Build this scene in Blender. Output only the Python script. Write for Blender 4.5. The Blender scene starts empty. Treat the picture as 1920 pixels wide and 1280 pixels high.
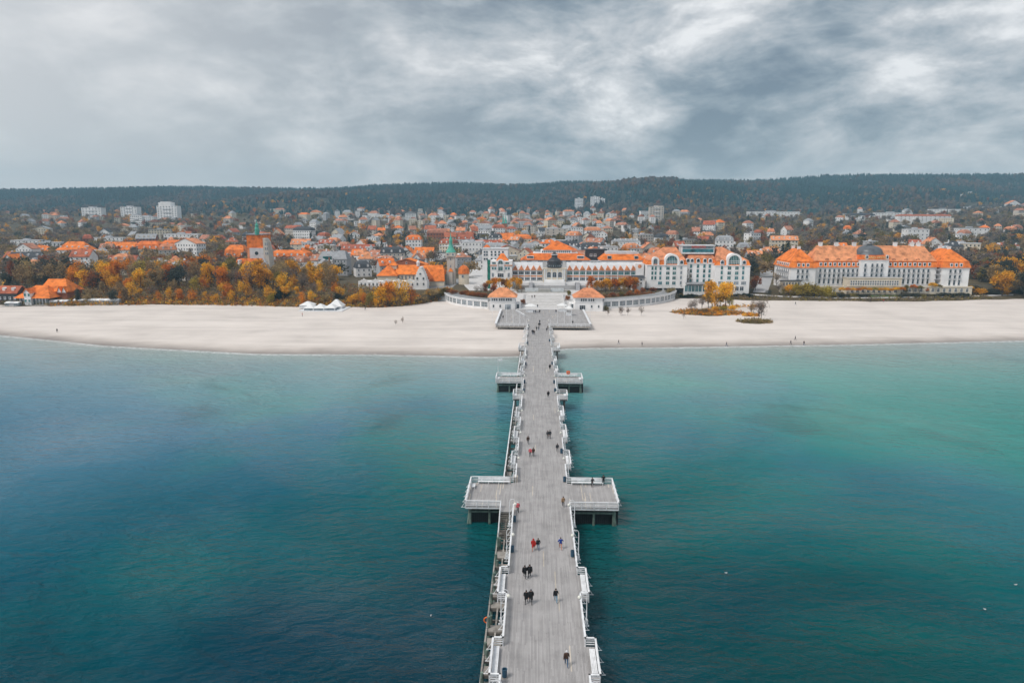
import bpy, math, random
import numpy as np
from mathutils import Vector, Matrix
from math import radians, sin, cos, pi, sqrt

random.seed(11)
rng = np.random.default_rng(11)
sc = bpy.context.scene
COL = sc.collection

# ---------------------------------------------------------------- camera
FPX, CAMH = 1280.0, 48.0                       # focal length in photo pixels, height over the water
TH, YAW = math.atan(235 / FPX), radians(2.01)
cam_d = bpy.data.cameras.new('camera')
cam = bpy.data.objects.new('camera', cam_d); COL.objects.link(cam)
cam_d.sensor_width = 36.0; cam_d.lens = 36.0 * FPX / 1920.0
cam_d.clip_start = 0.5; cam_d.clip_end = 30000
cam.location = (0, 0, CAMH)
cam.rotation_euler = (radians(90) - TH, 0, YAW)
sc.camera = cam

# ---------------------------------------------------------------- sky, sun, exposure
SUN_AZ, SUN_EL = radians(-128), radians(54)    # azimuth from +Y (clockwise), behind the left shoulder
world = bpy.data.worlds.new('World'); sc.world = world; world.use_nodes = True
nt = world.node_tree; nt.nodes.clear()
N = nt.nodes.new; L = nt.links.new
def math_n(tree, op, a, b=None, c=None, clamp=False):
    n = tree.nodes.new('ShaderNodeMath'); n.operation = op; n.use_clamp = clamp
    for i, v in enumerate((a, b, c)):
        if v is None: continue
        if isinstance(v, (int, float)): n.inputs[i].default_value = v
        else: tree.links.new(v, n.inputs[i])
    return n.outputs[0]
def ramp_n(tree, fac, stops, interp='LINEAR'):
    n = tree.nodes.new('ShaderNodeValToRGB'); r = n.color_ramp; r.interpolation = interp
    while len(r.elements) < len(stops): r.elements.new(0.5)
    for e, (p, c) in zip(r.elements, stops):
        e.position = p; e.color = (*c, 1) if len(c) == 3 else c
    tree.links.new(fac, n.inputs[0]); return n.outputs[0]
def mix_n(tree, fac, a, b, mode='MIX'):
    n = tree.nodes.new('ShaderNodeMix'); n.data_type = 'RGBA'; n.blend_type = mode
    for k, v in ((0, fac), (6, a), (7, b)):
        if isinstance(v, (int, float)): n.inputs[k].default_value = v
        elif isinstance(v, tuple): n.inputs[k].default_value = (*v, 1) if len(v) == 3 else v
        else: tree.links.new(v, n.inputs[k])
    return n.outputs[2]
def noise_n(tree, vec, scale, detail=4, rough=0.55, dist=0.0, dims='3D'):
    n = tree.nodes.new('ShaderNodeTexNoise'); n.noise_dimensions = dims
    n.inputs['Scale'].default_value = scale; n.inputs['Detail'].default_value = detail
    n.inputs['Roughness'].default_value = rough; n.inputs['Distortion'].default_value = dist
    if vec is not None: tree.links.new(vec, n.inputs['Vector'])
    return n.outputs[0]

tc = N('ShaderNodeTexCoord')
sep = N('ShaderNodeSeparateXYZ'); L(tc.outputs['Generated'], sep.inputs[0])
zc = math_n(nt, 'MAXIMUM', sep.outputs[2], 0.0)
mp = N('ShaderNodeMapping'); mp.inputs['Rotation'].default_value = (0, radians(24), 0)
mp.inputs['Scale'].default_value = (1.0, 1.0, 2.3); mp.inputs['Location'].default_value = (2.35, 0.4, 1.1)
L(tc.outputs['Generated'], mp.inputs['Vector'])
n1 = noise_n(nt, mp.outputs[0], 3.7, 9, 0.58, 0.35)
n2 = noise_n(nt, mp.outputs[0], 10.5, 9, 0.62, 0.3)
n3 = noise_n(nt, mp.outputs[0], 1.1, 3, 0.5, 0.2)
cl = math_n(nt, 'ADD', math_n(nt, 'MULTIPLY', n1, 0.62), math_n(nt, 'MULTIPLY', n2, 0.30))
cl = math_n(nt, 'ADD', cl, math_n(nt, 'MULTIPLY', n3, 0.18))
clouds = ramp_n(nt, cl, [(0.455, (0.12, 0.155, 0.19)), (0.505, (0.195, 0.232, 0.262)), (0.55, (0.30, 0.327, 0.35)),
                         (0.595, (0.415, 0.428, 0.44)), (0.65, (0.62, 0.62, 0.62))])
# brighter, warmer cloud towards the left, where the sun stands behind the overcast
lf = math_n(nt, 'MULTIPLY_ADD', sep.outputs[0], -1.15, 0.04, clamp=True)
clouds = mix_n(nt, lf, clouds, (0.56, 0.55, 0.545))
# hazy band towards the horizon
hz = math_n(nt, 'POWER', math_n(nt, 'SUBTRACT', 1.0, math_n(nt, 'MULTIPLY', zc, 5.0), clamp=True), 3.0)
clouds = mix_n(nt, math_n(nt, 'MULTIPLY', hz, 0.60), clouds, (0.50, 0.54, 0.56))
sky = N('ShaderNodeTexSky'); sky.sky_type = 'NISHITA'; sky.sun_disc = False
sky.sun_elevation = SUN_EL; sky.sun_rotation = SUN_AZ % (2 * pi)
skyc = mix_n(nt, 1.0, sky.outputs[0], (0.1, 0.1, 0.1), 'MULTIPLY')   # the clear sky at strength 0.1
final = mix_n(nt, 0.93, skyc, clouds)                                # thick cloud cover over it
bg = N('ShaderNodeBackground'); bg.inputs[1].default_value = 1.0; L(final, bg.inputs[0])
wo = N('ShaderNodeOutputWorld'); L(bg.outputs[0], wo.inputs[0])

sun_d = bpy.data.lights.new('sun', 'SUN'); sun_d.energy = 1.5; sun_d.angle = radians(18); sun_d.color = (1.0, 0.95, 0.88)
sun = bpy.data.objects.new('sun', sun_d); COL.objects.link(sun)
sd = Vector((sin(SUN_AZ) * cos(SUN_EL), cos(SUN_AZ) * cos(SUN_EL), sin(SUN_EL)))
sun.rotation_euler = sd.to_track_quat('Z', 'Y').to_euler(); sun.location = sd * 300

vs = sc.view_settings; vs.view_transform = 'Standard'; vs.look = 'None'; vs.exposure = 0.62; vs.gamma = 1.0
vs.use_curve_mapping = False
sc.cycles.use_denoising = True
sc.cycles.max_bounces = 5; sc.cycles.diffuse_bounces = 2; sc.cycles.glossy_bounces = 2
sc.cycles.transmission_bounces = 2; sc.cycles.volume_bounces = 0; sc.cycles.transparent_max_bounces = 4
sc.cycles.caustics_reflective = False; sc.cycles.caustics_refractive = False

# ---------------------------------------------------------------- photo pixel -> place
def ray(px, py):
    x = (px - 960) / FPX; y = (640 - py) / FPX
    fw = cos(TH) + y * sin(TH); up = -sin(TH) + y * cos(TH)
    c, s = cos(YAW), sin(YAW)
    return Vector((x * c - fw * s, x * s + fw * c, up))
def G(px, py, Z=0.0):                 # where the ray meets a level plane
    r = ray(px, py); t = (Z - CAMH) / r.z; return Vector((r.x * t, r.y * t, Z))
def P(px, py, Y):                     # where the ray meets a facade standing at distance Y
    r = ray(px, py); t = Y / r.y; return Vector((r.x * t, Y, CAMH + r.z * t))
def PX(x, y, z):                      # place -> photo pixel
    c, s = cos(YAW), sin(YAW); dz = z - CAMH
    xr = x * c + y * s; yf = -x * s + y * c
    f = yf * cos(TH) - dz * sin(TH); up = yf * sin(TH) + dz * cos(TH)
    return 960 + FPX * xr / f, 640 - FPX * up / f

# ---------------------------------------------------------------- materials
MATS = {}
def mat(name, col, rough=0.75, var=0.12, scale=0.6, island=0.0, objvar=0.0, bump=0.0, bscale=8.0, spec=0.3, metallic=0.0, col2=None, detail=5, coat=0):
    if name in MATS: return MATS[name]
    m = bpy.data.materials.new(name); m.use_nodes = True; t = m.node_tree
    b = t.nodes['Principled BSDF']
    geo = t.nodes.new('ShaderNodeNewGeometry')
    pos = geo.outputs['Position']
    f = noise_n(t, pos, scale, detail, 0.6)
    lo = tuple(max(0, c * (1 - 2.2 * var)) for c in col); hi = tuple(min(1, c * (1 + 1.6 * var)) for c in col)
    if col2: hi = col2
    c = ramp_n(t, f, [(0.3, lo), (0.5, col), (0.72, hi)])
    if island:
        k = math_n(t, 'MULTIPLY_ADD', geo.outputs['Random Per Island'], 2 * island, 1 - island)
        hs = t.nodes.new('ShaderNodeHueSaturation'); t.links.new(c, hs.inputs['Color']); t.links.new(k, hs.inputs['Value']); c = hs.outputs[0]
    if objvar:
        oi = t.nodes.new('ShaderNodeObjectInfo')
        k = math_n(t, 'MULTIPLY_ADD', oi.outputs['Random'], 2 * objvar, 1 - objvar)
        hs = t.nodes.new('ShaderNodeHueSaturation'); t.links.new(c, hs.inputs['Color']); t.links.new(k, hs.inputs['Value'])
        t.links.new(math_n(t, 'MULTIPLY_ADD', oi.outputs['Random'], objvar * 0.13, 0.5 - objvar * 0.065), hs.inputs['Hue']); c = hs.outputs[0]
    t.links.new(c, b.inputs['Base Color'])
    b.inputs['Roughness'].default_value = rough; b.inputs['Specular IOR Level'].default_value = spec
    b.inputs['Metallic'].default_value = metallic
    if bump:
        bn = t.nodes.new('ShaderNodeBump'); bn.inputs['Strength'].default_value = bump; bn.inputs['Distance'].default_value = 0.1
        t.links.new(noise_n(t, pos, bscale, 3, 0.6), bn.inputs['Height']); t.links.new(bn.outputs[0], b.inputs['Normal'])
    MATS[name] = m; return m
def tile_mat(name, col, var=0.24):
    """clay roof tiles: courses as fine relief, colour mottled by weather"""
    m = mat(name, col, 0.8, var, 0.35, bump=0.0, objvar=0.05)
    t = m.node_tree; b = t.nodes['Principled BSDF']
    geo = t.nodes.new('ShaderNodeNewGeometry'); sp = t.nodes.new('ShaderNodeSeparateXYZ'); t.links.new(geo.outputs['Position'], sp.inputs[0])
    w = math_n(t, 'FRACT', math_n(t, 'MULTIPLY', sp.outputs[2], 3.2))
    w2 = math_n(t, 'SINE', math_n(t, 'MULTIPLY', math_n(t, 'ADD', sp.outputs[0], sp.outputs[1]), 20.0))
    hgt = math_n(t, 'ADD', w, math_n(t, 'MULTIPLY', w2, 0.3))
    bn = t.nodes.new('ShaderNodeBump'); bn.inputs['Strength'].default_value = 0.5; bn.inputs['Distance'].default_value = 0.06
    t.links.new(hgt, bn.inputs['Height']); t.links.new(bn.outputs[0], b.inputs['Normal'])
    return m
M = {}
M['white'] = mat('white_render', (0.85, 0.84, 0.84), 0.8, 0.075, 0.16, objvar=0.03)
M['white2'] = mat('white_paint', (0.78, 0.79, 0.81), 0.55, 0.10, 1.1, objvar=0.05)
M['cream'] = mat('cream_render', (0.70, 0.62, 0.50), 0.8, 0.07, 0.25)
M['greyw'] = mat('grey_render', (0.46, 0.46, 0.48), 0.8, 0.08, 0.25)
M['beige'] = mat('beige_render', (0.58, 0.52, 0.46), 0.8, 0.08, 0.3)
M['brick'] = mat('red_brick', (0.36, 0.13, 0.07), 0.85, 0.15, 0.8)
M['orange'] = tile_mat('orange_tiles', (0.80, 0.20, 0.035))
M['salmon'] = tile_mat('faded_orange_tiles', (0.68, 0.27, 0.13))
M['dusty'] = tile_mat('dusty_red_tiles', (0.46, 0.20, 0.125))
M['redroof'] = tile_mat('red_brown_tiles', (0.42, 0.12, 0.06))
M['greyroof'] = mat('grey_sheet_roof', (0.33, 0.34, 0.36), 0.6, 0.12, 0.5)
M['paleroof'] = mat('pale_flat_roof', (0.62, 0.63, 0.65), 0.7, 0.08, 0.4)
M['darkroof'] = mat('dark_felt_roof', (0.06, 0.065, 0.075), 0.7, 0.15, 0.5)
M['slate'] = mat('dark_slate', (0.035, 0.036, 0.042), 0.45, 0.2, 0.8, spec=0.5)
M['domelead'] = mat('grey_lead_sheet', (0.10, 0.11, 0.125), 0.4, 0.2, 0.5, spec=0.5)
M['copper'] = mat('green_copper', (0.10, 0.42, 0.33), 0.6, 0.15, 0.6)
M['glass'] = mat('window_glass', (0.035, 0.055, 0.07), 0.12, 0.3, 0.3, spec=0.6, objvar=0.4)
M['glassteal'] = mat('teal_window_glass', (0.03, 0.15, 0.16), 0.12, 0.35, 0.3, spec=0.6, objvar=0.35)
M['glasspale'] = mat('pale_reflecting_glass', (0.20, 0.24, 0.27), 0.15, 0.3, 0.5, spec=0.6, objvar=0.25)
M['frame'] = mat('window_frame_white', (0.75, 0.76, 0.78), 0.5, 0.04, 1.0)
M['iron'] = mat('dark_iron', (0.04, 0.045, 0.05), 0.5, 0.15, 1.0)
M['stone'] = mat('pale_stone', (0.52, 0.50, 0.47), 0.85, 0.09, 0.5)
M['paving'] = mat('plaza_paving', (0.60, 0.585, 0.58), 0.85, 0.07, 0.5)
M['paving2'] = mat('grey_paving', (0.40, 0.395, 0.40), 0.85, 0.08, 0.7)
M['asphalt'] = mat('worn_asphalt', (0.27, 0.275, 0.285), 0.9, 0.12, 0.4)
M['wood'] = mat('weathered_planks', (0.375, 0.36, 0.36), 0.85, 0.07, 0.4, island=0.13)
M['newwood'] = mat('new_planks', (0.56, 0.50, 0.43), 0.8, 0.1, 0.9, island=0.12)
M['beam'] = mat('wet_timber', (0.16, 0.145, 0.13), 0.8, 0.22, 1.2, objvar=0.15)
M['shade'] = mat('shade_black_boards', (0.012, 0.014, 0.016), 0.7, 0.3, 1.2)  # near-black colour standing in for the shade beneath the platforms
M['algae'] = mat('algae_timber', (0.15, 0.20, 0.17), 0.75, 0.25, 1.6, objvar=0.2)
M['greywood'] = mat('grey_timber', (0.36, 0.335, 0.31), 0.85, 0.18, 1.2, objvar=0.15)
M['orangepaint'] = mat('orange_paint', (0.80, 0.16, 0.03), 0.5, 0.08, 2)
M['blue'] = mat('blue_enamel', (0.02, 0.07, 0.12), 0.4, 0.1, 2, spec=0.5)
M['globe'] = mat('milk_glass', (0.78, 0.77, 0.70), 0.25, 0.03, 2, spec=0.5)
M['canvas'] = mat('white_canvas', (0.80, 0.80, 0.80), 0.7, 0.04, 1.0)
M['netting'] = mat('green_netting', (0.015, 0.20, 0.14), 0.8, 0.2, 0.8)
M['bark'] = mat('bark', (0.075, 0.058, 0.048), 0.9, 0.2, 2.0)
M['lawn'] = mat('cut_grass', (0.10, 0.16, 0.06), 0.9, 0.15, 0.5)
M['pond'] = mat('pool_water', (0.05, 0.08, 0.07), 0.08, 0.1, 1.0, spec=0.5)
M['gold'] = mat('gilded_letters', (0.80, 0.62, 0.30), 0.4, 0.05, 2)
M['redlet'] = mat('red_letters', (0.75, 0.07, 0.03), 0.5, 0.05, 2)
LEAF = {}
def leafmat(key, col, var=0.2, island=0.45):
    m = mat('leaves_' + key, col, 0.8, var, 0.25, island=island, objvar=0.14, spec=0.15); LEAF[key] = m
    t_ = m.node_tree; b = t_.nodes['Principled BSDF']; o_ = t_.nodes['Material Output']
    tl = t_.nodes.new('ShaderNodeBsdfTranslucent'); t_.links.new(b.inputs['Base Color'].links[0].from_socket, tl.inputs['Color'])
    mx = t_.nodes.new('ShaderNodeMixShader'); mx.inputs[0].default_value = 0.5
    t_.links.new(b.outputs[0], mx.inputs[1]); t_.links.new(tl.outputs[0], mx.inputs[2]); t_.links.new(mx.outputs[0], o_.inputs['Surface'])
    return m
leafmat('golden', (0.86, 0.46, 0.035)); leafmat('orange', (0.70, 0.26, 0.025)); leafmat('rust', (0.36, 0.125, 0.04))
leafmat('olive', (0.25, 0.195, 0.05)); leafmat('brown', (0.38, 0.265, 0.13)); leafmat('bare', (0.27, 0.21, 0.17))
leafmat('evergreen', (0.022, 0.042, 0.028)); leafmat('dark', (0.085, 0.092, 0.07)); leafmat('lime', (0.46, 0.36, 0.055))

# ---------------------------------------------------------------- mesh builder
def tag(o, label=None, cat=None, group=None, kind=None):
    if label: o['label'] = label
    if cat: o['category'] = cat
    if group: o['group'] = group
    if kind: o['kind'] = kind
    return o
def empty(name, loc=(0, 0, 0), rz=0.0, label=None, cat=None, group=None):
    o = bpy.data.objects.new(name, None); COL.objects.link(o); o.empty_display_size = 0.3
    o.location = loc; o.rotation_euler = (0, 0, rz); return tag(o, label, cat, group)
def link(name, me, parent=None, loc=(0, 0, 0), rot=(0, 0, 0), scale=None):
    o = bpy.data.objects.new(name, me); COL.objects.link(o); o.parent = parent
    o.location = loc; o.rotation_euler = rot
    if scale: o.scale = scale
    return o
class MB:
    """collects faces; build() makes ONE mesh. With a parent, coordinates given in world space become local to it."""
    def __init__(s): s.v = []; s.f = []; s.m = []
    def add(s, verts, faces, mi=0):
        n = len(s.v); s.v += [tuple(p) for p in verts]; s.f += [tuple(i + n for i in f) for f in faces]; s.m += [mi] * len(faces); return s
    def box(s, x0, x1, y0, y1, z0, z1, mi=0, bottom=True):
        if x0 > x1: x0, x1 = x1, x0
        if y0 > y1: y0, y1 = y1, y0
        v = [(x0, y0, z0), (x1, y0, z0), (x1, y1, z0), (x0, y1, z0), (x0, y0, z1), (x1, y0, z1), (x1, y1, z1), (x0, y1, z1)]
        f = [(4, 5, 6, 7), (0, 1, 5, 4), (1, 2, 6, 5), (2, 3, 7, 6), (3, 0, 4, 7)] + ([(3, 2, 1, 0)] if bottom else [])
        return s.add(v, f, mi)
    def frustum(s, x0, x1, y0, y1, z0, z1, ix0, ix1, iy0, iy1, mi=0, cap=True):
        """rectangle at z0 shrinking to a smaller rectangle (or ridge) at z1"""
        v = [(x0, y0, z0), (x1, y0, z0), (x1, y1, z0), (x0, y1, z0), (x0 + ix0, y0 + iy0, z1), (x1 - ix1, y0 + iy0, z1), (x1 - ix1, y1 - iy1, z1), (x0 + ix0, y1 - iy1, z1)]
        f = [(0, 1, 5, 4), (1, 2, 6, 5), (2, 3, 7, 6), (3, 0, 4, 7), (3, 2, 1, 0)] + ([(4, 5, 6, 7)] if cap else [])
        return s.add(v, f, mi)
    def prism(s, pts, z0, z1, mi=0):
        n = len(pts); v = [(x, y, z0) for x, y in pts] + [(x, y, z1) for x, y in pts]
        f = [tuple(range(n, 2 * n)), tuple(range(n - 1, -1, -1))] + [(i, (i + 1) % n, n + (i + 1) % n, n + i) for i in range(n)]
        return s.add(v, f, mi)
    def profile(s, pts, y0, y1, mi=0):
        """outline in x,z pushed back from y0 to y1 (gable walls, arches)"""
        n = len(pts); v = [(x, y0, z) for x, z in pts] + [(x, y1, z) for x, z in pts]
        f = [tuple(range(n)), tuple(range(2 * n - 1, n - 1, -1))] + [((i + 1) % n, i, n + i, n + (i + 1) % n) for i in range(n)]
        return s.add(v, f, mi)
    def tube(s, p0, p1, r0, r1=None, n=6, mi=0, caps=True):
        r1 = r0 if r1 is None else r1
        a = Vector(p0); b = Vector(p1); d = (b - a)
        if d.length < 1e-6: return s
        d.normalize(); q = Vector((0, 0, 1)) if abs(d.z) < 0.9 else Vector((1, 0, 0))
        e1 = d.cross(q).normalized(); e2 = d.cross(e1)
        v = [a + (e1 * cos(2 * pi * i / n) + e2 * sin(2 * pi * i / n)) * r0 for i in range(n)] + [b + (e1 * cos(2 * pi * i / n) + e2 * sin(2 * pi * i / n)) * r1 for i in range(n)]
        f = [(i, n + i, n + (i + 1) % n, (i + 1) % n) for i in range(n)]
        if caps: f += [tuple(range(n)), tuple(range(2 * n - 1, n - 1, -1))]
        return s.add(v, f, mi)
    def lathe(s, cx, cy, prof, n=16, mi=0):
        """prof: list of (radius, z) from bottom to top"""
        k = len(s.v); fs = []
        v = []
        for r, z in prof: v += [(cx + r * cos(2 * pi * i / n), cy + r * sin(2 * pi * i / n), z) for i in range(n)]
        for j in range(len(prof) - 1):
            for i in range(n): fs.append((j * n + i, j * n + (i + 1) % n, (j + 1) * n + (i + 1) % n, (j + 1) * n + i))
        fs.append(tuple(range(n - 1, -1, -1))); fs.append(tuple((len(prof) - 1) * n + i for i in range(n)))
        return s.add(v, fs, mi)
    def path(s, pts, r, n=5, mi=0):
        for a, b in zip(pts, pts[1:]): s.tube(a, b, r, r, n, mi)
        return s
    def mesh(s, name, mats, off=(0, 0, 0), smooth=False):
        me = bpy.data.meshes.new(name)
        vv = [(x - off[0], y - off[1], z - off[2]) for x, y, z in s.v]
        me.from_pydata(vv, [], s.f)
        for m in (mats if isinstance(mats, (list, tuple)) else [mats]): me.materials.append(m)
        if any(s.m): me.polygons.foreach_set('material_index', s.m)
        if smooth: me.polygons.foreach_set('use_smooth', [True] * len(s.f))
        me.update(); return me
    def build(s, name, mats, parent=None, smooth=False, off=None):
        if off is None:
            off = (0, 0, 0); q = parent
            while q is not None: off = tuple(a + b for a, b in zip(off, q.location)); q = q.parent
        return link(name, s.mesh(name, mats, off, smooth), parent)
def child_of(src, parent):            # copy an object and hang the copy under parent
    c = src.copy(); COL.objects.link(c); c.parent = parent; return c
def copy_tree(o, parent=None):
    c = o.copy(); COL.objects.link(c); c.parent = parent
    for ch in o.children: copy_tree(ch, c)
    return c
ORD = ['first', 'second', 'third', 'fourth', 'fifth', 'sixth', 'seventh', 'eighth', 'ninth', 'tenth', 'eleventh', 'twelfth', 'thirteenth', 'fourteenth', 'fifteenth', 'sixteenth', 'seventeenth', 'eighteenth', 'nineteenth', 'twentieth']
def ordn(i):
    if i < 20: return ORD[i]
    tens = {2: 'twenty', 3: 'thirty', 4: 'forty', 5: 'fifty', 6: 'sixty', 7: 'seventy', 8: 'eighty', 9: 'ninety'}
    n = i + 1
    if n % 10 == 0: return {20: 'twentieth', 30: 'thirtieth', 40: 'fortieth', 50: 'fiftieth', 60: 'sixtieth', 70: 'seventieth', 80: 'eightieth', 90: 'ninetieth'}.get(n, 'hundredth')
    return tens[n // 10] + '-' + ORD[n % 10 - 1]
# ================================================================ LAND AND WATER
SH = np.array([(-3000, 1150), (-1500, 690), (-700, 430), (-400, 330), (-219, 268.5), (-161, 247), (-99, 234), (-58, 234.5), (-20, 232), (-6, 233), (4, 242), (12, 248.5), (59, 252.6), (121, 260), (192, 270.5), (400, 306), (900, 400), (3000, 800)], float)
BK = np.array([(-3000, 1230), (-1500, 770), (-700, 510), (-400, 395), (-268, 338), (-197, 350), (-120, 343), (-82, 341), (-70, 347), (-62, 356), (-54, 370), (-49, 374), (-45, 362), (-40, 354), (-34, 347), (-23, 340), (33, 340), (48, 347), (62, 358), (74, 374), (79, 386), (100, 382), (146, 373), (210, 375), (272, 389), (450, 424), (900, 530), (3000, 930)], float)
def YS(x): return np.interp(x, SH[:, 0], SH[:, 1])
def YB(x): return np.interp(x, BK[:, 0], BK[:, 1])
_ph = rng.uniform(0, 6.28, 48); _fx = rng.normal(0, 1, 48); _fy = rng.normal(0, 1, 48)
def wav(x, y, L, k0=0, n=8):           # cheap smooth noise, about -1..1
    s = 0
    for k in range(k0, k0 + n): s = s + np.sin((x * _fx[k] + y * _fy[k]) * 6.28 / L / 1.4 + _ph[k])
    return s / n * 1.6
PROF = np.array([(0, 6.6), (450, 6.6), (560, 7.5), (700, 11), (900, 19), (1100, 29), (1400, 43), (1700, 57)], float)
RIDGE_PX = np.array([(-800, 352), (0, 356), (130, 354), (330, 353), (480, 354), (640, 352.5), (720, 348.5), (880, 346), (960, 350), (1060, 344), (1160, 347), (1240, 340), (1330, 339.5), (1420, 341), (1520, 336.5), (1640, 335), (1780, 332.5), (1920, 332), (2700, 330)], float)
YR = 2500.0
def terr(x, y):
    x = np.asarray(x, float); y = np.asarray(y, float)
    base = np.interp(y, PROF[:, 0], PROF[:, 1])
    # hills behind the town, ridge height read off the skyline
    px = 1005 + FPX * x / np.maximum(y, 300)
    rz = CAMH + (405 - np.interp(px, RIDGE_PX[:, 0], RIDGE_PX[:, 1])) / FPX * YR / 0.984 - 13
    s = np.clip((y - 1650) / (YR - 1650), 0, 1); s = s * s * (3 - 2 * s)
    hill = base + (rz - 57) * s + 9 * wav(x, y, 420) * s * (1 - s) * 3
    # a nearer wooded spur at the far right and a knoll right of the middle
    sp = np.exp(-((x - 1150) / 330) ** 2 - ((y - 1150) / 300) ** 2) * 34
    kn = np.exp(-((x - 330) / 260) ** 2 - ((y - 1950) / 240) ** 2) * 52
    sl = np.exp(-((x + 620) / 240) ** 2 - ((y - 1850) / 180) ** 2) * 30 + np.exp(-((x - 980) / 260) ** 2 - ((y - 1850) / 200) ** 2) * 36
    hill = hill + sp + kn + sl + 5.5 * wav(x, y, 520, 16) * s
    d = np.clip((y - YR) / 700, 0, 1); hill = hill - 130 * d * d
    # rise from the sand to the promenade
    b = y - YB(x)
    inner = ((x > -60) & (x < 79)).astype(float)
    run = 26 - 23.5 * inner + 9 * (x > 100)
    q = np.clip(b / run, 0, 1); q = q * q * (3 - 2 * q)
    z = 2.25 + (hill - 2.25) * q
    # the plaza strip between the pavilions stays low under the paving
    pl = (x > -13) & (x < 23) & (y < 392)
    z = np.where(pl, np.minimum(z, 2.6 + np.clip((y - 333) / 42, 0, 1) * 3.3), z)
    return z
def T(x, y): return float(terr(x, y))
def beach_z(x, y):
    s = y - YS(x)
    w = np.maximum(YB(x) - YS(x), 20)
    return np.where(s < 0, s * 0.045, 2.3 * (1 - np.exp(-3.0 * np.clip(s, 0, None) / w)) / (1 - math.exp(-3.0))) + 0.10 * wav(x, y, 34, 8) * np.clip(s / 25, 0, 1) + 0.04 * wav(x, y, 9, 16) * np.clip(s / 20, 0, 1)
def Bz(x, y): return float(beach_z(np.float64(x), np.float64(y)))
def ground_hit(px, py, z0=6.6):        # where a photo ray meets the town ground
    r = ray(px, py); t = 250 / r.y
    for _ in range(4000):
        p = r * t
        if CAMH + p.z <= T(p.x, p.y): return Vector((p.x, p.y, T(p.x, p.y)))
        t *= 1.0025
    return Vector((p.x, p.y, T(p.x, p.y)))
def grid_obj(name, X, Y, Z, m, attrs=None, smooth=True):
    ny, nx = X.shape
    co = np.stack([X, Y, Z], -1).reshape(-1, 3)
    i = np.arange((ny - 1) * nx).reshape(ny - 1, nx)[:, :-1].ravel()
    f = np.stack([i, i + 1, i + nx + 1, i + nx], -1)
    me = bpy.data.meshes.new(name); me.vertices.add(len(co)); me.vertices.foreach_set('co', co.ravel())
    me.loops.add(f.size); me.loops.foreach_set('vertex_index', f.ravel().astype(np.int32))
    me.polygons.add(len(f)); me.polygons.foreach_set('loop_start', (np.arange(len(f)) * 4).astype(np.int32))
    me.polygons.foreach_set('use_smooth', [smooth] * len(f))
    me.update(calc_edges=True); me.materials.append(m)
    for k, a in (attrs or {}).items():
        at = me.attributes.new(k, 'FLOAT', 'POINT'); at.data.foreach_set('value', np.asarray(a, np.float32).ravel())
    o = link(name, me); o['kind'] = 'structure'; return o
def attr_n(t, name):
    n = t.nodes.new('ShaderNodeAttribute'); n.attribute_name = name; return n.outputs['Fac']

# ---- water: colour by depth over the sandy bottom, weed patches, wind ripples
wm = bpy.data.materials.new('sea_water'); wm.use_nodes = True; t = wm.node_tree; b = t.nodes['Principled BSDF']
geo = t.nodes.new('ShaderNodeNewGeometry'); pos = geo.outputs['Position']
sp = t.nodes.new('ShaderNodeSeparateXYZ'); t.links.new(pos, sp.inputs[0])
dsh = attr_n(t, 'offshore')
pn = noise_n(t, pos, 0.011, 4, 0.55, 0.6)
dd = math_n(t, 'ADD', dsh, math_n(t, 'MULTIPLY', math_n(t, 'SUBTRACT', pn, 0.5), math_n(t, 'MULTIPLY_ADD', dsh, 0.7, 14.0)))
# the bottom shelves more slowly on the right of the pier
dd = math_n(t, 'MULTIPLY', dd, ramp_n(t, math_n(t, 'MULTIPLY_ADD', sp.outputs[0], 0.0035, 0.5, clamp=True), [(0.2, (0.95,) * 3), (0.46, (1.30,) * 3), (0.52, (1.15,) * 3), (0.8, (0.86,) * 3)]))
deep = ramp_n(t, math_n(t, 'MULTIPLY', dd, 1 / 230.0, clamp=True),
              [(0.0, (0.44, 0.46, 0.44)), (0.02, (0.34, 0.41, 0.40)), (0.08, (0.25, 0.355, 0.36)), (0.2, (0.185, 0.325, 0.335)),
               (0.42, (0.055, 0.20, 0.215)), (0.64, (0.002, 0.112, 0.118)), (0.8, (0.0003, 0.052, 0.066)), (1.0, (0.0, 0.030, 0.044))])
tint = math_n(t, 'ADD', math_n(t, 'MULTIPLY', noise_n(t, pos, 0.014, 3, 0.5, 0.4), 0.75), math_n(t, 'MULTIPLY_ADD', sp.outputs[0], 0.0011, 0.125))
green = mix_n(t, math_n(t, 'MULTIPLY', dsh, 1 / 120.0, clamp=True), deep, mix_n(t, 1.0, deep, (0.55, 1.18, 1.0), 'MULTIPLY')); bluec = mix_n(t, math_n(t, 'MULTIPLY', dsh, 1 / 90.0, clamp=True), deep, mix_n(t, 1.0, deep, (0.7, 0.78, 1.1), 'MULTIPLY'))
wc = mix_n(t, ramp_n(t, tint, [(0.38, (0, 0, 0)), (0.60, (1, 1, 1))]), bluec, green)
weed = ramp_n(t, noise_n(t, pos, 0.02, 4, 0.6, 0.8), [(0.60, (0, 0, 0)), (0.70, (1, 1, 1))])
wc = mix_n(t, math_n(t, 'MULTIPLY', weed, 0.35), wc, (0.03, 0.075, 0.09))
foam = math_n(t, 'MULTIPLY', ramp_n(t, math_n(t, 'MULTIPLY_ADD', math_n(t, 'ADD', dsh, math_n(t, 'MULTIPLY', noise_n(t, pos, 0.12, 3, 0.6), 3.0)), 0.1, 0.0, clamp=True), [(0.10, (0, 0, 0)), (0.18, (1, 1, 1)), (0.36, (1, 1, 1)), (0.5, (0, 0, 0))]), ramp_n(t, noise_n(t, pos, 0.6, 4, 0.7), [(0.40, (0, 0, 0)), (0.55, (1, 1, 1))]))
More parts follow.
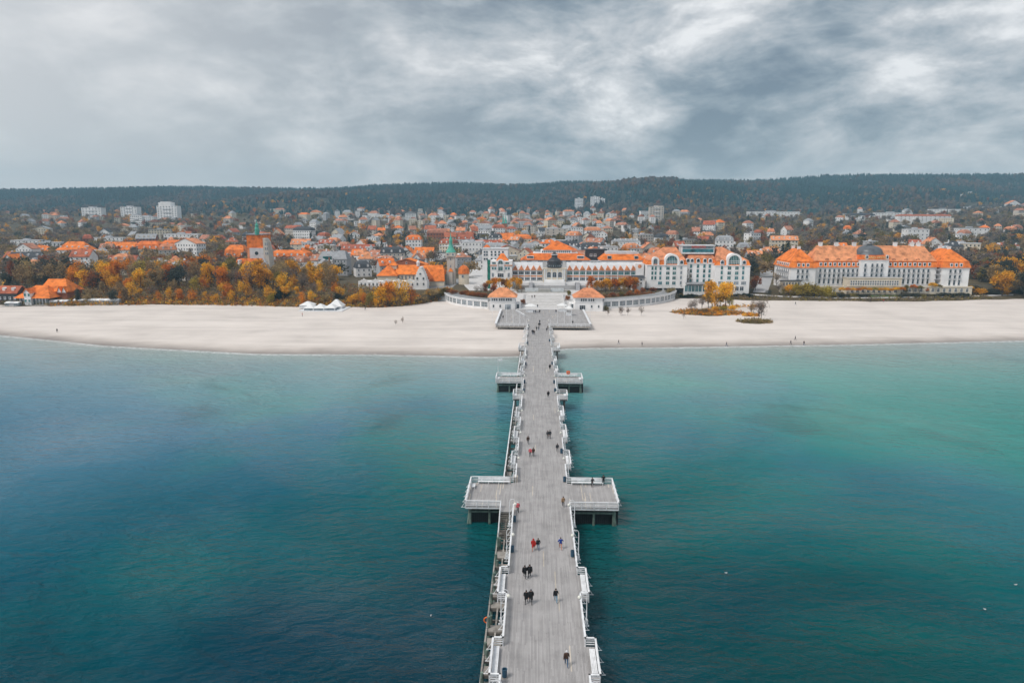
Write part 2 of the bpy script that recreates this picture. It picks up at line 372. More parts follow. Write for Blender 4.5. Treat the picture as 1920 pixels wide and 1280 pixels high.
wc = mix_n(t, math_n(t, 'MULTIPLY', foam, 0.7), wc, (0.75, 0.77, 0.78))
t.links.new(wc, b.inputs['Base Color'])
slick = ramp_n(t, noise_n(t, pos, 0.0085, 5, 0.55, 0.9), [(0.42, (0.04,) * 3), (0.50, (0.25,) * 3), (0.60, (1.0,) * 3)])
t.links.new(slick, b.inputs['Specular IOR Level'])
b.inputs['IOR'].default_value = 1.31; b.inputs['Roughness'].default_value = 0.10; b.inputs['Specular IOR Level'].default_value = 0.5; b.inputs['Specular Tint'].default_value = (0.45, 0.9, 1.0, 1)
mpg = t.nodes.new('ShaderNodeMapping'); mpg.inputs['Rotation'].default_value = (0, 0, radians(-24)); mpg.inputs['Scale'].default_value = (0.5, 1.0, 1.0)
t.links.new(pos, mpg.inputs['Vector'])
wv = noise_n(t, mpg.outputs[0], 0.75, 4, 0.62, 0.3)
wv2 = noise_n(t, mpg.outputs[0], 0.24, 3, 0.55, 0.4)
wh = math_n(t, 'ADD', wv, math_n(t, 'MULTIPLY', wv2, 1.6))
gust = ramp_n(t, noise_n(t, pos, 0.013, 3, 0.5, 0.5), [(0.35, (0.42,) * 3), (0.65, (0.95,) * 3)])
bn = t.nodes.new('ShaderNodeBump'); bn.inputs['Distance'].default_value = 1.15; t.links.new(gust, bn.inputs['Strength']); t.links.new(wh, bn.inputs['Height'])
t.links.new(bn.outputs[0], b.inputs['Normal'])
xs = np.unique(np.concatenate([np.linspace(-3000, -320, 40), np.linspace(-320, 320, 161), np.linspace(320, 3000, 40)]))
ts = np.concatenate([[-900, -500, -300], np.linspace(-200, 215, 70), np.linspace(218, 1200, 120)])
X, Y = np.meshgrid(xs, ts)
Y = np.minimum(Y, YS(X) + 14)
grid_obj('sea', X, Y, np.zeros_like(X), wm, {'offshore': YS(X) - Y})

# ---- beach
bm_ = mat('pale_sand', (0.69, 0.63, 0.59), 0.95, 0.05, 0.05, bump=0.35, bscale=1.3, spec=0.1)
t = bm_.node_tree; b = t.nodes['Principled BSDF']; base_c = b.inputs['Base Color'].links[0].from_socket
geo = t.nodes.new('ShaderNodeNewGeometry')
ins = math_n(t, 'ADD', attr_n(t, 'inshore'), math_n(t, 'MULTIPLY', math_n(t, 'SUBTRACT', noise_n(t, geo.outputs['Position'], 0.06, 4, 0.6), 0.5), 9.0))
wet = ramp_n(t, math_n(t, 'MULTIPLY_ADD', ins, 1 / 40.0, 0.25, clamp=True), [(0.25, (0.44, 0.43, 0.43)), (0.34, (0.62, 0.61, 0.605)), (0.44, (0.86, 0.85, 0.84)), (0.56, (1.0, 1.0, 1.0))])
smp = t.nodes.new('ShaderNodeMapping'); smp.inputs['Rotation'].default_value = (0, 0, .06); smp.inputs['Scale'].default_value = (.018, .16, .1); t.links.new(geo.outputs['Position'], smp.inputs['Vector'])
streak = ramp_n(t, noise_n(t, smp.outputs[0], 1.0, 7, 0.68, 0.7), [(0.34, (0.87, 0.865, 0.865)), (0.5, (0.98, 0.975, 0.97)), (0.66, (1.04, 1.04, 1.04))])
cc = mix_n(t, 1.0, mix_n(t, 1.0, base_c, wet, 'MULTIPLY'), streak, 'MULTIPLY')
t.links.new(cc, b.inputs['Base Color'])
xs = np.unique(np.concatenate([np.linspace(-3000, -320, 30), np.linspace(-320, 320, 200), np.linspace(320, 3000, 30)]))
us = np.linspace(0, 1, 90)
X, U = np.meshgrid(xs, us)
Y = (YS(X) - 45) + U * (YB(X) + 4 - YS(X) + 45)
grid_obj('beach', X, Y, beach_z(X, Y), bm_, {'inshore': Y - YS(X)})

# ---- town ground and hills: one sheet to the skyline and beyond
gm = mat('park_ground', (0.10, 0.078, 0.045), 0.95, 0.25, 0.05, bump=0.5, bscale=0.8, spec=0.1)
t = gm.node_tree; b = t.nodes['Principled BSDF']; base_c = b.inputs['Base Color'].links[0].from_socket
geo = t.nodes.new('ShaderNodeNewGeometry'); sp = t.nodes.new('ShaderNodeSeparateXYZ'); t.links.new(geo.outputs['Position'], sp.inputs[0])
far = ramp_n(t, math_n(t, 'MULTIPLY', sp.outputs[1], 1 / 2600.0, clamp=True), [(0.55, (0, 0, 0)), (0.68, (1, 1, 1))])
cc = mix_n(t, far, base_c, (0.035, 0.042, 0.035))
lawn = ramp_n(t, noise_n(t, geo.outputs['Position'], 0.03, 3, 0.5), [(0.52, (0, 0, 0)), (0.60, (1, 1, 1))])
cc = mix_n(t, math_n(t, 'MULTIPLY', lawn, 0.4), cc, (0.13, 0.115, 0.09))
t.links.new(cc, b.inputs['Base Color'])
xs = np.unique(np.concatenate([np.linspace(-3200, -330, 60), np.linspace(-330, 330, 150), np.linspace(330, 3200, 60)]))
bs = np.concatenate([np.linspace(-1, 4, 9), np.linspace(6, 40, 16), np.linspace(48, 300, 26), np.linspace(320, 3400, 100)])
X, B_ = np.meshgrid(xs, bs)
Y = YB(X) + B_ * (3250 - YB(X)) / 3400
grid_obj('ground', X, Y, terr(X, Y) - np.where(B_ < 0, 0.25, 0.0), gm)
# ================================================================ PIER
DZ = 3.2                                # deck level over the water
PL, PR = -3.25, 5.45                    # deck edges
pier = empty('pier', (1.1, 60, 0), label='long white-railed timber pier running from the sea to the beach plaza', cat='pier')
LANDX = -5.45
planks = MB()
def plank_field(x0, x1, y0, y1, ln=4.2, w=0.142, new=0.008, z=DZ, stag=True):
    n = max(1, int(round((x1 - x0) / w))); w = (x1 - x0) / n
    for i in range(n):
        y = y0 - (random.random() * ln if stag else (i % 2) * ln * 0.5)
        while y < y1:
            a, b = max(y, y0), min(y + ln - 0.012, y1)
            if b - a > 0.15:
                dz = random.uniform(-0.006, 0.006)
                planks.box(x0 + i * w + 0.005, x0 + (i + 1) * w - 0.005, a, b, z - 0.07, z + dz, 1 if random.random() < new else 0, bottom=False)
            y += ln
ALC_L = [(14.5, 20.5), (29.5, 35.5), (44.5, 50.5), (59.4, 65.3), (74, 80.1), (117, 123.6), (131.6, 139.2), (146, 154), (187.5 + 4, 199), (206, 213)]
ALC_R = [(14.5, 20.5), (29.5, 35.5), (44.5, 50.5), (59.6, 65.5), (74.3, 80.2), (117, 124.4), (132, 140.7), (147, 155.3), (192, 199), (206, 213)]
AX = 1.05
BIG = [(164.5, 170.5, -5.55, 8.05), (227, 236, -5.75, 8.3)]            # wider alcoves
PLAT = [(100.3, 110.4, -10.85, 13.1), (182.3, 189.3, -10.9, 13.0)]     # cross platforms
HEAD = (279.3, 330.0, -16.6, 22.6)
plank_field(PL, PR, 0, 330, new=0.006)
for a, b_, xl, xr in PLAT:
    plank_field(xl, PL, a, b_, 3.3, new=0.05); plank_field(PR, xr, a, b_, 3.3, new=0.05)
for a, b_, xl, xr in BIG:
    plank_field(xl, PL, a, b_, 3.0); plank_field(PR, xr, a, b_, 3.0)
for a, b_ in ALC_L: plank_field(PL - AX, PL, a, b_, 6.0)
for a, b_ in ALC_R: plank_field(PR, PR + AX, a, b_, 6.0)
plank_field(HEAD[2], PL, HEAD[0], HEAD[1], 5.0, w=0.3); plank_field(PR, HEAD[3], HEAD[0], HEAD[1], 5.0, w=0.3)
tag(planks.build('deck_planks', [M['wood'], M['newwood']], pier), kind='stuff')
# framing under the planks
jo = MB()
for x in (PL + .15, -1.5, 0.3, 1.9, 3.7, PR - .15): jo.box(x - .1, x + .1, 0, 279, DZ - .4, DZ - .075)
tag(jo.build('stringer_beams', M['beam'], pier), kind='stuff')
def beam(x0, x1, y0, y1, z0, z1, m='beam', name='cross_beam'): return MB().box(x0, x1, y0, y1, z0, z1).build(name, M[m], pier)
pile_me = MB().lathe(0, 0, [(0.17, -3), (0.17, 0.4), (0.16, 2.8)], 8).mesh('pile', M['beam'])
pile2_me = MB().lathe(0, 0, [(0.19, -3), (0.20, 0.9), (0.17, 2.75)], 8).mesh('pile_algae', M['algae'])
def pile(x, y, me=pile_me, lean=0.0): return link('pile', me, pier, (x - 1.1, y - 60, 0), (0, lean, 0))
for y in np.arange(20, 280, 5.2):
    beam(PL - .1, PR + .1, y - .13, y + .13, DZ - .72, DZ - .41)
    for x in (PL + .3, 1.1, PR - .3): pile(x, y)
for a, b_, xl, xr in PLAT:
    for s, x0, x1 in ((0, xl, PL - .12), (1, PR + .12, xr)):
        for y in (a + .25, (a + b_) / 2, b_ - .3): beam(x0 + .1, x1 - .1, y - .14, y + .14, DZ - .40, DZ - .08, 'greywood')
        beam(x0 + .5, x1 - .3, a + .75, a + 1.0, DZ - 1.25, DZ - .95, 'algae', 'lower_beam')
        beam(x0 + .02, x1, a + .02, a + .09, DZ - .30, DZ - .075, 'white2', 'edge_board')
        xe, xi = (x0, x1) if s == 0 else (x1, x0)
        for k, f in enumerate((0.09, 0.5, 0.92)):
            for y in (a + .9, (a + b_) / 2, b_ - .9): pile(xe + (xi - xe) * f, y, pile2_me, 0.0)
        mb = MB()                          # added black boards behind the front piles, imitating the shade under the platform
        for i in range(int((x1 - x0) / .32)): mb.box(x0 + .3 + i * .32, x0 + .3 + i * .32 + .30, a + 1.5 + random.uniform(-.02, .02), a + 1.62, -.6, DZ - .45)
        tag(mb.build('shade_screen', M['shade'], pier), kind='stuff')
        pile(xe + (0.35 if s == 0 else -0.35), a + .9, pile2_me, 0.10 if s == 0 else -0.10)
for a, b_, xl, xr in BIG:
    for x0, x1 in ((xl, PL), (PR, xr)):
        beam(x0 + .1, x1, a + .15, a + .4, DZ - .4, DZ - .08); beam(x0 + .1, x1, b_ - .4, b_ - .15, DZ - .4, DZ - .08)
        for y in (a + .6, b_ - .6):
            if y < 236: pile((x0 + x1) / 2 + (-0.6 if x0 < 0 else 0.6), y)
for y in (281, 290, 300, 310, 320, 329): beam(HEAD[2] + .3, HEAD[3] - .3, y - .15, y + .15, DZ - .6, DZ - .08)
for y in (281, 300, 320):
    for x in np.linspace(HEAD[2] + 1, HEAD[3] - 1, 10): pile(x, y)
for (a, b_), x0, x1 in [(c, PL - AX, PL) for c in ALC_L] + [(c, PR, PR + AX) for c in ALC_R]:
    for y in (a + .5, (a + b_) / 2, b_ - .5): beam(x0 + .03, x1, y - .09, y + .09, DZ - .36, DZ - .08)

# railings: square posts, three rails and a broad white cap board, struts outside
def railing(pts, z=DZ, out=0, cap=0.2, strut=True, name='railing', h=1.08):
    mb = MB()
    for (xa, ya), (xb, yb) in zip(pts, pts[1:]):
        L_ = math.hypot(xb - xa, yb - ya)
        if L_ < .05: continue
        ux, uy = (xb - xa) / L_, (yb - ya) / L_; nx, ny = uy, -ux
        n = max(1, int(round(L_ / 1.9)))
        def obx(a0, a1, w, z0, z1):
            c = [(xa + ux * a0 - nx * w, ya + uy * a0 - ny * w), (xa + ux * a1 - nx * w, ya + uy * a1 - ny * w), (xa + ux * a1 + nx * w, ya + uy * a1 + ny * w), (xa + ux * a0 + nx * w, ya + uy * a0 + ny * w)]
            if out and False: pass
            mb.prism(c[::-1] if True else c, z0, z1)
        for i in range(n + 1):
            s = L_ * i / n; obx(max(0, s - .055), min(L_, s + .055), .055, z - .25, z + h - .06)
            if strut and out and 0 < i <= n:
                ex, ey = xa + ux * (s - .3), ya + uy * (s - .3)
                mb.tube((ex, ey, z + .75), (ex + nx * out * .62, ey + ny * out * .62, z - .22), .035, n=4)
                mb.tube((ex, ey, z - .18), (ex + nx * out * .7, ey + ny * out * .7, z - .18), .05, n=4)
        for zz in (.28, .55, .82): obx(0, L_, .03, z + zz - .045, z + zz + .045)
        obx(-cap / 2, L_ + cap / 2, cap / 2, z + h - .06, z + h)
    return mb.build(name, M['white2'], pier)
def side_rails(edge, sgn, alcs, y0, y1):
    """rail along one edge of the deck from y0 to y1, swinging out round each alcove"""
    y = y0
    for a, b_ in [c for c in alcs if c[0] >= y0 and c[1] <= y1]:
        railing([(edge, y), (edge, a)], out=sgn)
        xo = edge + sgn * AX
        railing([(edge, a), (xo, a)], strut=False); railing([(xo, a), (xo, b_)], out=sgn); railing([(xo, b_), (edge, b_)], strut=False)
        y = b_
    railing([(edge, y), (edge, y1)], out=sgn)
side_rails(PL, -1, ALC_L, 0, 99.2); side_rails(PR, 1, ALC_R, 0, 100.3)
a, b_, xl, xr = PLAT[0]
railing([(xl, a), (-5.35, a)], strut=False); railing([(xl, b_), (xl, a)], out=1); railing([(-3.6, b_), (xl, b_)], strut=False)
railing([(PR, a), (xr, a)], strut=False); railing([(xr, a), (xr, b_)], out=1); railing([(xr, b_), (PR, b_)], strut=False)
side_rails(PL, -1, ALC_L, 110.4, BIG[0][0]); side_rails(PR, 1, ALC_R, 110.4, 142.2); railing([(PR, 144.0), (PR, 147)], out=1); side_rails(PR, 1, ALC_R, 147, BIG[0][0])
def bay(a, b_, xl, xr):
    railing([(PL, a), (xl, a)], strut=False); railing([(xl, a), (xl, b_)], strut=False); railing([(xl, b_), (PL, b_)], strut=False)
    railing([(PR, a), (xr, a)], strut=False); railing([(xr, a), (xr, b_)], strut=False); railing([(xr, b_), (PR, b_)], strut=False)
bay(*BIG[0]); bay(*PLAT[1]); bay(*BIG[1])
side_rails(PL, -1, [], 170.5, 182.3); side_rails(PR, 1, [], 170.5, 182.3)
side_rails(PL, -1, ALC_L, 189.3, 227); side_rails(PR, 1, ALC_R, 189.3, 227)
side_rails(PL, -1, [(246, 253), (262, 269)], 236, 279.3); side_rails(PR, 1, [(246, 253), (262, 269)], 236, 279.3)
h0, h1, hl, hr = HEAD
railing([(PL, h0), (hl, h0)], strut=False, cap=.5); railing([(hl, h0), (hl, h1 - 6)], strut=False, cap=.9)
railing([(PR, h0), (hr, h0)], strut=False, cap=.5); railing([(hr, h0), (hr, h1 - 6)], strut=False, cap=.9)
railing([(-9.5, 322), (-5.0, 305)], strut=False, cap=.5)
for x0, x1 in ((hl, PL), (PR, hr)): beam(x0, x1, h0 + .02, h0 + .12, DZ - .75, DZ - .08, 'greywood', 'edge_board')

# lower landing stage along the left side
for y in np.arange(24, 97, 2.45):
    if random.random() < .8:
        w = random.choice((.9, 1.5, 1.9)); mb = MB()
        k = int(w / .19)
        for i in range(k): mb.box(LANDX + .18, PL - .35, y + i * .19, y + i * .19 + .175, 1.30, 1.36)
        mb.build('landing_boards', M['greywood'], pier)
    beam(LANDX, PL + .2, y - .14, y + .1, 0.95, 1.28)
for y in np.arange(22, 97, 4.9):
    beam(LANDX - .05, LANDX + .13, y, y + 4.8, 1.30, 1.52, 'greywood', 'fender_beam'); beam(-4.5, -4.3, y, y + 4.8, 1.05, 1.29, 'greywood', 'bearer_beam')
    pile(LANDX + .25, y + .4, pile2_me)
for y in np.arange(27, 96, 6.5): link('mooring_post', pile2_me, pier, (LANDX + .45 - 1.1, y - 60, -.55))
# the part beyond the platform carries its own rail
railing([(-5.4, 113.5), (-5.25, 163.5)], z=2.0, strut=False); railing([(-5.0, 172), (-5.0, 181)], z=2.0, strut=False); railing([(-5.2, 190.5), (-5.0, 226)], z=2.0, strut=False)
for y in np.arange(113.5, 226, 3.1):
    if 163 < y < 172 or 180 < y < 190: continue
    beam(-5.5, PL + .2, y - .12, y + .12, 1.5, 1.8); pile(-5.2, y)
    if random.random() < .7: MB().box(-5.2, -4.2, y + .2, y + 2.1, 1.85, 1.93).build('landing_boards', M['greywood'], pier)
# stair from the left platform down to the landing
for i in range(13): MB().box(-5.2, -3.55, 98.6 - i * .42 - .30, 98.6 - i * .42, DZ - .22 - i * .14, DZ - .16 - i * .14).build('stair_tread', M['beam'], pier)
MB().box(-5.33, -3.45, 98.7, 100.3, DZ - .1, DZ - .01).build('stair_landing', M['wood'], pier)
mb = MB()
for x in (-5.28,):
    mb.tube((x, 100.2, DZ + 1.0), (x, 93.2, 1.4 + 1.0), .09, n=4); mb.tube((x, 100.2, DZ + .5), (x, 93.2, 1.4 + .5), .05, n=4)
    for i in range(4): f = i / 3; mb.tube((x, 100.2 - 7 * f, DZ - 1.8 * f - .2), (x, 100.2 - 7 * f, DZ - 1.8 * f + 1.0), .055, n=4)
mb.build('stair_handrail', M['white2'], pier)
MB().box(-3.5, -2.9, 110.6, 111.3, DZ, DZ + 1.0).build('ticket_box', M['newwood'], pier)

# benches
def bench(L_):
    e = empty('bench')
    s = MB()
    for i in range(4): s.box(-L_ / 2, L_ / 2, -.30 + i * .15, -.17 + i * .15, .42, .46)
    s.build('seat', M['white2'], e)
    bk = MB()
    for i in range(4): z = .54 + i * .15; y = .34 + i * .035; bk.box(-L_ / 2, L_ / 2, y, y + .035, z, z + .12)
    bk.build('backrest', M['white2'], e)
    n = max(2, int(L_ / 1.6) + 1)
    for i in range(n):
        x = -L_ / 2 + .1 + (L_ - .2) * i / (n - 1)
        MB().box(x - .04, x + .04, -.26, -.18, 0, .418).box(x - .04, x + .04, .24, .32, 0, .418).box(x - .04, x + .04, -.18, .24, .34, .418).build('leg', M['white2'], e)
    return e
BENCH = {}
def put_bench(L_, x, y, rz, label):
    L_ = round(L_, 1)
    if L_ not in BENCH: BENCH[L_] = bench(L_); o = BENCH[L_]
    else: o = copy_tree(BENCH[L_])
    o.location = (x, y, DZ + .012); o.rotation_euler = (0, 0, rz)
    tag(o, label, 'bench', 'white slatted benches along the pier'); return o
for side, alcs in (('left', ALC_L), ('right', ALC_R)):
    vis = [c for c in alcs if c[0] > 55]
    for i, (a, b_) in enumerate(vis):
        x = PL - AX + .42 if side == 'left' else PR + AX - .42
        lab = f'white slatted bench in a railing alcove, {ordn(i)} from the near end on the {side}'
        L_ = 3.9 if (side == 'right' and i == 0) else min(4.6, b_ - a - 1.2)
        put_bench(L_, x, (a + b_) / 2, pi / 2 if side == 'left' else -pi / 2, lab)
a, b_, xl, xr = PLAT[0]
put_bench(5.4, -6.95, b_ - .55, 0, 'long white slatted bench against the far railing of the left platform')
put_bench(5.4, 8.9, b_ - .55, 0, 'long white slatted bench against the far railing of the right platform')
put_bench(1.5, xl + .6, b_ - 2.4, pi / 2, 'short white bench at the left end of the left platform')
a, b_, xl, xr = PLAT[1]
put_bench(5.4, -6.9, b_ - .55, 0, 'long white bench at the far side of the left bay with the flagpole')
put_bench(5.4, 9.2, b_ - .55, 0, 'long white bench at the far side of the right bay with the orange buoy')
put_bench(2.5, xl + .6, 185.2, pi / 2, 'white bench at the outer end of the left bay with the flagpole')
put_bench(2.5, xr - .6, 185.2, -pi / 2, 'white bench at the outer end of the right bay with the orange buoy')
put_bench(2.5, BIG[0][2] + .55, 167.5, pi / 2, 'white bench in the wide left alcove in front of the far bays')
put_bench(2.5, BIG[0][3] - .55, 167.5, -pi / 2, 'white bench in the wide right alcove in front of the far bays')
put_bench(4.6, BIG[1][2] + .55, 231.5, pi / 2, 'white bench in the wide left alcove at the waterline')
put_bench(4.6, BIG[1][3] - .55, 231.5, -pi / 2, 'white bench in the wide right alcove at the waterline')

# lamps
def lamp():
    e = empty('street_lamp')
    MB().box(-.17, .17, -.17, .17, 0, .35).box(-.12, .12, -.12, .12, .35, .75).build('base', M['white2'], e)
    MB().lathe(0, 0, [(.07, .75), (.055, 2.2), (.045, 3.75)], 8).build('pole', M['white2'], e)
    pts = [(0, 0, 3.75)] + [(.42 - .42 * cos(t_), 0, 3.75 + .42 * sin(t_)) for t_ in np.linspace(0, pi, 9)] + [(.84, 0, 3.62)]
    MB().path(pts, .035, 6).build('arm', M['white2'], e)
    g = MB().lathe(.84, 0, [(.02, 3.16), (.15, 3.2), (.21, 3.32), (.225, 3.4), (.2, 3.5), (.1, 3.6), (.04, 3.63)], 12).build('globe', M['globe'], e, smooth=True)
    MB().box(-.3, .25, -.12, .12, -.1, 0).build('bracket', M['white2'], e)
    return e
LAMP = lamp(); first = True
lampY = [39, 54.5, 69.5, 84.4, 94.1, 113.5, 127.8, 143, 159, 176, 203, 220, 241, 257.5, 273]
for side in ('left', 'right'):
    k = 0
    for y in lampY:
        o = LAMP if first else copy_tree(LAMP); first = False
        x = PL - .42 if side == 'left' else PR + .42
        o.location = (x, y, DZ - .1); o.rotation_euler = (0, 0, 0 if side == 'left' else pi)
        if y > 62: lab = f'white hooked pier lamp with globe, {ordn(k)} from the near end on the {side}'; k += 1
        else: lab = f'white hooked pier lamp nearer than the picture edge on the {side}, {int(y)} metres out'
        if y < 50: lab = f'white hooked pier lamp below the picture edge on the {side} railing'
        elif y < 62: lab = f'white hooked pier lamp at the bottom picture edge on the {side} railing'
        tag(o, lab, 'lamp', 'white globe lamps along the pier')
# bins
def bin_():
    e = empty('litter_bin')
    MB().lathe(0, 0, [(.22, .06), (.25, .1), (.26, .85), (.28, .88), (.28, .93), (.20, .94), (.19, .7), (.01, .68)], 14).build('body', M['blue'], e, smooth=False)
    MB().lathe(0, 0, [(.30, 0), (.31, .05), (.22, .06)], 14).build('foot_ring', M['greywood'], e)
    return e
BIN = bin_(); first = True
for x, y, lab in [(-2.85, 60.3, 'dark blue litter bin beside the nearest left bench'), (-2.98, 85.8, 'dark blue litter bin on the left before the red-clad walker'), (-2.98, 95.1, 'dark blue litter bin on the left beside the stair'),
                  (5.12, 84.8, 'dark blue litter bin on the right behind the runner in blue'), (5.12, 111.0, 'dark blue litter bin on the right at the far corner of the right platform'),
                  (5.12, 125.3, 'dark blue litter bin on the right past the large platform'), (-2.98, 181, 'dark bin on the left just before the far bays'), (5.12, 181, 'dark bin on the right just before the far bays'),
                  (-2.98, 171.5, 'dark bin on the left beside the wide alcove'), (5.12, 172, 'dark bin on the right beside the wide alcove'), (-2.98, 204, 'dark bin on the left beyond the far bays'), (5.12, 205, 'dark bin on the right beyond the far bays'),
                  (-2.98, 238, 'dark bin on the left at the waterline alcove'), (5.12, 244, 'dark bin on the right just past the waterline alcove'), (-2.98, 277, 'dark bin on the left at the corner of the beach platform')]:
    o = BIN if first else copy_tree(BIN); first = False
    o.location = (x, y, DZ + .008); tag(o, lab, 'litter bin', 'litter bins on the pier')
# flag, lifebuoys, bollard lantern
e = empty('flagpole', (-10.6, 189.0, DZ), label='slim white flagpole with small flag on the left bay', cat='flagpole')
MB().tube((-10.6, 189.0, DZ), (-10.6, 189.0, DZ + 5.2), .06, .04, 6).build('pole', M['white2'], e)
mb = MB(); n = 6
for i in range(n): mb.add([(-10.56 + .2 * i, 189 + .06 * sin(i * 1.4), DZ + 4.5), (-10.56 + .2 * (i + 1), 189 + .06 * sin((i + 1) * 1.4), DZ + 4.5), (-10.56 + .2 * (i + 1), 189 + .06 * sin((i + 1) * 1.4), DZ + 5.1), (-10.56 + .2 * i, 189 + .06 * sin(i * 1.4), DZ + 5.1)], [(0, 1, 2, 3)])
mb.build('flag', M['canvas'], e)
def lifebuoy(x, y, z, lab):
    e = empty('lifebuoy_post', (x, y, z), label=lab, cat='lifebuoy')
    MB().box(x - .05, x + .05, y - .05, y + .05, z, z + 1.5).build('post', M['white2'], e)
    mb = MB(); R, r = .36, .085
    for i in range(14):
        for j in range(6):
            A = lambda i, j: (x + (R + r * cos(j * pi / 3)) * cos(i * pi / 7), y - .12 + r * sin(j * pi / 3), z + 1.15 + (R + r * cos(j * pi / 3)) * sin(i * pi / 7))
            mb.add([A(i, j), A(i + 1, j), A(i + 1, j + 1), A(i, j + 1)], [(0, 1, 2, 3)])
    mb.build('ring', M['orangepaint'], e)
    if z > 1: MB().box(x - .5, x + .5, y + .06, y + .12, z + .6, z + 1.7).build('backboard', M['orangepaint'], e)
lifebuoy(9.3, 189.1, DZ, 'orange lifebuoy board on the right bay rail')
lifebuoy(LANDX - .02, 72.9, .25, 'small orange lifebuoy on the lower left landing stage')
# flagpoles and kiosks on the beach platform
for i, (px, py) in enumerate([(950, 607), (961.7, 607), (974.8, 607), (1045.5, 607), (1058, 607), (1071, 607)]):
    g = G(px, py, DZ)
    e = empty('flagpole', g, label=f'tall white flagpole, {ordn(i % 3)} from the left on the {"left" if i < 3 else "right"} beach platform', cat='flagpole', group='flagpoles at the pier head')
    MB().lathe(g.x, g.y, [(.09, DZ), (.05, DZ + 9.5)], 6).build('pole', M['white2'], e)
    MB().lathe(g.x, g.y, [(.3, DZ + .006), (.3, DZ + .25), (.1, DZ + .3)], 8).build('foot', M['stone'], e)
for i, (px, py) in enumerate([(923, 606), (1106, 606)]):
    g = G(px, py, 1.6); z = Bz(g.x, g.y)
    e = empty('flagpole', (g.x, g.y, z), label=f'tall white flagpole standing in the sand on the {"left" if i == 0 else "right"} of the beach platform', cat='flagpole', group='flagpoles at the pier head')
    MB().lathe(g.x, g.y, [(.09, z - .3), (.05, z + 11)], 6).build('pole', M['white2'], e)
    MB().lathe(g.x, g.y, [(.10, z + 11), (.01, z + 11.15)], 6).build('finial', M['white2'], e)
def kiosk(px0, px1, py, lab, hgt=3.0):
    a, b_ = G(px0, py, DZ), G(px1, py, DZ); x0, x1 = a.x, b_.x; y0 = a.y; y1 = y0 + 3.5
    e = empty('kiosk', ((x0 + x1) / 2, y0, DZ), label=lab, cat='kiosk')
    for x in (x0 + .5, x1 - .5):
        for y in (y0 + .4, y1 - .4): MB().box(x - .05, x + .05, y - .05, y + .05, DZ, DZ + hgt).build('post', M['white2'], e)
    MB().frustum(x0, x1, y0, y1, DZ + hgt, DZ + hgt + 1.0, (x1 - x0) * .42, (x1 - x0) * .42, 1.6, 1.6).build('canopy', M['canvas'], e)
    MB().box(x0 + .7, x1 - .7, y0 + .8, y1 - .6, DZ, DZ + 1.1).build('counter', M['white2'], e)
kiosk(984, 1006, 586, 'white canopied kiosk at the left side of the pier entrance')
kiosk(1044, 1064, 585, 'white canopied kiosk at the right side of the pier entrance')
kiosk(1060, 1074, 592, 'small white kiosk in front of the right entrance canopy', 3.3)
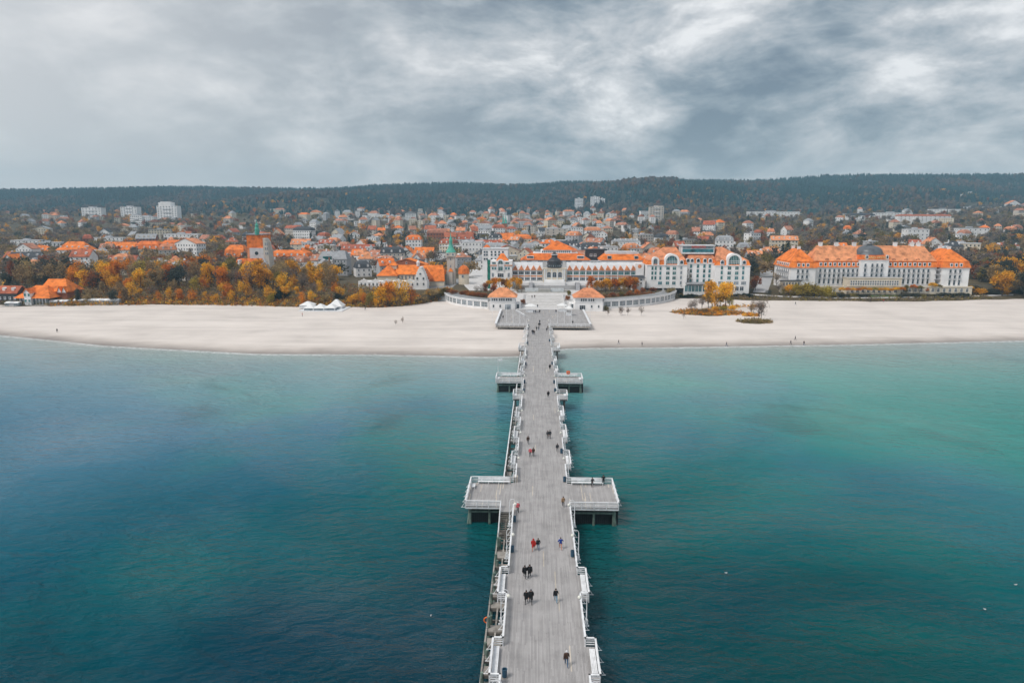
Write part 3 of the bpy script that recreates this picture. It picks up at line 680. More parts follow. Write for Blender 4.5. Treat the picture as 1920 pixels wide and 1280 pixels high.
# ================================================================ LANDMARK BUILDINGS
def wloc(q):
    v_ = Vector((0, 0, 0))
    while q is not None: v_ = v_ + q.location; q = q.parent
    return v_
class Fac:
    """reads x and z of a facade that stands at distance Y off the photograph"""
    def __init__(s, Y): s.Y = Y
    def x(s, px, py=515): return P(px, py, s.Y).x
    def z(s, py, px=1100): return P(px, py, s.Y).z
    def s(s_, px): return px * s_.Y / FPX         # pixels -> metres there
WIN = {}
def win_mesh(w, h, style='plain', glass='glass'):
    k = (round(w, 2), round(h, 2), style, glass)
    if k in WIN: return WIN[k]
    mb = MB(); t_ = min(.12, w * .12)
    if style == 'arch':
        r = w / 2; n = 10
        out = [(-r, -h / 2)] + [(r, -h / 2)] + [(r * cos(a), h / 2 - r + r * sin(a)) for a in np.linspace(0, pi, n)]
        r2 = r - t_
        inn = [(-r2, -h / 2 + t_)] + [(r2, -h / 2 + t_)] + [(r2 * cos(a), h / 2 - r + r2 * sin(a)) for a in np.linspace(0, pi, n)]
        mb.profile(inn, -.05, 0.0, 1)
        m_ = len(out); v_ = [(x, -.12, z) for x, z in out] + [(x, -.12, z) for x, z in inn] + [(x, 0, z) for x, z in out] + [(x, -.05, z) for x, z in inn]
        f_ = []
        for i in range(m_):
            j = (i + 1) % m_
            f_ += [(i, j, m_ + j, m_ + i), (j, i, 2 * m_ + i, 2 * m_ + j), (m_ + i, m_ + j, 3 * m_ + j, 3 * m_ + i)]
        mb.add(v_, f_, 0)
        mb.box(-.04, .04, -.10, -.05, -h / 2 + t_, h / 2 - t_, 0); mb.box(-r2, r2, -.10, -.05, h * .02, h * .02 + .08, 0)
    else:
        mb.box(-w / 2 + t_, w / 2 - t_, -.05, 0, -h / 2 + t_, h / 2 - t_, 1)
        for a in ((-w / 2, -w / 2 + t_, -h / 2, h / 2), (w / 2 - t_, w / 2, -h / 2, h / 2), (-w / 2 + t_, w / 2 - t_, h / 2 - t_, h / 2), (-w / 2 + t_, w / 2 - t_, -h / 2, -h / 2 + t_)):
            mb.box(a[0], a[1], -.12, 0, a[2], a[3], 0)
        n = max(1, int(round(w / 1.1)))
        for i in range(1, n): x = -w / 2 + w * i / n; mb.box(x - .035, x + .035, -.10, -.05, -h / 2 + t_, h / 2 - t_, 0)
        if h > 1.5: mb.box(-w / 2 + t_, w / 2 - t_, -.09, -.05, h * .18, h * .18 + .06, 0)
        mb.box(-w / 2 - .1, w / 2 + .1, -.2, 0, -h / 2 - .12, -h / 2 - .001, 0)
        if style == 'balcony':
            mb.box(-w / 2 - .25, w / 2 + .25, -.75, 0, -h / 2 - .28, -h / 2 - .13, 2)
            for x in np.linspace(-w / 2 - .22, w / 2 + .22, 7): mb.box(x - .03, x + .03, -.75, -.69, -h / 2 - .13, -h / 2 + .7, 2)
            mb.box(-w / 2 - .25, w / 2 + .25, -.76, -.68, -h / 2 + .7, -h / 2 + .77, 2)
    me = mb.mesh('window', [M['frame'], M[glass], M['greyroof']]); WIN[k] = me; return me
def wins(parent, Y, xs, zs, w, h, style='plain', glass='glass', name='window', rz=0.0):
    for z in zs:
        for x in xs:
            l = parent.location
            link(name, win_mesh(w, h, style, glass), parent, (x - l.x, Y - l.y, z - l.z), (0, 0, rz))
def text_part(parent, s_, x, y, z, size, m, name='lettering'):
    cu = bpy.data.curves.new('txt', 'FONT'); cu.body = s_; cu.size = size; cu.extrude = .06; cu.align_x = 'CENTER'
    o = bpy.data.objects.new('txt', cu); COL.objects.link(o)
    me = bpy.data.meshes.new_from_object(o.evaluated_get(bpy.context.evaluated_depsgraph_get())); me.name = name
    bpy.data.objects.remove(o); me.materials.clear(); me.materials.append(M[m])
    l = parent.location
    return link(name, me, parent, (x - l.x, y - l.y, z - l.z), (pi / 2, 0, 0))
def arch_ring(mb, cx, zc, ro, ri, zb, y0, y1, mi=0, n=14):
    """thick white arch band standing on zb"""
    o_ = [(cx + ro, zb)] + [(cx + ro * cos(a), zc + ro * sin(a)) for a in np.linspace(0, pi, n)] + [(cx - ro, zb)]
    i_ = [(cx + ri, zb)] + [(cx + ri * cos(a), zc + ri * sin(a)) for a in np.linspace(0, pi, n)] + [(cx - ri, zb)]
    k = len(o_)
    v_ = [(x, y0, z) for x, z in o_] + [(x, y0, z) for x, z in i_] + [(x, y1, z) for x, z in o_] + [(x, y1, z) for x, z in i_]
    f_ = []
    for i in range(k - 1):
        f_ += [(i, k + i, k + i + 1, i + 1), (i, i + 1, 2 * k + i + 1, 2 * k + i), (k + i + 1, k + i, 3 * k + i, 3 * k + i + 1)]
    mb.add(v_, f_, mi); return mb
def arch_poly(cx, zc, r, zb, n=14): return [(cx - r, zb), (cx + r, zb)] + [(cx + r * cos(a), zc + r * sin(a)) for a in np.linspace(0, pi, n)]
def dormer(parent, x, y, z, w=1.5, h=1.9, style='arch', name='dormer', m='white2', d=2.0):
    k = ('dormer', round(w, 1), round(h, 1), style, m)
    if k not in WIN:
        mb = MB()
        if style == 'arch':
            mb.profile(arch_poly(0, h - w / 2, w / 2, 0, 8), 0, d, 0); mb.profile(arch_poly(0, h - w / 2, w / 2 - .3, .45, 8), -.04, 0.3, 1)
        else:
            mb.box(-w / 2, w / 2, 0, d, 0, h, 0); mb.box(-w / 2 + .28, w / 2 - .28, -.04, .3, .4, h - .3, 1)
        WIN[k] = mb.mesh('dormer', [M[m], M['glass']])
    l = wloc(parent); return link(name, WIN[k], parent, (x - l.x, y - l.y, z - l.z))
def chimney(parent, x, y, z0, z1, w=1.2, m='white'):
    mb = MB().box(x - w / 2, x + w / 2, y - w * .35, y + w * .35, z0, z1).box(x - w * .6, x + w * .6, y - w * .45, y + w * .45, z1, z1 + .25)
    return mb.build('chimney', M[m], parent)

# ---------------------------------------------------------------- the great white hotel with the dome
F = Fac(400); GY = 400; gz = 6.0
hotel = empty('grand_hotel', (F.x(1637), GY, gz), label='long white hotel with orange mansard roofs and a dark central dome', cat='hotel')
ze, zm, zr = F.z(501, 1640), F.z(490, 1640), F.z(461.5, 1640)
x0, x1 = F.x(1524), F.x(1755)
MB().box(x0, x1, GY, GY + 17, gz - 2, ze).box(x0, x1, GY - .25, GY, ze - .45, ze - .05).build('wall', M['white'], hotel)
r = MB().frustum(x0 - .4, x1 + .4, GY - .7, GY + 17.7, ze, zm, .4, .4, 1.3, 1.3); MH = r.build('mansard_roof', M['orange'], hotel)
r = MB().frustum(x0 - .1, x1 + .1, GY + .3, GY + 16.7, zm + .004, zr, F.s(14), F.s(14), 7.9, 7.9); UR = r.build('roof', M['salmon'], hotel)
MB().box(x0 - .2, x1 + .2, GY + .05, GY + .35, zm - .1, zm + .18).build('roof_cornice', M['orange'], hotel)
for px in (1545, 1575, 1609, 1687, 1719, 1731): chimney(UR, F.x(px), GY + 8.5, zr - 1.5, zr + 1.6, 2.0)
colsL = [1537 + 8.75 * i for i in range(9)]; colsR = [1667 + 9.15 * i for i in range(9)]
zw = [F.z(y, 1640) for y in (507.5, 517, 527.5)]
for px in colsL + colsR:
    dormer(MH, F.x(px), GY - .45, ze + .55, 1.5, 2.2, 'box')
wins(hotel, GY, [F.x(p + (1637 - p) * .004) for p in colsL + colsR], zw[:2], 1.35, 2.1, 'balcony'); wins(hotel, GY, [F.x(p) for p in colsL[:6] + colsR[2:]], zw[2:], 1.35, 2.9)
for px in (1550, 1571, 1592, 1675, 1698, 1720): dormer(UR, F.x(px), GY + 1.0, zm + .8, 2.6, .8, 'arch', 'eyebrow_dormer', 'salmon', 3.0)
def gh_wing(pa, pb, cols, lab, sidewin):
    wy = GY - 3; Fw = Fac(wy); a, b_ = Fw.x(pa), Fw.x(pb)
    e1, m1, t1 = Fw.z(502, pa), Fw.z(491, pa), Fw.z(468, pa)
    MB().box(a, b_, wy, wy + 27, gz - 2, e1).box(a - .12, b_ + .12, wy - .25, wy, e1 - .45, e1 - .05).build('wing_wall', M['white'], hotel)
    mw = MB().frustum(a - .7, b_ + .7, wy - .7, wy + 27.7, e1 + .003, m1, 1.3, 1.3, 1.3, 1.3).build('wing_mansard', M['orange'], hotel)
    rw = MB().frustum(a + .3, b_ - .3, wy + .3, wy + 26.7, m1 + .004, t1, (b_ - a) / 2 - .9, (b_ - a) / 2 - .9, 8, 8).build('wing_roof', M['orange'], hotel)
    xs_ = [Fw.x(c) for c in cols]
    for x in xs_: dormer(mw, x, wy - .45, e1 + .55, 1.5, 2.0, 'box')
    wins(hotel, wy, xs_, [Fw.z(y, pa) for y in (508.5, 519)], 1.35, 2.1, 'balcony')
    if not sidewin: wins(hotel, wy, xs_, [Fw.z(530, pa)], 1.35, 2.9)
    if sidewin:
        for k in range(7):
            dm = dormer(mw, a, wy + 3.5 + k * 3, e1 + .55, 1.5, 2.0, 'box'); dm.rotation_euler = (0, 0, -pi / 2); dm.location.x -= .45
            for z in (508.5, 519): link('window', win_mesh(1.35, 2.1, 'balcony'), hotel, (a - hotel.location.x, wy + 3.5 + k * 3 - GY, Fw.z(z, pa) - gz), (0, 0, -pi / 2))
    for k in (9, 18): chimney(rw, (a + b_) / 2, wy + k, t1 - .6, t1 + 1.2, 1.6)
gh_wing(1482, 1529, (1496, 1504.5, 1513), '', True); gh_wing(1766, 1817, (1781.5, 1790.5, 1799.5), '', False)
# centre block with dome
cy = GY - 2.5; Fc = Fac(cy); a, b_ = Fc.x(1612), Fc.x(1664.5); cz, c1, c2, c3 = Fc.z(487, 1638), Fc.z(478.5, 1638), Fc.z(461, 1638), 0
MB().box(a, b_, cy, cy + 17, gz - 2, cz).box(a - .2, b_ + .2, cy - .3, cy, cz - .5, cz - .05).build('centre_wall', M['white'], hotel)
MB().frustum(a - .4, b_ + .4, cy - .4, cy + 17.4, cz + .003, c1, .5, .5, .5, .5).build('centre_roof_band', M['orange'], hotel)
R = (b_ - a) / 2 - .2; hd = c2 - c1
dome = MB().lathe((a + b_) / 2, cy + 8.5, [(R + .5, c1 - .05), (R + .55, c1 + .25)] + [(R * cos(q) ** .8 + .02, c1 + .25 + hd * sin(q) * .95) for q in np.linspace(.02, 1.45, 9)] + [(1.6, c1 + hd), (1.6, c1 + hd + .7), (1.2, c1 + hd + .9)], 28).build('dome', M['domelead'], hotel, smooth=True)
for px in (1621.5, 1631, 1640.5, 1653): pass
wins(hotel, cy, [Fc.x(p) for p in (1621, 1634, 1643, 1652)], [Fc.z(y, 1638) for y in (497.5, 507, 516.5)], 1.35, 2.1, 'balcony')
for px in (1622, 1660): dormer(hotel, Fc.x(px), cy - .5, cz + .4, 1.5, 2.2, 'box')
text_part(hotel, 'GRAND HOTEL', (a + b_) / 2, cy - .45, cz + .6, 1.9, 'gold', 'roof_lettering')
# loggia strip between main block and right wing
for k, y in enumerate((505, 514, 523, 532)):
    MB().box(F.x(1752), F.x(1766), GY - 2.4, GY, F.z(y, 1760) - .15, F.z(y, 1760) + .1).build('balcony', M['greyw'], hotel)
# terrace restaurant in front
ty = 391.5; Ft = Fac(ty); a, b_ = Ft.x(1590), Ft.x(1692); t1 = Ft.z(522, 1640)
MB().box(a, b_, ty, GY - 2.6, 1.5, t1).box(a - .3, b_ + .3, ty - .3, GY - 2.6, t1, t1 + .4).box(a - .2, b_ + .2, ty - .3, ty, Ft.z(537, 1640) - .15, Ft.z(537, 1640) + .15).build('terrace_wall', M['cream'], hotel)
MB().box(a, b_, ty + .6, GY - 2.7, t1 + .4, t1 + .5).build('terrace_roof', M['greyroof'], hotel)
wins(hotel, ty, [a + 2.2 + i * (b_ - a - 4.4) / 19 for i in range(20)], [Ft.z(528, 1640), Ft.z(532.6, 1640)], 1.0, 1.2)
wins(hotel, ty, [a + 3 + i * (b_ - a - 6) / 8 for i in range(9)], [Ft.z(544, 1640)], 1.6, 2.6, 'arch')
ay = 395.5; Fa = Fac(ay)
for pa, pb in ((1692.5, 1826), (1529, 1589.5)):
    a, b_ = Fa.x(pa), Fa.x(pb)
    MB().box(a, b_, ay, GY - 3.1, 1.5, Fa.z(538.5, 1700)).box(a - .2, b_ + .2, ay - .25, GY - 3.1, Fa.z(538.5, 1700), Fa.z(537, 1700)).build('basement_terrace', M['cream'], hotel)
    n = int((b_ - a) / 3.2); wins(hotel, ay, [a + 1.6 + i * 3.2 for i in range(n)], [Fa.z(543.5, 1700)], 1.5, 2.2, 'arch')
a = Fac(394).x(1466); MB().box(a, a + 11, 393.6, 396.8, 2, Fac(394).z(527, 1480)).build('porch_wall', M['cream'], hotel); MB().box(a - .4, a + 11.4, 393.2, 396.7, Fac(394).z(527, 1480), Fac(394).z(525.6, 1480)).build('porch_roof', M['darkroof'], hotel)
wins(hotel, 393.6, [a + 1.4 + 1.65 * i for i in range(6)], [Fac(394).z(532, 1480)], 1.1, 2.0)

# ---------------------------------------------------------------- hotel with the two glazed arches
HY = 390; F = Fac(HY); hz = 4.2
h2 = empty('arched_hotel', (F.x(1310), HY, hz), label='white hotel with two big teal-glazed arches and orange mansard roofs', cat='hotel')
def wing(pa, pb, ye, ytop, ridge, Y, dep, nm, ybase=None):
    f = Fac(Y); a, b_ = f.x(pa), f.x(pb); e1 = f.z(ye, pa); m1 = f.z(ye - 8.5, pa); t1 = f.z(ytop, pa)
    zb = hz - 2.5 if ybase is None else f.z(ybase, pa)
    MB().box(a, b_, Y, Y + dep, zb, e1).box(a - .3, b_ + .3, Y - .35, Y, e1 - .3, e1 + .05).build(nm + '_wall', M['white'], h2)
    lo = MB().frustum(a - .1, b_ + .1, Y - .1, Y + dep + .1, e1 + .003, m1, .9, .9, .9, .9).build(nm + '_mansard', M['orange'], h2)
    up = MB().frustum(a + .5, b_ - .5, Y + .5, Y + dep - .5, m1 + .004, t1, f.x(ridge[0]) - a, b_ - f.x(ridge[1]), dep / 2 - 1.2, dep / 2 - 1.2).build(nm + '_roof', M['salmon'], h2)
    return lo, up, e1, m1
lo1, up1, e1, m1 = wing(1213, 1288, 496.5, 464.5, (1247, 1273), HY, 20, 'left_wing', 540)
lo2, up2, e2, m2 = wing(1287.8, 1341, 493.5, 474, (1290, 1339), HY + 3, 14, 'middle')
lo3, up3, e3, m3 = wing(1340.5, 1406, 497.5, 464.5, (1347, 1362), HY, 20, 'right_wing')
for pc, top in ((1258.5, 475.5), (1375, 475)):
    cx = F.x(pc); ro = F.s(14); ri = F.s(10.3); zb = F.z(497.5, pc); zc = F.z(top, pc) - ro
    arch_ring(MB(), cx, zc, ro, ri, zb, HY - .6, HY + 7).build('gable_arch', M['white'], h2)
    g = MB().profile(arch_poly(cx, zc, ri, zb), HY + .1, HY + .4, 0).build('arch_glazing', M['glassteal'], h2)
    mb = MB()
    for q in np.linspace(-.75, .75, 6): mb.box(cx + ri * q - .07, cx + ri * q + .07, HY, HY + .1, zb, zc + ri * sqrt(1 - q * q) - .1)
    mb.box(cx - ri, cx + ri, HY - .02, HY + .09, zc - .1, zc + .1); mb.box(cx - ri, cx + ri, HY - .02, HY + .09, zb + 1.5, zb + 1.7); mb.build('glazing_bars', M['frame'], g)
cx = F.x(1228); ro = F.s(7); zb = F.z(497.5, 1228); zc = F.z(481.5, 1228) - ro
arch_ring(MB(), cx, zc, ro, ro - 1, zb, HY - .5, HY + 5).build('gable_arch', M['white'], h2)
MB().profile(arch_poly(cx, zc, ro - 1, zb), HY + .05, HY + .3).build('arch_glazing', M['glasspale'], h2)
for px, lo in ((1277, lo1), (1353, lo3), (1394, lo3)): dormer(lo, F.x(px), HY - .3, e1 + .2, 2.2, 2.6, 'arch')
for px in (1289, 1296.5, 1308, 1320.5, 1330.5): dormer(lo2, Fac(HY + 3).x(px), HY + 2.7, e2 + .2, 2.2, 2.6, 'arch')
wins(h2, HY, [F.x(p) for p in (1223, 1229, 1238)], [F.z(y, 1250) for y in (503, 512, 521)], 1.3, 2.1, 'plain', 'glassteal')
wins(h2, HY, [F.x(p) for p in (1252, 1264)], [F.z(y, 1250) for y in (503, 512, 521, 530.5)], 2.1, 1.9, 'plain', 'glassteal')
wins(h2, HY, [F.x(1277)], [F.z(y, 1250) for y in (502, 511, 520, 530)], 1.3, 2.0, 'plain', 'glasspale'); wins(h2, HY, [F.x(1238)], [F.z(530.5, 1250)], 2.4, 1.9, 'plain', 'glassteal')
wins(h2, HY + 3, [Fac(HY + 3).x(p) for p in (1295, 1308, 1320, 1330)], [Fac(HY + 3).z(y, 1300) for y in (499, 508, 517, 526)], 1.5, 2.2, 'plain', 'glassteal')
wins(h2, HY, [F.x(p) for p in (1353, 1393)], [F.z(y, 1380) for y in (502, 511, 520.5)], 1.4, 2.2, 'plain', 'glassteal')
wins(h2, HY, [F.x(p) for p in (1367, 1381)], [F.z(y, 1380) for y in (502.5, 512, 521)], 2.1, 2.0, 'plain', 'glassteal')
wins(h2, HY, [F.x(p) for p in (1352, 1367, 1381, 1395)], [F.z(530.5, 1380)], 2.9, 2.0, 'plain', 'glasspale')
# recess under the left wing, entrance canopy and glazed ground floor
for px in (1225, 1245, 1267, 1287): MB().box(F.x(px) - .5, F.x(px) + .5, HY + .3, HY + 1.3, hz - 2.5, F.z(540, 1250)).build('column', M['white'], h2)
MB().box(F.x(1214), F.x(1288), HY + 7, HY + 19, hz - 2, F.z(540, 1250)).build('recess_wall', M['greyw'], h2)
f2 = Fac(HY - 3); MB().box(f2.x(1288), f2.x(1332), HY - 3, HY + 2.9, f2.z(533.5, 1300), f2.z(530.5, 1300)).build('entrance_canopy', M['greyroof'], h2)
f2 = Fac(HY - 1); MB().box(f2.x(1284), f2.x(1341), HY - 1, HY + 2.9, hz - 2.5, f2.z(535, 1300)).build('entrance_hall', M['white'], h2)
wins(h2, HY - 1, [f2.x(p) for p in (1288, 1294.5, 1301, 1307.5, 1314, 1322, 1330)], [f2.z(541, 1300)], 1.8, 3.6, 'plain', 'glassteal')
wins(h2, HY, [F.x(p) for p in (1366, 1374, 1383, 1392)], [F.z(541, 1380)], 2.3, 2.4)
gy = HY + 6; f2 = Fac(gy); a, b_ = f2.x(1276), f2.x(1337)
gl = MB().box(a, b_, gy, gy + 8, f2.z(476, 1300), f2.z(461, 1300)).build('roof_lounge', M['white2'], h2)
MB().box(a + .5, b_ - .5, gy - .06, gy, f2.z(473, 1300), f2.z(467, 1300)).build('lounge_glazing', M['glassteal'], gl); MB().box(a + .5, b_ - .5, gy - .06, gy, f2.z(466.3, 1300), f2.z(461.6, 1300)).build('lounge_glazing', M['glasspale'], gl)
MB().box(a - .6, b_ + .6, gy - .5, gy + 8.5, f2.z(461, 1300) + .002, f2.z(459.5, 1300)).build('lounge_roof', M['paleroof'], gl)
text_part(h2, 'SHERATON', f2.x(1307), gy - .6, f2.z(464.6, 1307), 1.55, 'redlet', 'roof_lettering')

# ---------------------------------------------------------------- spa house on the plaza
SY = 398; F = Fac(SY); sz = 6.3
spa = empty('spa_house', (F.x(1040), SY, sz), label='long low white spa house with saw-tooth orange gables and a black rotunda', cat='building')
def spa_front(pa, pb, n, lower):
    a, b_ = F.x(pa), F.x(pb); zt = F.z(507, 1040); w = (b_ - a) / n
    MB().box(a, b_, SY, SY + 12, sz - 1, zt).build('wall', M['white'], spa)
    MB().add([(a, SY - .3, zt + .01), (b_, SY - .3, zt + .01), (b_, SY + 7, F.z(494, 1040) + .4), (a, SY + 7, F.z(494, 1040) + .4), (a, SY + 7, zt), (b_, SY + 7, zt)], [(0, 1, 2, 3), (0, 4, 5, 1), (1, 5, 2), (0, 3, 4), (2, 5, 4, 3)]).build('front_roof', M['paleroof'], spa)
    zb = F.z(506.5, 1040); zp = F.z(498.5, 1040)
    gm_ = MB().profile([(-w * .46, 0), (w * .46, 0), (0, zp - zb)], 0, .5).add([(-w * .46, .5, 0), (0, .5, zp - zb), (0, 6.5, zp - zb + .3), (w * .46, .5, 0)], [(0, 2, 1), (1, 2, 3)]).mesh('gablet', M['salmon'])
    for i in range(n):
        x = a + w * (i + .5)
        link('gablet', gm_, spa, (x - spa.location.x, -.55, zb - sz))
        MB().box(a + w * i - .18, a + w * i + .18, SY - .22, SY, sz - 1, zt - .3).build('pilaster', M['white2'], spa)
        MB().box(a + w * i + .2, a + w * (i + 1) - .2, SY - .08, SY, F.z(519, 1040), F.z(516.4, 1040)).build('spandrel', M['salmon'], spa)
    wins(spa, SY, [a + w * (i + .5) for i in range(n)], [F.z(511.7, 1040)], w - .65, 2.0, 'plain', 'glass' if lower else 'glassteal'); wins(spa, SY, [a + w * (i + .5) for i in range(n)], [F.z(522.7, 1040)], w - .65, 1.8)
spa_front(960.3, 1017.5, 5, True); spa_front(1062.5, 1206, 12, False)
# terraces and stairs down to the plaza
fy = Fac(SY - 5); MB().box(fy.x(975), fy.x(1130), SY - 5, SY - .25, 4.5, fy.z(529.5, 1040)).build('terrace', M['white'], spa)
fy = Fac(SY - 8.5); MB().box(fy.x(972), fy.x(1135), SY - 8.5, SY - 5, 4, fy.z(535.5, 1040)).build('terrace_step', M['paving2'], spa)
for pa, pb in ((992, 999), (1079, 1087)):
    mb = MB()
    for i in range(9): mb.box(fy.x(pa), fy.x(pb), SY - 9.2 - i * .4, SY - 5 + .001 * i, 4, fy.z(529.5, 1040) - .0 - i * .26 - .05)
    mb.build('outdoor_stair', M['greyw'], spa)
# rotunda
ry = SY - 4; f = Fac(ry); rc = f.x(1039.7); a, b_ = f.x(1018.5), f.x(1061)
MB().box(a, b_, ry, SY - .01, sz - 2, f.z(504.5, 1040)).box(a - .3, b_ + .3, ry - .3, SY - .02, f.z(504.5, 1040), f.z(503, 1040)).build('rotunda_porch', M['cream'], spa)
for px in (1029.3, 1039.7, 1050): link('arched_opening', win_mesh(2.3, 3.3, 'arch', 'glass'), spa, (f.x(px) - spa.location.x, ry - SY, f.z(514.8, 1040) - sz))
for px in (1021, 1024, 1034.5, 1044.8, 1055.5, 1058.5): MB().box(f.x(px) - .28, f.x(px) + .28, ry - .3, ry, sz, f.z(505, 1040)).build('porch_column', M['white2'], spa)
MB().box(a + 1, b_ - 1, ry - 2.5, ry - .31, sz - 2, f.z(524, 1040)).box(a + .4, b_ - .4, ry - 3.2, ry - 2.5, sz - 2, f.z(527, 1040)).build('porch_steps', M['white'], spa)
yc = ry + 4.2; q = f.s
zz = [f.z(y, 1040) for y in (503, 500.5, 492, 490.5, 487, 484.2, 483, 478.5, 477.8, 475.5, 472)]
MB().lathe(rc, yc, [(q(13.6), zz[0]), (q(13.4), zz[1]), (q(13.0), zz[2]), (q(13.8), zz[3]), (q(10.5), zz[4]), (q(6.3), zz[5]), (q(5.6), zz[6]), (q(5.3), zz[7]), (q(6.4), zz[8]), (q(3.2), zz[9]), (.12, zz[10])], 20).build('rotunda_roof', M['slate'], spa)
for k in range(20):
    an = 2 * pi * (k + .5) / 20
    MB().tube((rc + q(13.7) * cos(an), yc + q(13.7) * sin(an), zz[0] + .8), (rc + q(13.5) * cos(an), yc + q(13.5) * sin(an), zz[0] + 1.8), .35, n=5).build('rotunda_window', M['glasspale'], spa)
MB().lathe(rc, yc, [(q(6.9), zz[8] - .25), (q(7.0), zz[8] + .05), (q(6.2), zz[8] + .12)], 20).build('lantern_ring', M['white2'], spa)
# upper blocks behind
def upper(pa, pb, yw, ye, yt, Y, dep, inset, wall='white', roof='orange', flat='paleroof', name='upper'):
    f = Fac(Y); a, b_ = f.x(pa), f.x(pb); e1, t1 = f.z(ye, pa), f.z(yt, pa)
    MB().box(a, b_, Y, Y + dep, sz, e1).build(name + '_wall', M[wall], spa)
    r_ = MB().frustum(a - .5, b_ + .5, Y - .5, Y + dep + .5, e1 + .003, t1, inset, inset, 3.2, 3.2).build(name + '_roof', M[roof], spa)
    return f, a, b_, e1, t1, r_
f, a, b_, e1, t1, r_ = upper(977, 1106, 497, 487.5, 475.5, 408, 16, 6.5)
wins(spa, 408, [f.x(p) for p in (992, 1013, 1030, 1050, 1065, 1086)], [f.z(491.7, 1040)], 3.0, 2.0, 'plain', 'glasspale')
for px in (994, 1088): dormer(r_, f.x(px), 408.2, e1 + .8, 4.2, 1.7, 'box', m='white2')
MB().box(a + 7, b_ - 7, 411.5, 420.5, t1 - .5, t1 + .35).build('roof_parapet', M['white'], spa)
f = Fac(413); a, b_ = f.x(1013.5), f.x(1071); MB().box(a, b_, 413, 425, f.z(477, 1040), f.z(468.6, 1040)).build('clerestory', M['white'], spa)
wins(spa, 413, [a + 1.2 + i * (b_ - a - 2.4) / 13 for i in range(14)], [f.z(472.3, 1040)], 1.0, 1.5)
MB().frustum(f.x(1018), f.x(1082), 412.6, 427, f.z(468.6, 1040) + .003, f.z(451.5, 1040), f.s(24), f.s(38), 7.1, 7.1).build('pyramid_roof', M['orange'], spa)
f, a, b_, e1, t1, r_ = upper(1125, 1207, 495, 487.5, 477, 408, 16, 3.6, name='right_upper')
for px in (1142, 1192): dormer(r_, f.x(px), 408, e1 + .3, 2.4, 2.2, 'box', m='greyw')
MB().box(a + 3.6, b_ - 3.6, 411.4, 421, t1 - .3, f.z(472.3, 1160)).build('roof_terrace', M['paleroof'], spa)
f = Fac(404.8); MB().box(f.x(1105), f.x(1127), 404.8, 409, sz, f.z(489, 1115)).build('link_block', M['greyw'], spa); wins(spa, 404.8, [f.x(1110), f.x(1116), f.x(1122)], [f.z(492.5, 1115)], 1.7, 1.4, 'plain', 'glassteal')
f = Fac(SY - .6); MB().box(f.x(1191.5), f.x(1207), SY - .6, SY + 6, sz, f.z(494, 1200)).build('end_tower', M['white'], spa)
mb = MB(); mb.profile([(f.x(1199) + 1.1 * cos(t_), f.z(499.5, 1199) + 1.1 * sin(t_)) for t_ in np.linspace(0, 2 * pi, 14, endpoint=False)], SY - .68, SY - .6); mb.build('round_emblem', M['salmon'], spa)
# black building behind the spa house
f = Fac(424); e = empty('black_building', (f.x(1117), 424, 6.6), label='black-clad flat-roofed building behind the spa house', cat='building')
MB().box(f.x(1098), f.x(1137), 424, 434, 6, f.z(468.5, 1117)).build('wall', M['slate'], e); MB().box(f.x(1097), f.x(1138), 423.6, 434.4, f.z(468.5, 1117), f.z(467.5, 1117)).build('roof', M['darkroof'], e)
wins(e, 424, [f.x(1107.5), f.x(1115)], [f.z(478, 1117)], 1.6, 1.5, 'plain', 'glasspale')
# corner pavilion of the spa house with the arched window
CY = 393.5; f = Fac(CY); e = empty('corner_block', (f.x(939), CY, 6.3), label='white corner block with orange pyramid roof and tall arched window', cat='building')
a, b_ = f.x(919.5), f.x(960)
MB().box(a, b_, CY, CY + 14, 5, f.z(489, 940)).box(a - .25, b_ + .25, CY - .3, CY, f.z(498.5, 940), f.z(496.3, 940)).build('wall', M['white'], e)
MB().box(a - .3, a + 4.8, CY - .34, CY - .3, f.z(498.3, 940), f.z(496.5, 940)).build('tile_band', M['salmon'], e); MB().box(b_ - 4.8, b_ + .3, CY - .34, CY - .3, f.z(498.3, 940), f.z(496.5, 940)).build('tile_band', M['salmon'], e)
MB().frustum(f.x(929.5), f.x(953), CY + 1, CY + 9, f.z(489, 940) + .003, f.z(476, 940), f.s(9), f.s(9), 3.6, 3.6).build('roof', M['orange'], e)
cx = f.x(938.6); ro = f.s(6.8); zc = f.z(486, 940) - ro
arch_ring(MB(), cx, zc, ro, ro - .75, f.z(508, 940), CY - .5, CY + 2).build('window_surround', M['white2'], e)
MB().profile(arch_poly(cx, zc, ro - .75, f.z(507, 940)), CY - .15, CY - .02).build('arched_window', M['glassteal'], e)
mb = MB()
for k in (-.5, 0, .5): mb.box(cx + k * ro * .85 - .06, cx + k * ro * .85 + .06, CY - .25, CY - .15, f.z(507, 940), zc + ro * .5)
for zq in (500, 495.5): mb.box(cx - ro + .75, cx + ro - .75, CY - .26, CY - .16, f.z(zq, 940) - .1, f.z(zq, 940) + .1)
mb.build('glazing_bars', M['frame'], e)
wins(e, CY, [f.x(p) for p in (926.3, 951)], [f.z(493.3, 940)], 2.2, 1.3, 'plain', 'glassteal'); wins(e, CY, [f.x(p) for p in (924, 928.8, 949, 954)], [f.z(503, 940)], 1.3, 1.6, 'plain', 'glassteal')
wins(e, CY, [cx], [f.z(516, 940)], 3.6, 2.4); wins(e, CY, [f.x(924), f.x(953.8)], [f.z(515.5, 940)], 1.4, 2.5, 'plain', 'glasspale')
f = Fac(394); e = empty('netted_scaffold', (f.x(916.5), 394, 6.3), label='tall narrow scaffold wrapped in green netting beside the corner block', cat='scaffold')
mb = MB(); a, b_, zt = f.x(914.2), f.x(919), f.z(487.5, 917)
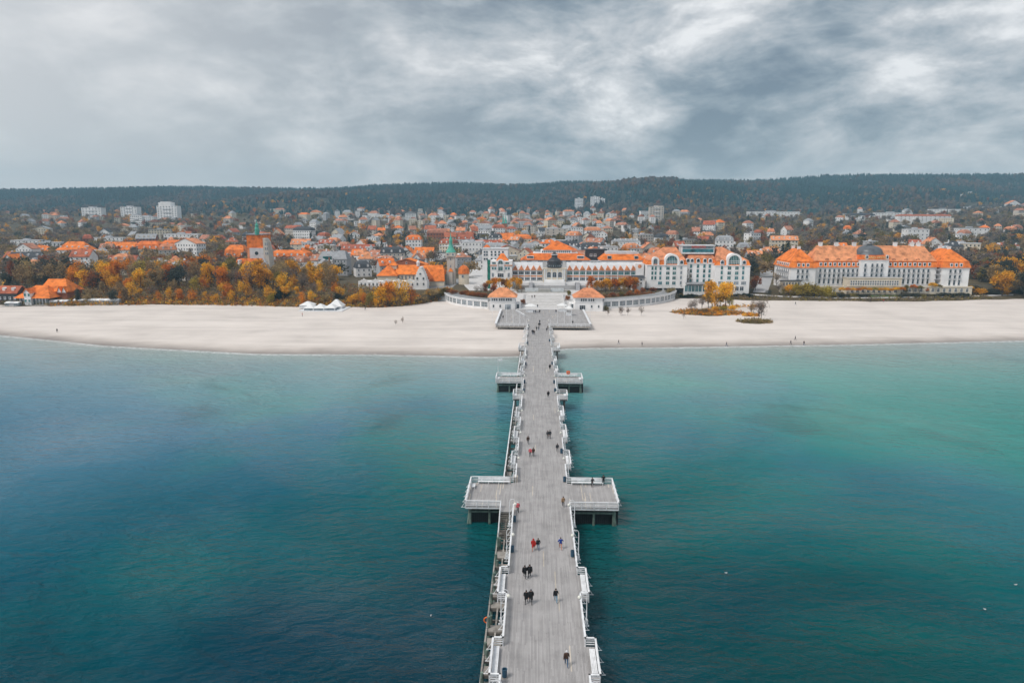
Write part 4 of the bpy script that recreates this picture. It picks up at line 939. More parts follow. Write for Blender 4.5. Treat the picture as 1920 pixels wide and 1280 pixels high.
for i in range(8): z0 = 6 + (zt - 6) * i / 8; z1 = 6 + (zt - 6) * (i + 1) / 8; o_ = .12 * (i % 2); mb.box(a - o_, b_ + o_ * .2, 394 - o_, 397, z0 + .01, z1)
mb.build('netting', M['netting'], e)
for x in (a - .1, b_ + .1): MB().tube((x, 393.75, 5.5), (x, 393.75, zt + .8), .05, n=5).build('tube', M['iron'], e)
# small white house in front of the spa house
f = Fac(386); e = empty('plaza_house', (f.x(1198), 386, 5.5), label='small white two-storey house with black flat roof beside the spa house', cat='house')
MB().box(f.x(1187), f.x(1209), 386, 393, 4, f.z(521, 1198)).build('wall', M['white'], e); MB().frustum(f.x(1184), f.x(1211), 385.3, 393.6, f.z(521, 1198), f.z(517.6, 1198), .9, .9, 1.5, 1.5).build('roof', M['darkroof'], e)
wins(e, 386, [f.x(1194.5), f.x(1202.5)], [f.z(524.5, 1198), f.z(530.8, 1198)], 1.2, 1.2)
# white hotel block left of the spa house
f = Fac(425); e = empty('white_block', (f.x(921), 425, 6.6), label='plain white four-storey block left behind the corner block', cat='building')
MB().box(f.x(904.5), f.x(952), 425, 440, 6, f.z(467, 920)).build('wall', M['white'], e); MB().box(f.x(904), f.x(953), 424.6, 440.4, f.z(467, 920), f.z(466, 920)).build('roof', M['paleroof'], e)
MB().frustum(f.x(906), f.x(919), 425.4, 431, f.z(463.5, 912), f.z(459, 912), 1.7, 1.7, 2.4, 2.4).build('turret_roof', M['orange'], e); MB().box(f.x(907), f.x(918), 425.6, 430.8, f.z(466, 912), f.z(463.5, 912)).build('turret_wall', M['white'], e)
wins(e, 425, [f.x(p) for p in (908.8, 913.2, 922, 929, 936, 943)], [f.z(y, 920) for y in (472.5, 477.8, 485.5)], 1.3, 1.4)

# ---------------------------------------------------------------- entrance pavilions at the pier
def pavilion(pa, pb, lab, right):
    Y = 331.6; f = Fac(Y); a, b_ = f.x(pa, 570), f.x(pb, 570); e1 = f.z(557.5, 1000); t1 = f.z(541.5, 1000); zf = f.z(567.3, 1000)
    e = empty('entrance_pavilion', ((a + b_) / 2, Y, 2.2), label=lab, cat='pavilion')
    MB().box(a, b_, Y, Y + 12, 1.2, zf).box(a + .15, b_ - .15, Y + .15, Y + 11.85, zf + .2, e1).box(a - .15, b_ + .15, Y - .15, Y + 12.15, zf, zf + .2).build('wall', M['white'], e)
    r_ = MB().frustum(a - .9, b_ + .9, Y - .9, Y + 12.9, e1, t1, (b_ - a) * .42, (b_ - a) * .42, 6.6, 6.6).build('roof', M['salmon'], e)
    MB().box(a - .8, b_ + .8, Y - .8, Y + 12.8, e1 - .22, e1 - .02).build('eaves_board', M['white2'], e)
    chimney(r_, (a + b_) / 2 + .4, Y + 6, t1 - .8, t1 + .6, 1.0, 'cream')
    w = b_ - a; zu = f.z(562, 1000)
    for g_ in ((.08, .36, .63) if not right else (.2, .47)):
        wins(e, Y + .15, [a + w * g_ + i * 1.05 + .5 for i in range(3)], [zu], .85, 1.35)
    zl = f.z(574, 1000)
    if not right:
        wins(e, Y, [a + w * .16, a + w * .42], [zl], .9, 1.5); wins(e, Y, [a + w * .72], [f.z(575.5, 1000)], 2.9, 2.6, 'plain', 'glasspale')
        MB().box(b_ - .01, b_ + 2.6, Y + 2, Y + 9, 2, zf - .6).build('side_annex', M['white'], e); wins(e, Y + 2, [b_ + 1.3], [zl - .4], 1.4, 2.4)
    else:
        wins(e, Y, [a + w * .60, a + w * .85], [zl], .9, 1.4); wins(e, Y, [a + w * .27], [f.z(576, 1000)], 2.9, 2.4)
        MB().box(a - 2.6, a + .01, Y + 2, Y + 9, 2, zf - .6).build('side_annex', M['white'], e); wins(e, Y + 2, [a - 1.3], [zl - .4], 1.4, 2.6)
pavilion(917.5, 966, 'white pavilion with orange hipped roof on the left of the pier entrance', False)
pavilion(1078, 1130.5, 'white pavilion with orange hipped roof on the right of the pier entrance', True)

# ---------------------------------------------------------------- curved arcades with a walkway on top
def arcade(pts, lab, flip):
    """pts: foot points of the curved white front, from the pavilion outwards"""
    pts = [Vector((x, y, 0)) for x, y in pts]
    seg = [0]; 
    for p, q_ in zip(pts, pts[1:]): seg.append(seg[-1] + (q_ - p).length)
    def at_(s_):
        x = np.interp(s_, seg, [p.x for p in pts]); y = np.interp(s_, seg, [p.y for p in pts]); return Vector((float(x), float(y), 0))
    n = int(seg[-1] / 4.2); e = empty('arcade', (pts[0].x, pts[0].y, 2.2), label=lab, cat='arcade')
    zt = 6.75
    top = []; inn = []
    for i in range(n + 1):
        p = at_(seg[-1] * i / n); q_ = at_(min(seg[-1], seg[-1] * i / n + .2)) - at_(max(0, seg[-1] * i / n - .2)); nrm = Vector((q_.y, -q_.x, 0)).normalized()
        if nrm.y > 0: nrm = -nrm
        top.append((p, nrm))
    for i in range(n):
        (p0, n0), (p1, n1) = top[i], top[i + 1]
        d = (p1 - p0); L_ = d.length; ang = math.atan2(d.y, d.x)
        if flip: ang += pi
        mid = (p0 + p1) / 2
        o_ = MB().box(-L_ / 2 - .02, L_ / 2 + .02, 0, 5.5, 1.0, zt - .45).box(-L_ / 2 - .02, -L_ / 2 + .35, -.14, 0, 1, zt - .45).box(L_ / 2 - .35, L_ / 2 + .02, -.14, 0, 1, zt - .45).box(-L_ / 2 - .02, L_ / 2 + .02, -.22, 0, zt - .9, zt - .45).box(-L_ / 2 + .35, L_ / 2 - .35, -.14, 0, 1, 3.2).build('bay', M['white'], None)
        o_.parent = e; o_.location = (mid.x - e.location.x, mid.y - e.location.y, -e.location.z); o_.rotation_euler = (0, 0, ang)
        g_ = MB().box(-L_ / 2 + .45, L_ / 2 - .45, -.06, -.01, 3.35, zt - 1.0, 0)
        for k in range(5): x = -L_ / 2 + .45 + (L_ - .9) * k / 4; g_.box(x - .05, x + .05, -.11, -.06, 3.35, zt - 1.0, 1)
        for z in (3.35, 4.5, zt - 1.08): g_.box(-L_ / 2 + .45, L_ / 2 - .45, -.105, -.061, z, z + .08, 1)
        gg = g_.build('glazed_panel', [M['glasspale'], M['frame']], None); gg.parent = o_
    v_, f_ = [], []
    for i, (p, nr) in enumerate(top):
        for d_, z in ((.35, zt - .448), (.35, zt), (-7.2, zt + .02), (-7.2, zt - .448)): v_.append((p.x + nr.x * d_, p.y + nr.y * d_, z))
    for i in range(n):
        for k in range(4): f_.append((i * 4 + k, (i + 1) * 4 + k, (i + 1) * 4 + (k + 1) % 4, i * 4 + (k + 1) % 4))
    MB().add(v_, f_).build('walkway', M['asphalt'], e)
    v_, f_ = [], []
    for i, (p, nr) in enumerate(top):
        for d_, z in ((.42, zt - .5), (.42, zt + .08), (.12, zt + .08), (.12, zt - .44)): v_.append((p.x + nr.x * d_, p.y + nr.y * d_, z))
    for i in range(n):
        for k in range(4): f_.append((i * 4 + k, (i + 1) * 4 + k, (i + 1) * 4 + (k + 1) % 4, i * 4 + (k + 1) % 4))
    MB().add(v_, f_).build('parapet', M['white2'], e)
def gpts(l, Z=2.3): return [tuple(G(a, b_, Z)[:2]) for a, b_ in l]
arcade(gpts([(916, 579.5), (890, 577.5), (868, 574.5), (852, 571.5), (840, 567.5), (834, 563)]), 'curved white glazed arcade left of the left pavilion', True)
arcade(gpts([(1131, 579), (1160, 577.5), (1190, 575), (1220, 571.8), (1245, 567.5), (1260, 563.5), (1267, 559.5)]), 'curved white glazed arcade right of the right pavilion', False)

# ---------------------------------------------------------------- plaza
def sheet(name, poly, m, th=.0):
    mb = MB(); n = len(poly); mb.add(poly, [tuple(range(n))]); o = mb.build(name, m); o['kind'] = 'structure'; return o
def plz(y): return 3.22 + max(0, min(1, (y - 333) / 40)) * 3.45
mb = MB()
ys_ = list(np.linspace(330.3, 392, 32))
for a, b_ in zip(ys_, ys_[1:]):
    mb.add([(-9.6, a, plz(a)), (19.0, a, plz(a)), (19.0, b_, plz(b_)), (-9.6, b_, plz(b_))], [(0, 1, 2, 3)])
    if a > 345: mb.add([(-24, a, plz(a) + .001), (-9.6, a, plz(a)), (-9.6, b_, plz(b_)), (-24, b_, plz(b_))], [(0, 1, 2, 3)]); mb.add([(19, a, plz(a)), (34, a, plz(a)), (34, b_, plz(b_)), (19, b_, plz(b_))], [(0, 1, 2, 3)])
o = mb.build('plaza', M['paving']); o['kind'] = 'structure'
mb = MB()
for x in (-5.0, 13.8): mb.box(x, x + .5, 337, 366, 2, 2.2)
for xa, xb in ((-6.6, -5.2), (14.6, 16)):
    for a, b_ in zip(ys_, ys_[1:]):
        if 336 < a < 368: mb.add([(xa, a, plz(a) + .02), (xb, a, plz(a) + .02), (xb, b_, plz(b_) + .02), (xa, b_, plz(b_) + .02)], [(0, 1, 2, 3)])
o = mb.build('plaza_ramp', M['paving2']); o['kind'] = 'structure'
for k, y in enumerate(np.linspace(338, 364, 8)):
    o = MB().box(-4.6, 13.9, y, y + .35, plz(y) - .1, plz(y) + .16).build('plaza_step', M['stone']); o['kind'] = 'structure'
# basin with low white walls before the terrace
by = 373; zz_ = plz(by) + .0
e = empty('fountain_basin', (4.5, by, zz_), label='long shallow basin with low white walls before the spa house terrace', cat='basin')
MB().box(-10, 19, by, by + .5, zz_ - .3, zz_ + .5).box(-10, 19, by + 6, by + 6.5, zz_ - .3, zz_ + .9).build('rim', M['stone'], e)
MB().box(-10, 19, by + .5, by + 6, zz_ - .2, zz_ + .15).build('water', M['pond'], e)
for xa, xb in ((-6.0, 1.3), (8.2, 15.4)): MB().box(xa, xb, by + 5.6, by + 6, zz_, zz_ + 2.0).build('white_panel', M['white2'], e)
MB().box(1.3, 8.2, by + 4.6, by + 6, zz_, zz_ + 1.5).build('spout_block', M['stone'], e)
# road sweeping in on the left, joining the arcade walkway; laid on the ground as strips
def strip(name, left, right, m, lift=.07, n=14, k=5):
    lp = [ground_hit(*p) for p in left]; rp = [ground_hit(*p) for p in right]
    t0 = np.linspace(0, 1, len(lp)); tt = np.linspace(0, 1, n); rows = []
    for t_ in tt:
        A = Vector([float(np.interp(t_, t0, [p[c] for p in lp])) for c in range(3)]); B_ = Vector([float(np.interp(t_, t0, [p[c] for p in rp])) for c in range(3)])
        rows.append([A.lerp(B_, j / k) for j in range(k + 1)])
    v_ = [(p.x, p.y, T(p.x, p.y) + lift) for r_ in rows for p in r_]
    f_ = [(i * (k + 1) + j, i * (k + 1) + j + 1, (i + 1) * (k + 1) + j + 1, (i + 1) * (k + 1) + j) for i in range(n - 1) for j in range(k)]
    o = MB().add(v_, f_).build(name, M[m]); o['kind'] = 'structure'
strip('road', [(880, 519.5), (845, 525), (815, 531), (802, 540), (800, 549)], [(897, 521), (872, 527), (854, 534), (847, 541), (850, 551)], 'asphalt')
strip('square', [(868, 506), (866, 520), (870, 535), (880, 545)], [(912, 504), (915, 520), (930, 535), (960, 545)], 'paving')
strip('hotel_drive', [(1428, 500), (1424, 520), (1418, 535), (1412, 548)], [(1450, 500), (1449, 520), (1444, 535), (1440, 549)], 'paving2')
strip('promenade', [(1405, 553), (1480, 557.5), (1560, 559.5), (1640, 560), (1720, 559), (1800, 557), (1900, 554)], [(1405, 551.5), (1480, 555.5), (1560, 557.5), (1640, 558), (1720, 557), (1800, 555), (1900, 552)], 'paving', n=40)
strip('garden_lawn', [(1600, 557), (1640, 557), (1680, 556.8), (1715, 556)], [(1600, 553), (1640, 553), (1680, 553), (1715, 552.5)], 'lawn', n=12)
# ================================================================ TOWN
OCC = []                                  # footprints already taken (x, y, radius)
for px, Y, r_ in ((1505, 410, 20), (1560, 410, 22), (1637, 408, 24), (1710, 410, 22), (1790, 410, 20), (1245, 400, 16), (1310, 400, 16), (1375, 400, 16), (985, 408, 16), (1040, 412, 22), (1090, 410, 18), (1140, 410, 18), (1180, 410, 18), (940, 402, 10), (925, 432, 12), (1118, 428, 10)):
    OCC.append((Fac(Y).x(px), Y, r_))
OCC += [(Fac(430).x(685), 430, 17), (Fac(455).x(660), 455, 10)]
def free(x, y, r_): return all((x - a) ** 2 + (y - b_) ** 2 > (r_ + c) ** 2 for a, b_, c in OCC)
def house(x, y, w, d, h, rh, rtype='gable', wall='white', roof='orange', rz=0.0, rows=2, cols=3, label=None, cat='house', group=None, name='house', sepwin=True, z=None, wsize=(1.1, 1.4), chim=True, glass='glass'):
    z = T(x, y) if z is None else z
    e = empty(name, (x, y, z), rz, label, cat, group)
    hw, hd = w / 2, d / 2
    def B(mb, nm, m, par=e): return mb.build(nm, M[m], par, off=(0, 0, 0))
    mb = MB().box(-hw, hw, -hd, hd, -2.5, h)
    if rtype == 'gable': mb.add([(-hw, -hd, h), (-hw, hd, h), (-hw, 0, h + rh * .97), (hw, -hd, h), (hw, hd, h), (hw, 0, h + rh * .97)], [(0, 2, 1), (3, 4, 5)])
    if rtype == 'front': mb.add([(-hw, -hd, h), (hw, -hd, h), (0, -hd, h + rh * .97), (-hw, hd, h), (hw, hd, h), (0, hd, h + rh * .97)], [(0, 1, 2), (4, 3, 5)])
    B(mb, 'wall', wall)
    o_ = .45; r_ = MB()
    if rtype == 'gable':
        for s_ in (-1, 1): r_.add([(-hw - o_, s_ * (hd + o_), h - o_ * rh / hd), (hw + o_, s_ * (hd + o_), h - o_ * rh / hd), (hw + o_, 0, h + rh), (-hw - o_, 0, h + rh), (-hw - o_, s_ * (hd + o_), h - o_ * rh / hd + .22), (hw + o_, s_ * (hd + o_), h - o_ * rh / hd + .22), (hw + o_, 0, h + rh + .22), (-hw - o_, 0, h + rh + .22)], [(0, 1, 2, 3), (4, 5, 6, 7), (0, 1, 5, 4), (1, 2, 6, 5), (0, 3, 7, 4)])
    elif rtype == 'front':
        for s_ in (-1, 1): r_.add([(s_ * (hw + o_), -hd - o_, h - o_ * rh / hw), (s_ * (hw + o_), hd + o_, h - o_ * rh / hw), (0, hd + o_, h + rh), (0, -hd - o_, h + rh), (s_ * (hw + o_), -hd - o_, h - o_ * rh / hw + .22), (s_ * (hw + o_), hd + o_, h - o_ * rh / hw + .22), (0, hd + o_, h + rh + .22), (0, -hd - o_, h + rh + .22)], [(0, 1, 2, 3), (4, 5, 6, 7), (0, 1, 5, 4), (3, 0, 4, 7), (1, 2, 6, 5)])
    elif rtype == 'hip':
        if w >= d: r_.frustum(-hw - o_, hw + o_, -hd - o_, hd + o_, h, h + rh, min(hd * 1.1, hw), min(hd * 1.1, hw), hd + o_, hd + o_)
        else: r_.frustum(-hw - o_, hw + o_, -hd - o_, hd + o_, h, h + rh, hw + o_, hw + o_, min(hw * 1.1, hd), min(hw * 1.1, hd))
    elif rtype == 'mansard':
        r_.frustum(-hw - .3, hw + .3, -hd - .3, hd + .3, h, h + rh * .62, 1.1, 1.1, 1.1, 1.1); r_.frustum(-hw + .8, hw - .8, -hd + .8, hd - .8, h + rh * .62 + .004, h + rh, hw * .3, hw * .3, hd * .6, hd * .6)
    else:
        r_.box(-hw - .25, hw + .25, -hd - .25, hd + .25, h + .003, h + .45)
    R_ = B(r_, 'roof', roof)
    if chim and rtype != 'flat':
        cxx = random.uniform(-.3, .3) * w; B(MB().box(cxx - .45, cxx + .45, -.4 + hd * .2, .4 + hd * .2, h + rh * .4, h + rh + 1.0), 'chimney', random.choice(('brick', 'white', 'greyw')), R_)
    elif chim: B(MB().box(-hw * .3, hw * .1, -hd * .3, hd * .3, h + .45, h + 2.2), 'roof_plant', 'greyw', R_)
    if rtype in ('gable', 'mansard', 'hip') and y < 760 and w > 9.5:
        for k in range(int(w / 5)):
            dx = -hw + w * (k + .5) / int(w / 5) + random.uniform(-.5, .5); yo = -hd + (.0 if rtype == 'mansard' else hd * .28)
            zb = h + (rh * .12 if rtype == 'mansard' else rh * .22)
            B(MB().box(dx - .7, dx + .7, yo, yo + hd * .7, zb, zb + 1.5).frustum(dx - .9, dx + .9, yo - .2, yo + hd * .7, zb + 1.5, zb + 2.1, .9, .9, 0, 0).box(dx - .45, dx + .45, yo - .05, yo + .1, zb + .3, zb + 1.2), 'dormer', 'white' if wall != 'brick' else 'cream', R_)
    if rows and cols:
        fh = h / rows
        if sepwin:
            for i in range(rows):
                for j in range(cols):
                    ww = min(wsize[0], w / cols * .62); link('window', win_mesh(round(ww, 1), round(min(wsize[1], fh * .6), 1), 'plain', glass), e, (-hw + w * (j + .5) / cols, -hd, fh * (i + .52)))
            if rtype == 'front' and rh > 2.5: link('window', win_mesh(1.0, 1.2), e, (0, -hd, h + rh * .3))
        else:
            wm_ = MB()
            for i in range(rows):
                for j in range(cols):
                    cx_ = -hw + w * (j + .5) / cols; cz_ = fh * (i + .52); ww = min(wsize[0], w / cols * .62) / 2; hh = min(wsize[1], fh * .6) / 2
                    wm_.box(cx_ - ww, cx_ + ww, -hd - .06, -hd + .02, cz_ - hh, cz_ + hh)
            tag(B(wm_, 'windows', glass), kind='stuff')
            sm = MB()
            for i in range(rows):
                for k in range(max(1, cols // 2)):
                    cy_ = -hd + d * (k + .5) / max(1, cols // 2); cz_ = fh * (i + .52)
                    for s_ in (-1, 1): sm.box(s_ * hw - .05, s_ * hw + .05, cy_ - .5, cy_ + .5, cz_ - .6, cz_ + .6)
            tag(B(sm, 'side_windows', glass), kind='stuff')
    OCC.append((x, y, max(w, d) * .55)); return e
def house_px(pa, pb, yb, ye, yr, rtype, wall, roof, label, dep=None, rows=2, cols=3, rz=0.0, name='house', cat='house', **kw):
    g = ground_hit((pa + pb) / 2, yb); f = Fac(g.y); w = f.x(pb) - f.x(pa)
    h = f.z(ye, (pa + pb) / 2) - g.z; rh = (f.z(yr, (pa + pb) / 2) - f.z(ye, (pa + pb) / 2)) if yr else 0
    d = dep or min(18, w * .75)
    # the eave seen is the front one; the ridge stands half a depth further back
    return house(g.x, g.y + d / 2, w, d, h, max(rh * 1.05, .4), rtype, wall, roof, rz, rows, cols, label, cat, name=name, z=g.z, **kw)

# ---- bath house with the lighthouse
LY = 419; F = Fac(LY)
e = empty('lighthouse', (F.x(844.7), LY, 6.4), label='stone lighthouse tower with green copper roof beside the road', cat='lighthouse')
a, b_ = F.x(837), F.x(853); zt = F.z(481, 845)
MB().box(a, b_, LY, LY + 6, 5, F.z(509, 845)).box(a + .35, b_ - .35, LY + .35, LY + 5.65, F.z(509, 845), zt).build('shaft', M['beige'], e)
MB().box(a - .5, b_ + .5, LY - .5, LY + 6.5, zt, zt + .5).box(a - .3, b_ + .3, LY - .3, LY + 6.3, zt + .5, F.z(474, 845)).build('gallery', M['beige'], e)
c_ = (a + b_) / 2; q = F.s
MB().lathe(c_, LY + 3, [(q(9.8), F.z(473.8, 845)), (q(9.2), F.z(472, 845)), (q(5.5), F.z(466, 845)), (q(3.6), F.z(460, 845)), (q(3.2), F.z(459, 845)), (q(3.2), F.z(453, 845)), (q(3.9), F.z(452.4, 845)), (q(2.0), F.z(447, 845)), (.3, F.z(443, 845)), (.05, F.z(436, 845))], 10).build('copper_roof', M['copper'], e)
for py in (486, 499): link('window', win_mesh(.9, 1.7, 'arch'), e, (c_ - e.location.x, .35, F.z(py, 845) - 6.4))
for py in (515, 523): link('window', win_mesh(1.1, 1.6, 'arch'), e, (c_ - e.location.x, 0, F.z(py, 845) - 6.4))
for s_ in (-1, 1): link('belfry_opening', win_mesh(1.2, 1.6, 'arch'), e, (c_ + s_ * 1.6 - e.location.x, -.3, F.z(476.8, 845) - 6.4))
MB().frustum(F.x(841), F.x(850), LY - 1.2, LY - .01, F.z(509, 845), F.z(502, 845), 1.4, 1.4, .5, .2).build('porch_roof', M['orange'], e); MB().box(F.x(842), F.x(849), LY - 1, LY - .01, 5, F.z(509, 845)).build('porch_wall', M['beige'], e)
OCC.append((c_, LY + 3, 8))
BY = 412; F = Fac(BY)
e = empty('bath_house', (F.x(775), BY, 6.4), label='cream bath house with long orange tiled roofs left of the lighthouse', cat='building')
MB().box(F.x(741), F.x(832), BY, BY + 12, 5, F.z(514.5, 775)).build('wall', M['cream'], e)
MB().frustum(F.x(738), F.x(834), BY - .6, BY + 12.6, F.z(514.5, 775) + .003, F.z(498, 775), 2, 2, 6.2, 6.2).build('roof', M['orange'], e)
MB().box(F.x(710), F.x(746), BY - 4, BY + 12, 5, F.z(516, 730)).build('wing_wall', M['cream'], e)
MB().frustum(F.x(708), F.x(748), BY - 4.6, BY + 12.6, F.z(516, 730) + .003, F.z(499, 730), q(17), q(17), 7, 5).build('wing_roof', M['orange'], e)
MB().box(F.x(728), F.x(742), BY + 3, BY + 8, F.z(505, 735), F.z(498.5, 735)).build('turret_wall', M['cream'], e); MB().frustum(F.x(726.5), F.x(743.5), BY + 2.5, BY + 8.5, F.z(498.5, 735) + .003, F.z(488.5, 735), q(8.2), q(8.2), 2.9, 2.9).build('turret_roof', M['orange'], e)
MB().frustum(F.x(806), F.x(835), BY - 5, BY - .62, F.z(526, 820), F.z(505, 820), .6, .6, 4.2, .1).build('lean_to_roof', M['orange'], e); MB().box(F.x(807), F.x(834), BY - 4.6, BY - .62, 5, F.z(526, 820)).build('lean_to_wall', M['cream'], e)
wins(e, BY, [F.x(p) for p in (747, 754, 761, 768, 775, 815, 823)], [F.z(520, 770)], 1.1, 2.4, 'arch')
MB().lathe(F.x(867), BY + 8, [(q(10), 5), (q(10), F.z(515, 867)), (q(10.8), F.z(514.5, 867)), (q(9), F.z(506, 867)), (q(5), F.z(501, 867)), (.2, F.z(499, 867))], 14, 0).build('apse', M['cream'], e)
MB().lathe(F.x(867), BY + 8, [(q(11.2), F.z(515, 867)), (q(9.6), F.z(505.5, 867)), (q(5.4), F.z(500.4, 867)), (.2, F.z(498.4, 867))], 14).build('apse_roof', M['orange'], e)
MB().lathe(F.x(782), BY + 5, [(1.0, F.z(500, 782)), (1.0, F.z(494, 782)), (1.3, F.z(493.6, 782)), (.1, F.z(488, 782))], 8).build('roof_turret', M['white2'], e)
link('window', win_mesh(1.4, 1.8, 'arch'), e, (F.x(866) - e.location.x, BY + 8 - q(10) - .05 - BY, F.z(519, 866) - 6.4))
OCC.append((F.x(760), BY + 4, 18)); OCC.append((F.x(800), BY + 4, 14)); OCC.append((F.x(866), BY + 8, 6))
# white scalloped wing with stepped gable
WY = 389; F = Fac(WY)
e = empty('stepped_gable_house', (F.x(735), WY, 5), label='low white building with scalloped parapet and tall stepped gable', cat='building')
a, b_ = F.x(671), F.x(779); zt = F.z(527, 720)
pts = [(a, 3), (b_, 3), (b_, zt)]
n = 5
for i in range(n):
    cx = b_ - (b_ - a) * (i + .5) / n; w_ = (b_ - a) / n
    pts += [(cx + w_ * .33, zt), (cx + w_ * .22, zt + .7), (cx + w_ * .1, zt + .9), (cx, zt + 1.7), (cx - w_ * .1, zt + .9), (cx - w_ * .22, zt + .7), (cx - w_ * .33, zt)]
pts += [(a, zt)]
MB().profile(pts, WY, WY + .5).build('parapet_wall', M['white'], e); MB().box(a + .01, b_ - .01, WY + .5, WY + 8, 3, zt - .2).build('wall', M['white'], e)
wins(e, WY, [a + 1.8 + i * (b_ - a - 3.6) / 13 for i in range(14)], [F.z(533, 720)], 1.0, 1.7)
Fg = Fac(WY - 1.5); cx = Fg.x(788); st = [(12.5, 547, 526), (10.5, 526, 520), (8.8, 520, 515), (7, 515, 510), (5, 510, 505.5), (2.6, 505.5, 501)]
mb = MB()
for k, (hwp, y0_, y1_) in enumerate(st): mb.box(cx - Fg.s(hwp), cx + Fg.s(hwp), WY - 1.5 + .01 * k, WY + 6, (Fg.z(y0_, 788) if k else 3), Fg.z(y1_, 788))
mb.build('stepped_gable', M['white'], e)
MB().frustum(cx - Fg.s(9.5), cx + Fg.s(14), WY + 6.01, WY + 18, Fg.z(526, 788), Fg.z(506, 788), Fg.s(9), Fg.s(13), 0, 0).build('gable_roof', M['orange'], e)
wins(e, WY - 1.5, [cx - 1.8, cx + 1.8], [Fg.z(522, 788), Fg.z(532.5, 788)], 1.1, 1.6); wins(e, WY - 1.46, [cx], [Fg.z(513.5, 788)], 1.2, 1.2)
OCC.append((F.x(690), WY + 4, 9)); OCC.append((F.x(735), WY + 4, 12)); OCC.append((F.x(785), WY + 4, 12))

# ---- church wrapped in its tall orange roof, with green spire
CHY = 442; F = Fac(CHY)
e = empty('church', (F.x(473), CHY, 6.8), label='large church with tall orange roof, pale stone gable and slim green spire', cat='church')
x = F.x
MB().box(x(457), x(489), CHY + 8, CHY + 24, 5, F.z(466, 475)).build('nave_wall', M['salmon'], e)
MB().box(x(462), x(489), CHY + 7.6, CHY + 8, F.z(487, 475), F.z(466, 475)).build('nave_band', M['paleroof'], e)
MB().box(x(456), x(488), CHY + 9, CHY + 22, F.z(466, 475) + .003, F.z(441, 475)).build('tower_block', M['orange'], e)
MB().box(x(455.5), x(488.5), CHY + 8.6, CHY + 22.4, F.z(441, 475), F.z(439.3, 475)).build('tower_cap', M['greyroof'], e)
mb = MB().profile([(x(490), 5), (x(502), 5), (x(501), F.z(505, 495)), (x(499), F.z(472, 495)), (x(496.5), F.z(455, 495)), (x(493.5), F.z(449, 495)), (x(490), F.z(447, 495))], CHY + 6, CHY + 14); mb.build('stone_gable', M['beige'], e)
wins(e, CHY + 6, [x(494.5), x(498)], [F.z(yy, 495) for yy in (458, 467, 476)], 1.0, 2.0, 'arch')
MB().lathe(x(477), CHY + 9, [(q(4.2), F.z(441, 477)), (q(4.6), F.z(436, 477)), (q(4.8), F.z(430, 477)), (q(3.4), F.z(426.5, 477)), (q(3.6), F.z(423, 477)), (q(1.4), F.z(419, 477)), (.1, F.z(412, 477))], 8).build('spire', M['copper'], e)
MB().frustum(x(436), x(492), CHY - 2, CHY + 9, F.z(514, 465), F.z(485, 465), q(8), q(3), 5.2, 5.2).build('roof', M['orange'], e); MB().box(x(438), x(491), CHY - 1.5, CHY + 8.9, 5, F.z(514, 465)).build('wall', M['beige'], e)
MB().box(x(448.5), x(452), CHY - 1, CHY + 3, F.z(512, 450), F.z(487, 450)).build('roof_buttress', M['white'], e)
MB().lathe(x(496), CHY + 1, [(q(8), 5), (q(8), F.z(497, 496)), (q(8.8), F.z(496.5, 496)), (q(5), F.z(490, 496)), (.15, F.z(484, 496))], 10).build('turret', M['greyw'], e)
mb = MB(); mb.profile([(x(475) + 1.2 * cos(t_), F.z(476, 475) + 1.2 * sin(t_)) for t_ in np.linspace(0, 2 * pi, 14, endpoint=False)], CHY + 7.5, CHY + 7.6); mb.build('round_window', M['glass'], e)
wins(e, CHY - 1.5, [x(p) for p in (444, 455, 466, 477)], [F.z(520, 465)], 1.2, 2.4, 'arch')
OCC.append((x(473), CHY + 8, 20))
house_px(421, 460, 497, 482, 461, 'mansard', 'white', 'orange', 'white building with orange mansard roof adjoining the church on the left', 14, 3, 6)
house_px(504, 578, 502, 481, 470, 'mansard', 'white', 'orange', 'long white building with orange mansard roof right of the church', 14, 3, 12, name='long_building')
# grey mansion with teal glazed gable
g = ground_hit(624, 517); F = Fac(g.y)
e = empty('grey_mansion', (F.x(624), g.y, g.z), label='grey mansion with white centre bay and teal glazed gable', cat='building')
a, b_ = F.x(598), F.x(651)
MB().box(a, b_, g.y, g.y + 12, g.z - 1, F.z(486, 624)).build('wall', M['greyw'], e); MB().frustum(a - .4, b_ + .4, g.y - .4, g.y + 12.4, F.z(486, 624) + .003, F.z(472, 624), 2.2, 2.2, 4, 4).build('roof', M['greyroof'], e)
a2, b2 = F.x(607), F.x(625.5)
MB().box(a2, b2, g.y - 1.2, g.y + 5, g.z - 1, F.z(484, 616)).build('centre_bay', M['white'], e)
MB().profile([(a2 - .4, F.z(484, 616)), (b2 + .4, F.z(484, 616)), (b2 - 1, F.z(479, 616)), ((a2 + b2) / 2, F.z(473, 616)), (a2 + 1, F.z(479, 616))], g.y - 1.2, g.y + 5).build('bay_gable', M['paleroof'], e)
MB().box(a2 + .3, b2 - .3, g.y - 1.28, g.y - 1.2, F.z(486.5, 616), F.z(480.5, 616)).build('gable_glazing', M['glassteal'], e)
wins(e, g.y, [F.x(p) for p in (600.5, 604, 630, 635.5, 641, 647)], [F.z(yy, 620) for yy in (490, 497, 505, 512)], 1.2, 1.6); wins(e, g.y - 1.2, [F.x(p) for p in (611, 616.3, 621.5)], [F.z(yy, 620) for yy in (491, 498, 506)], 1.2, 1.7)
OCC.append((F.x(624), g.y + 6, 15))

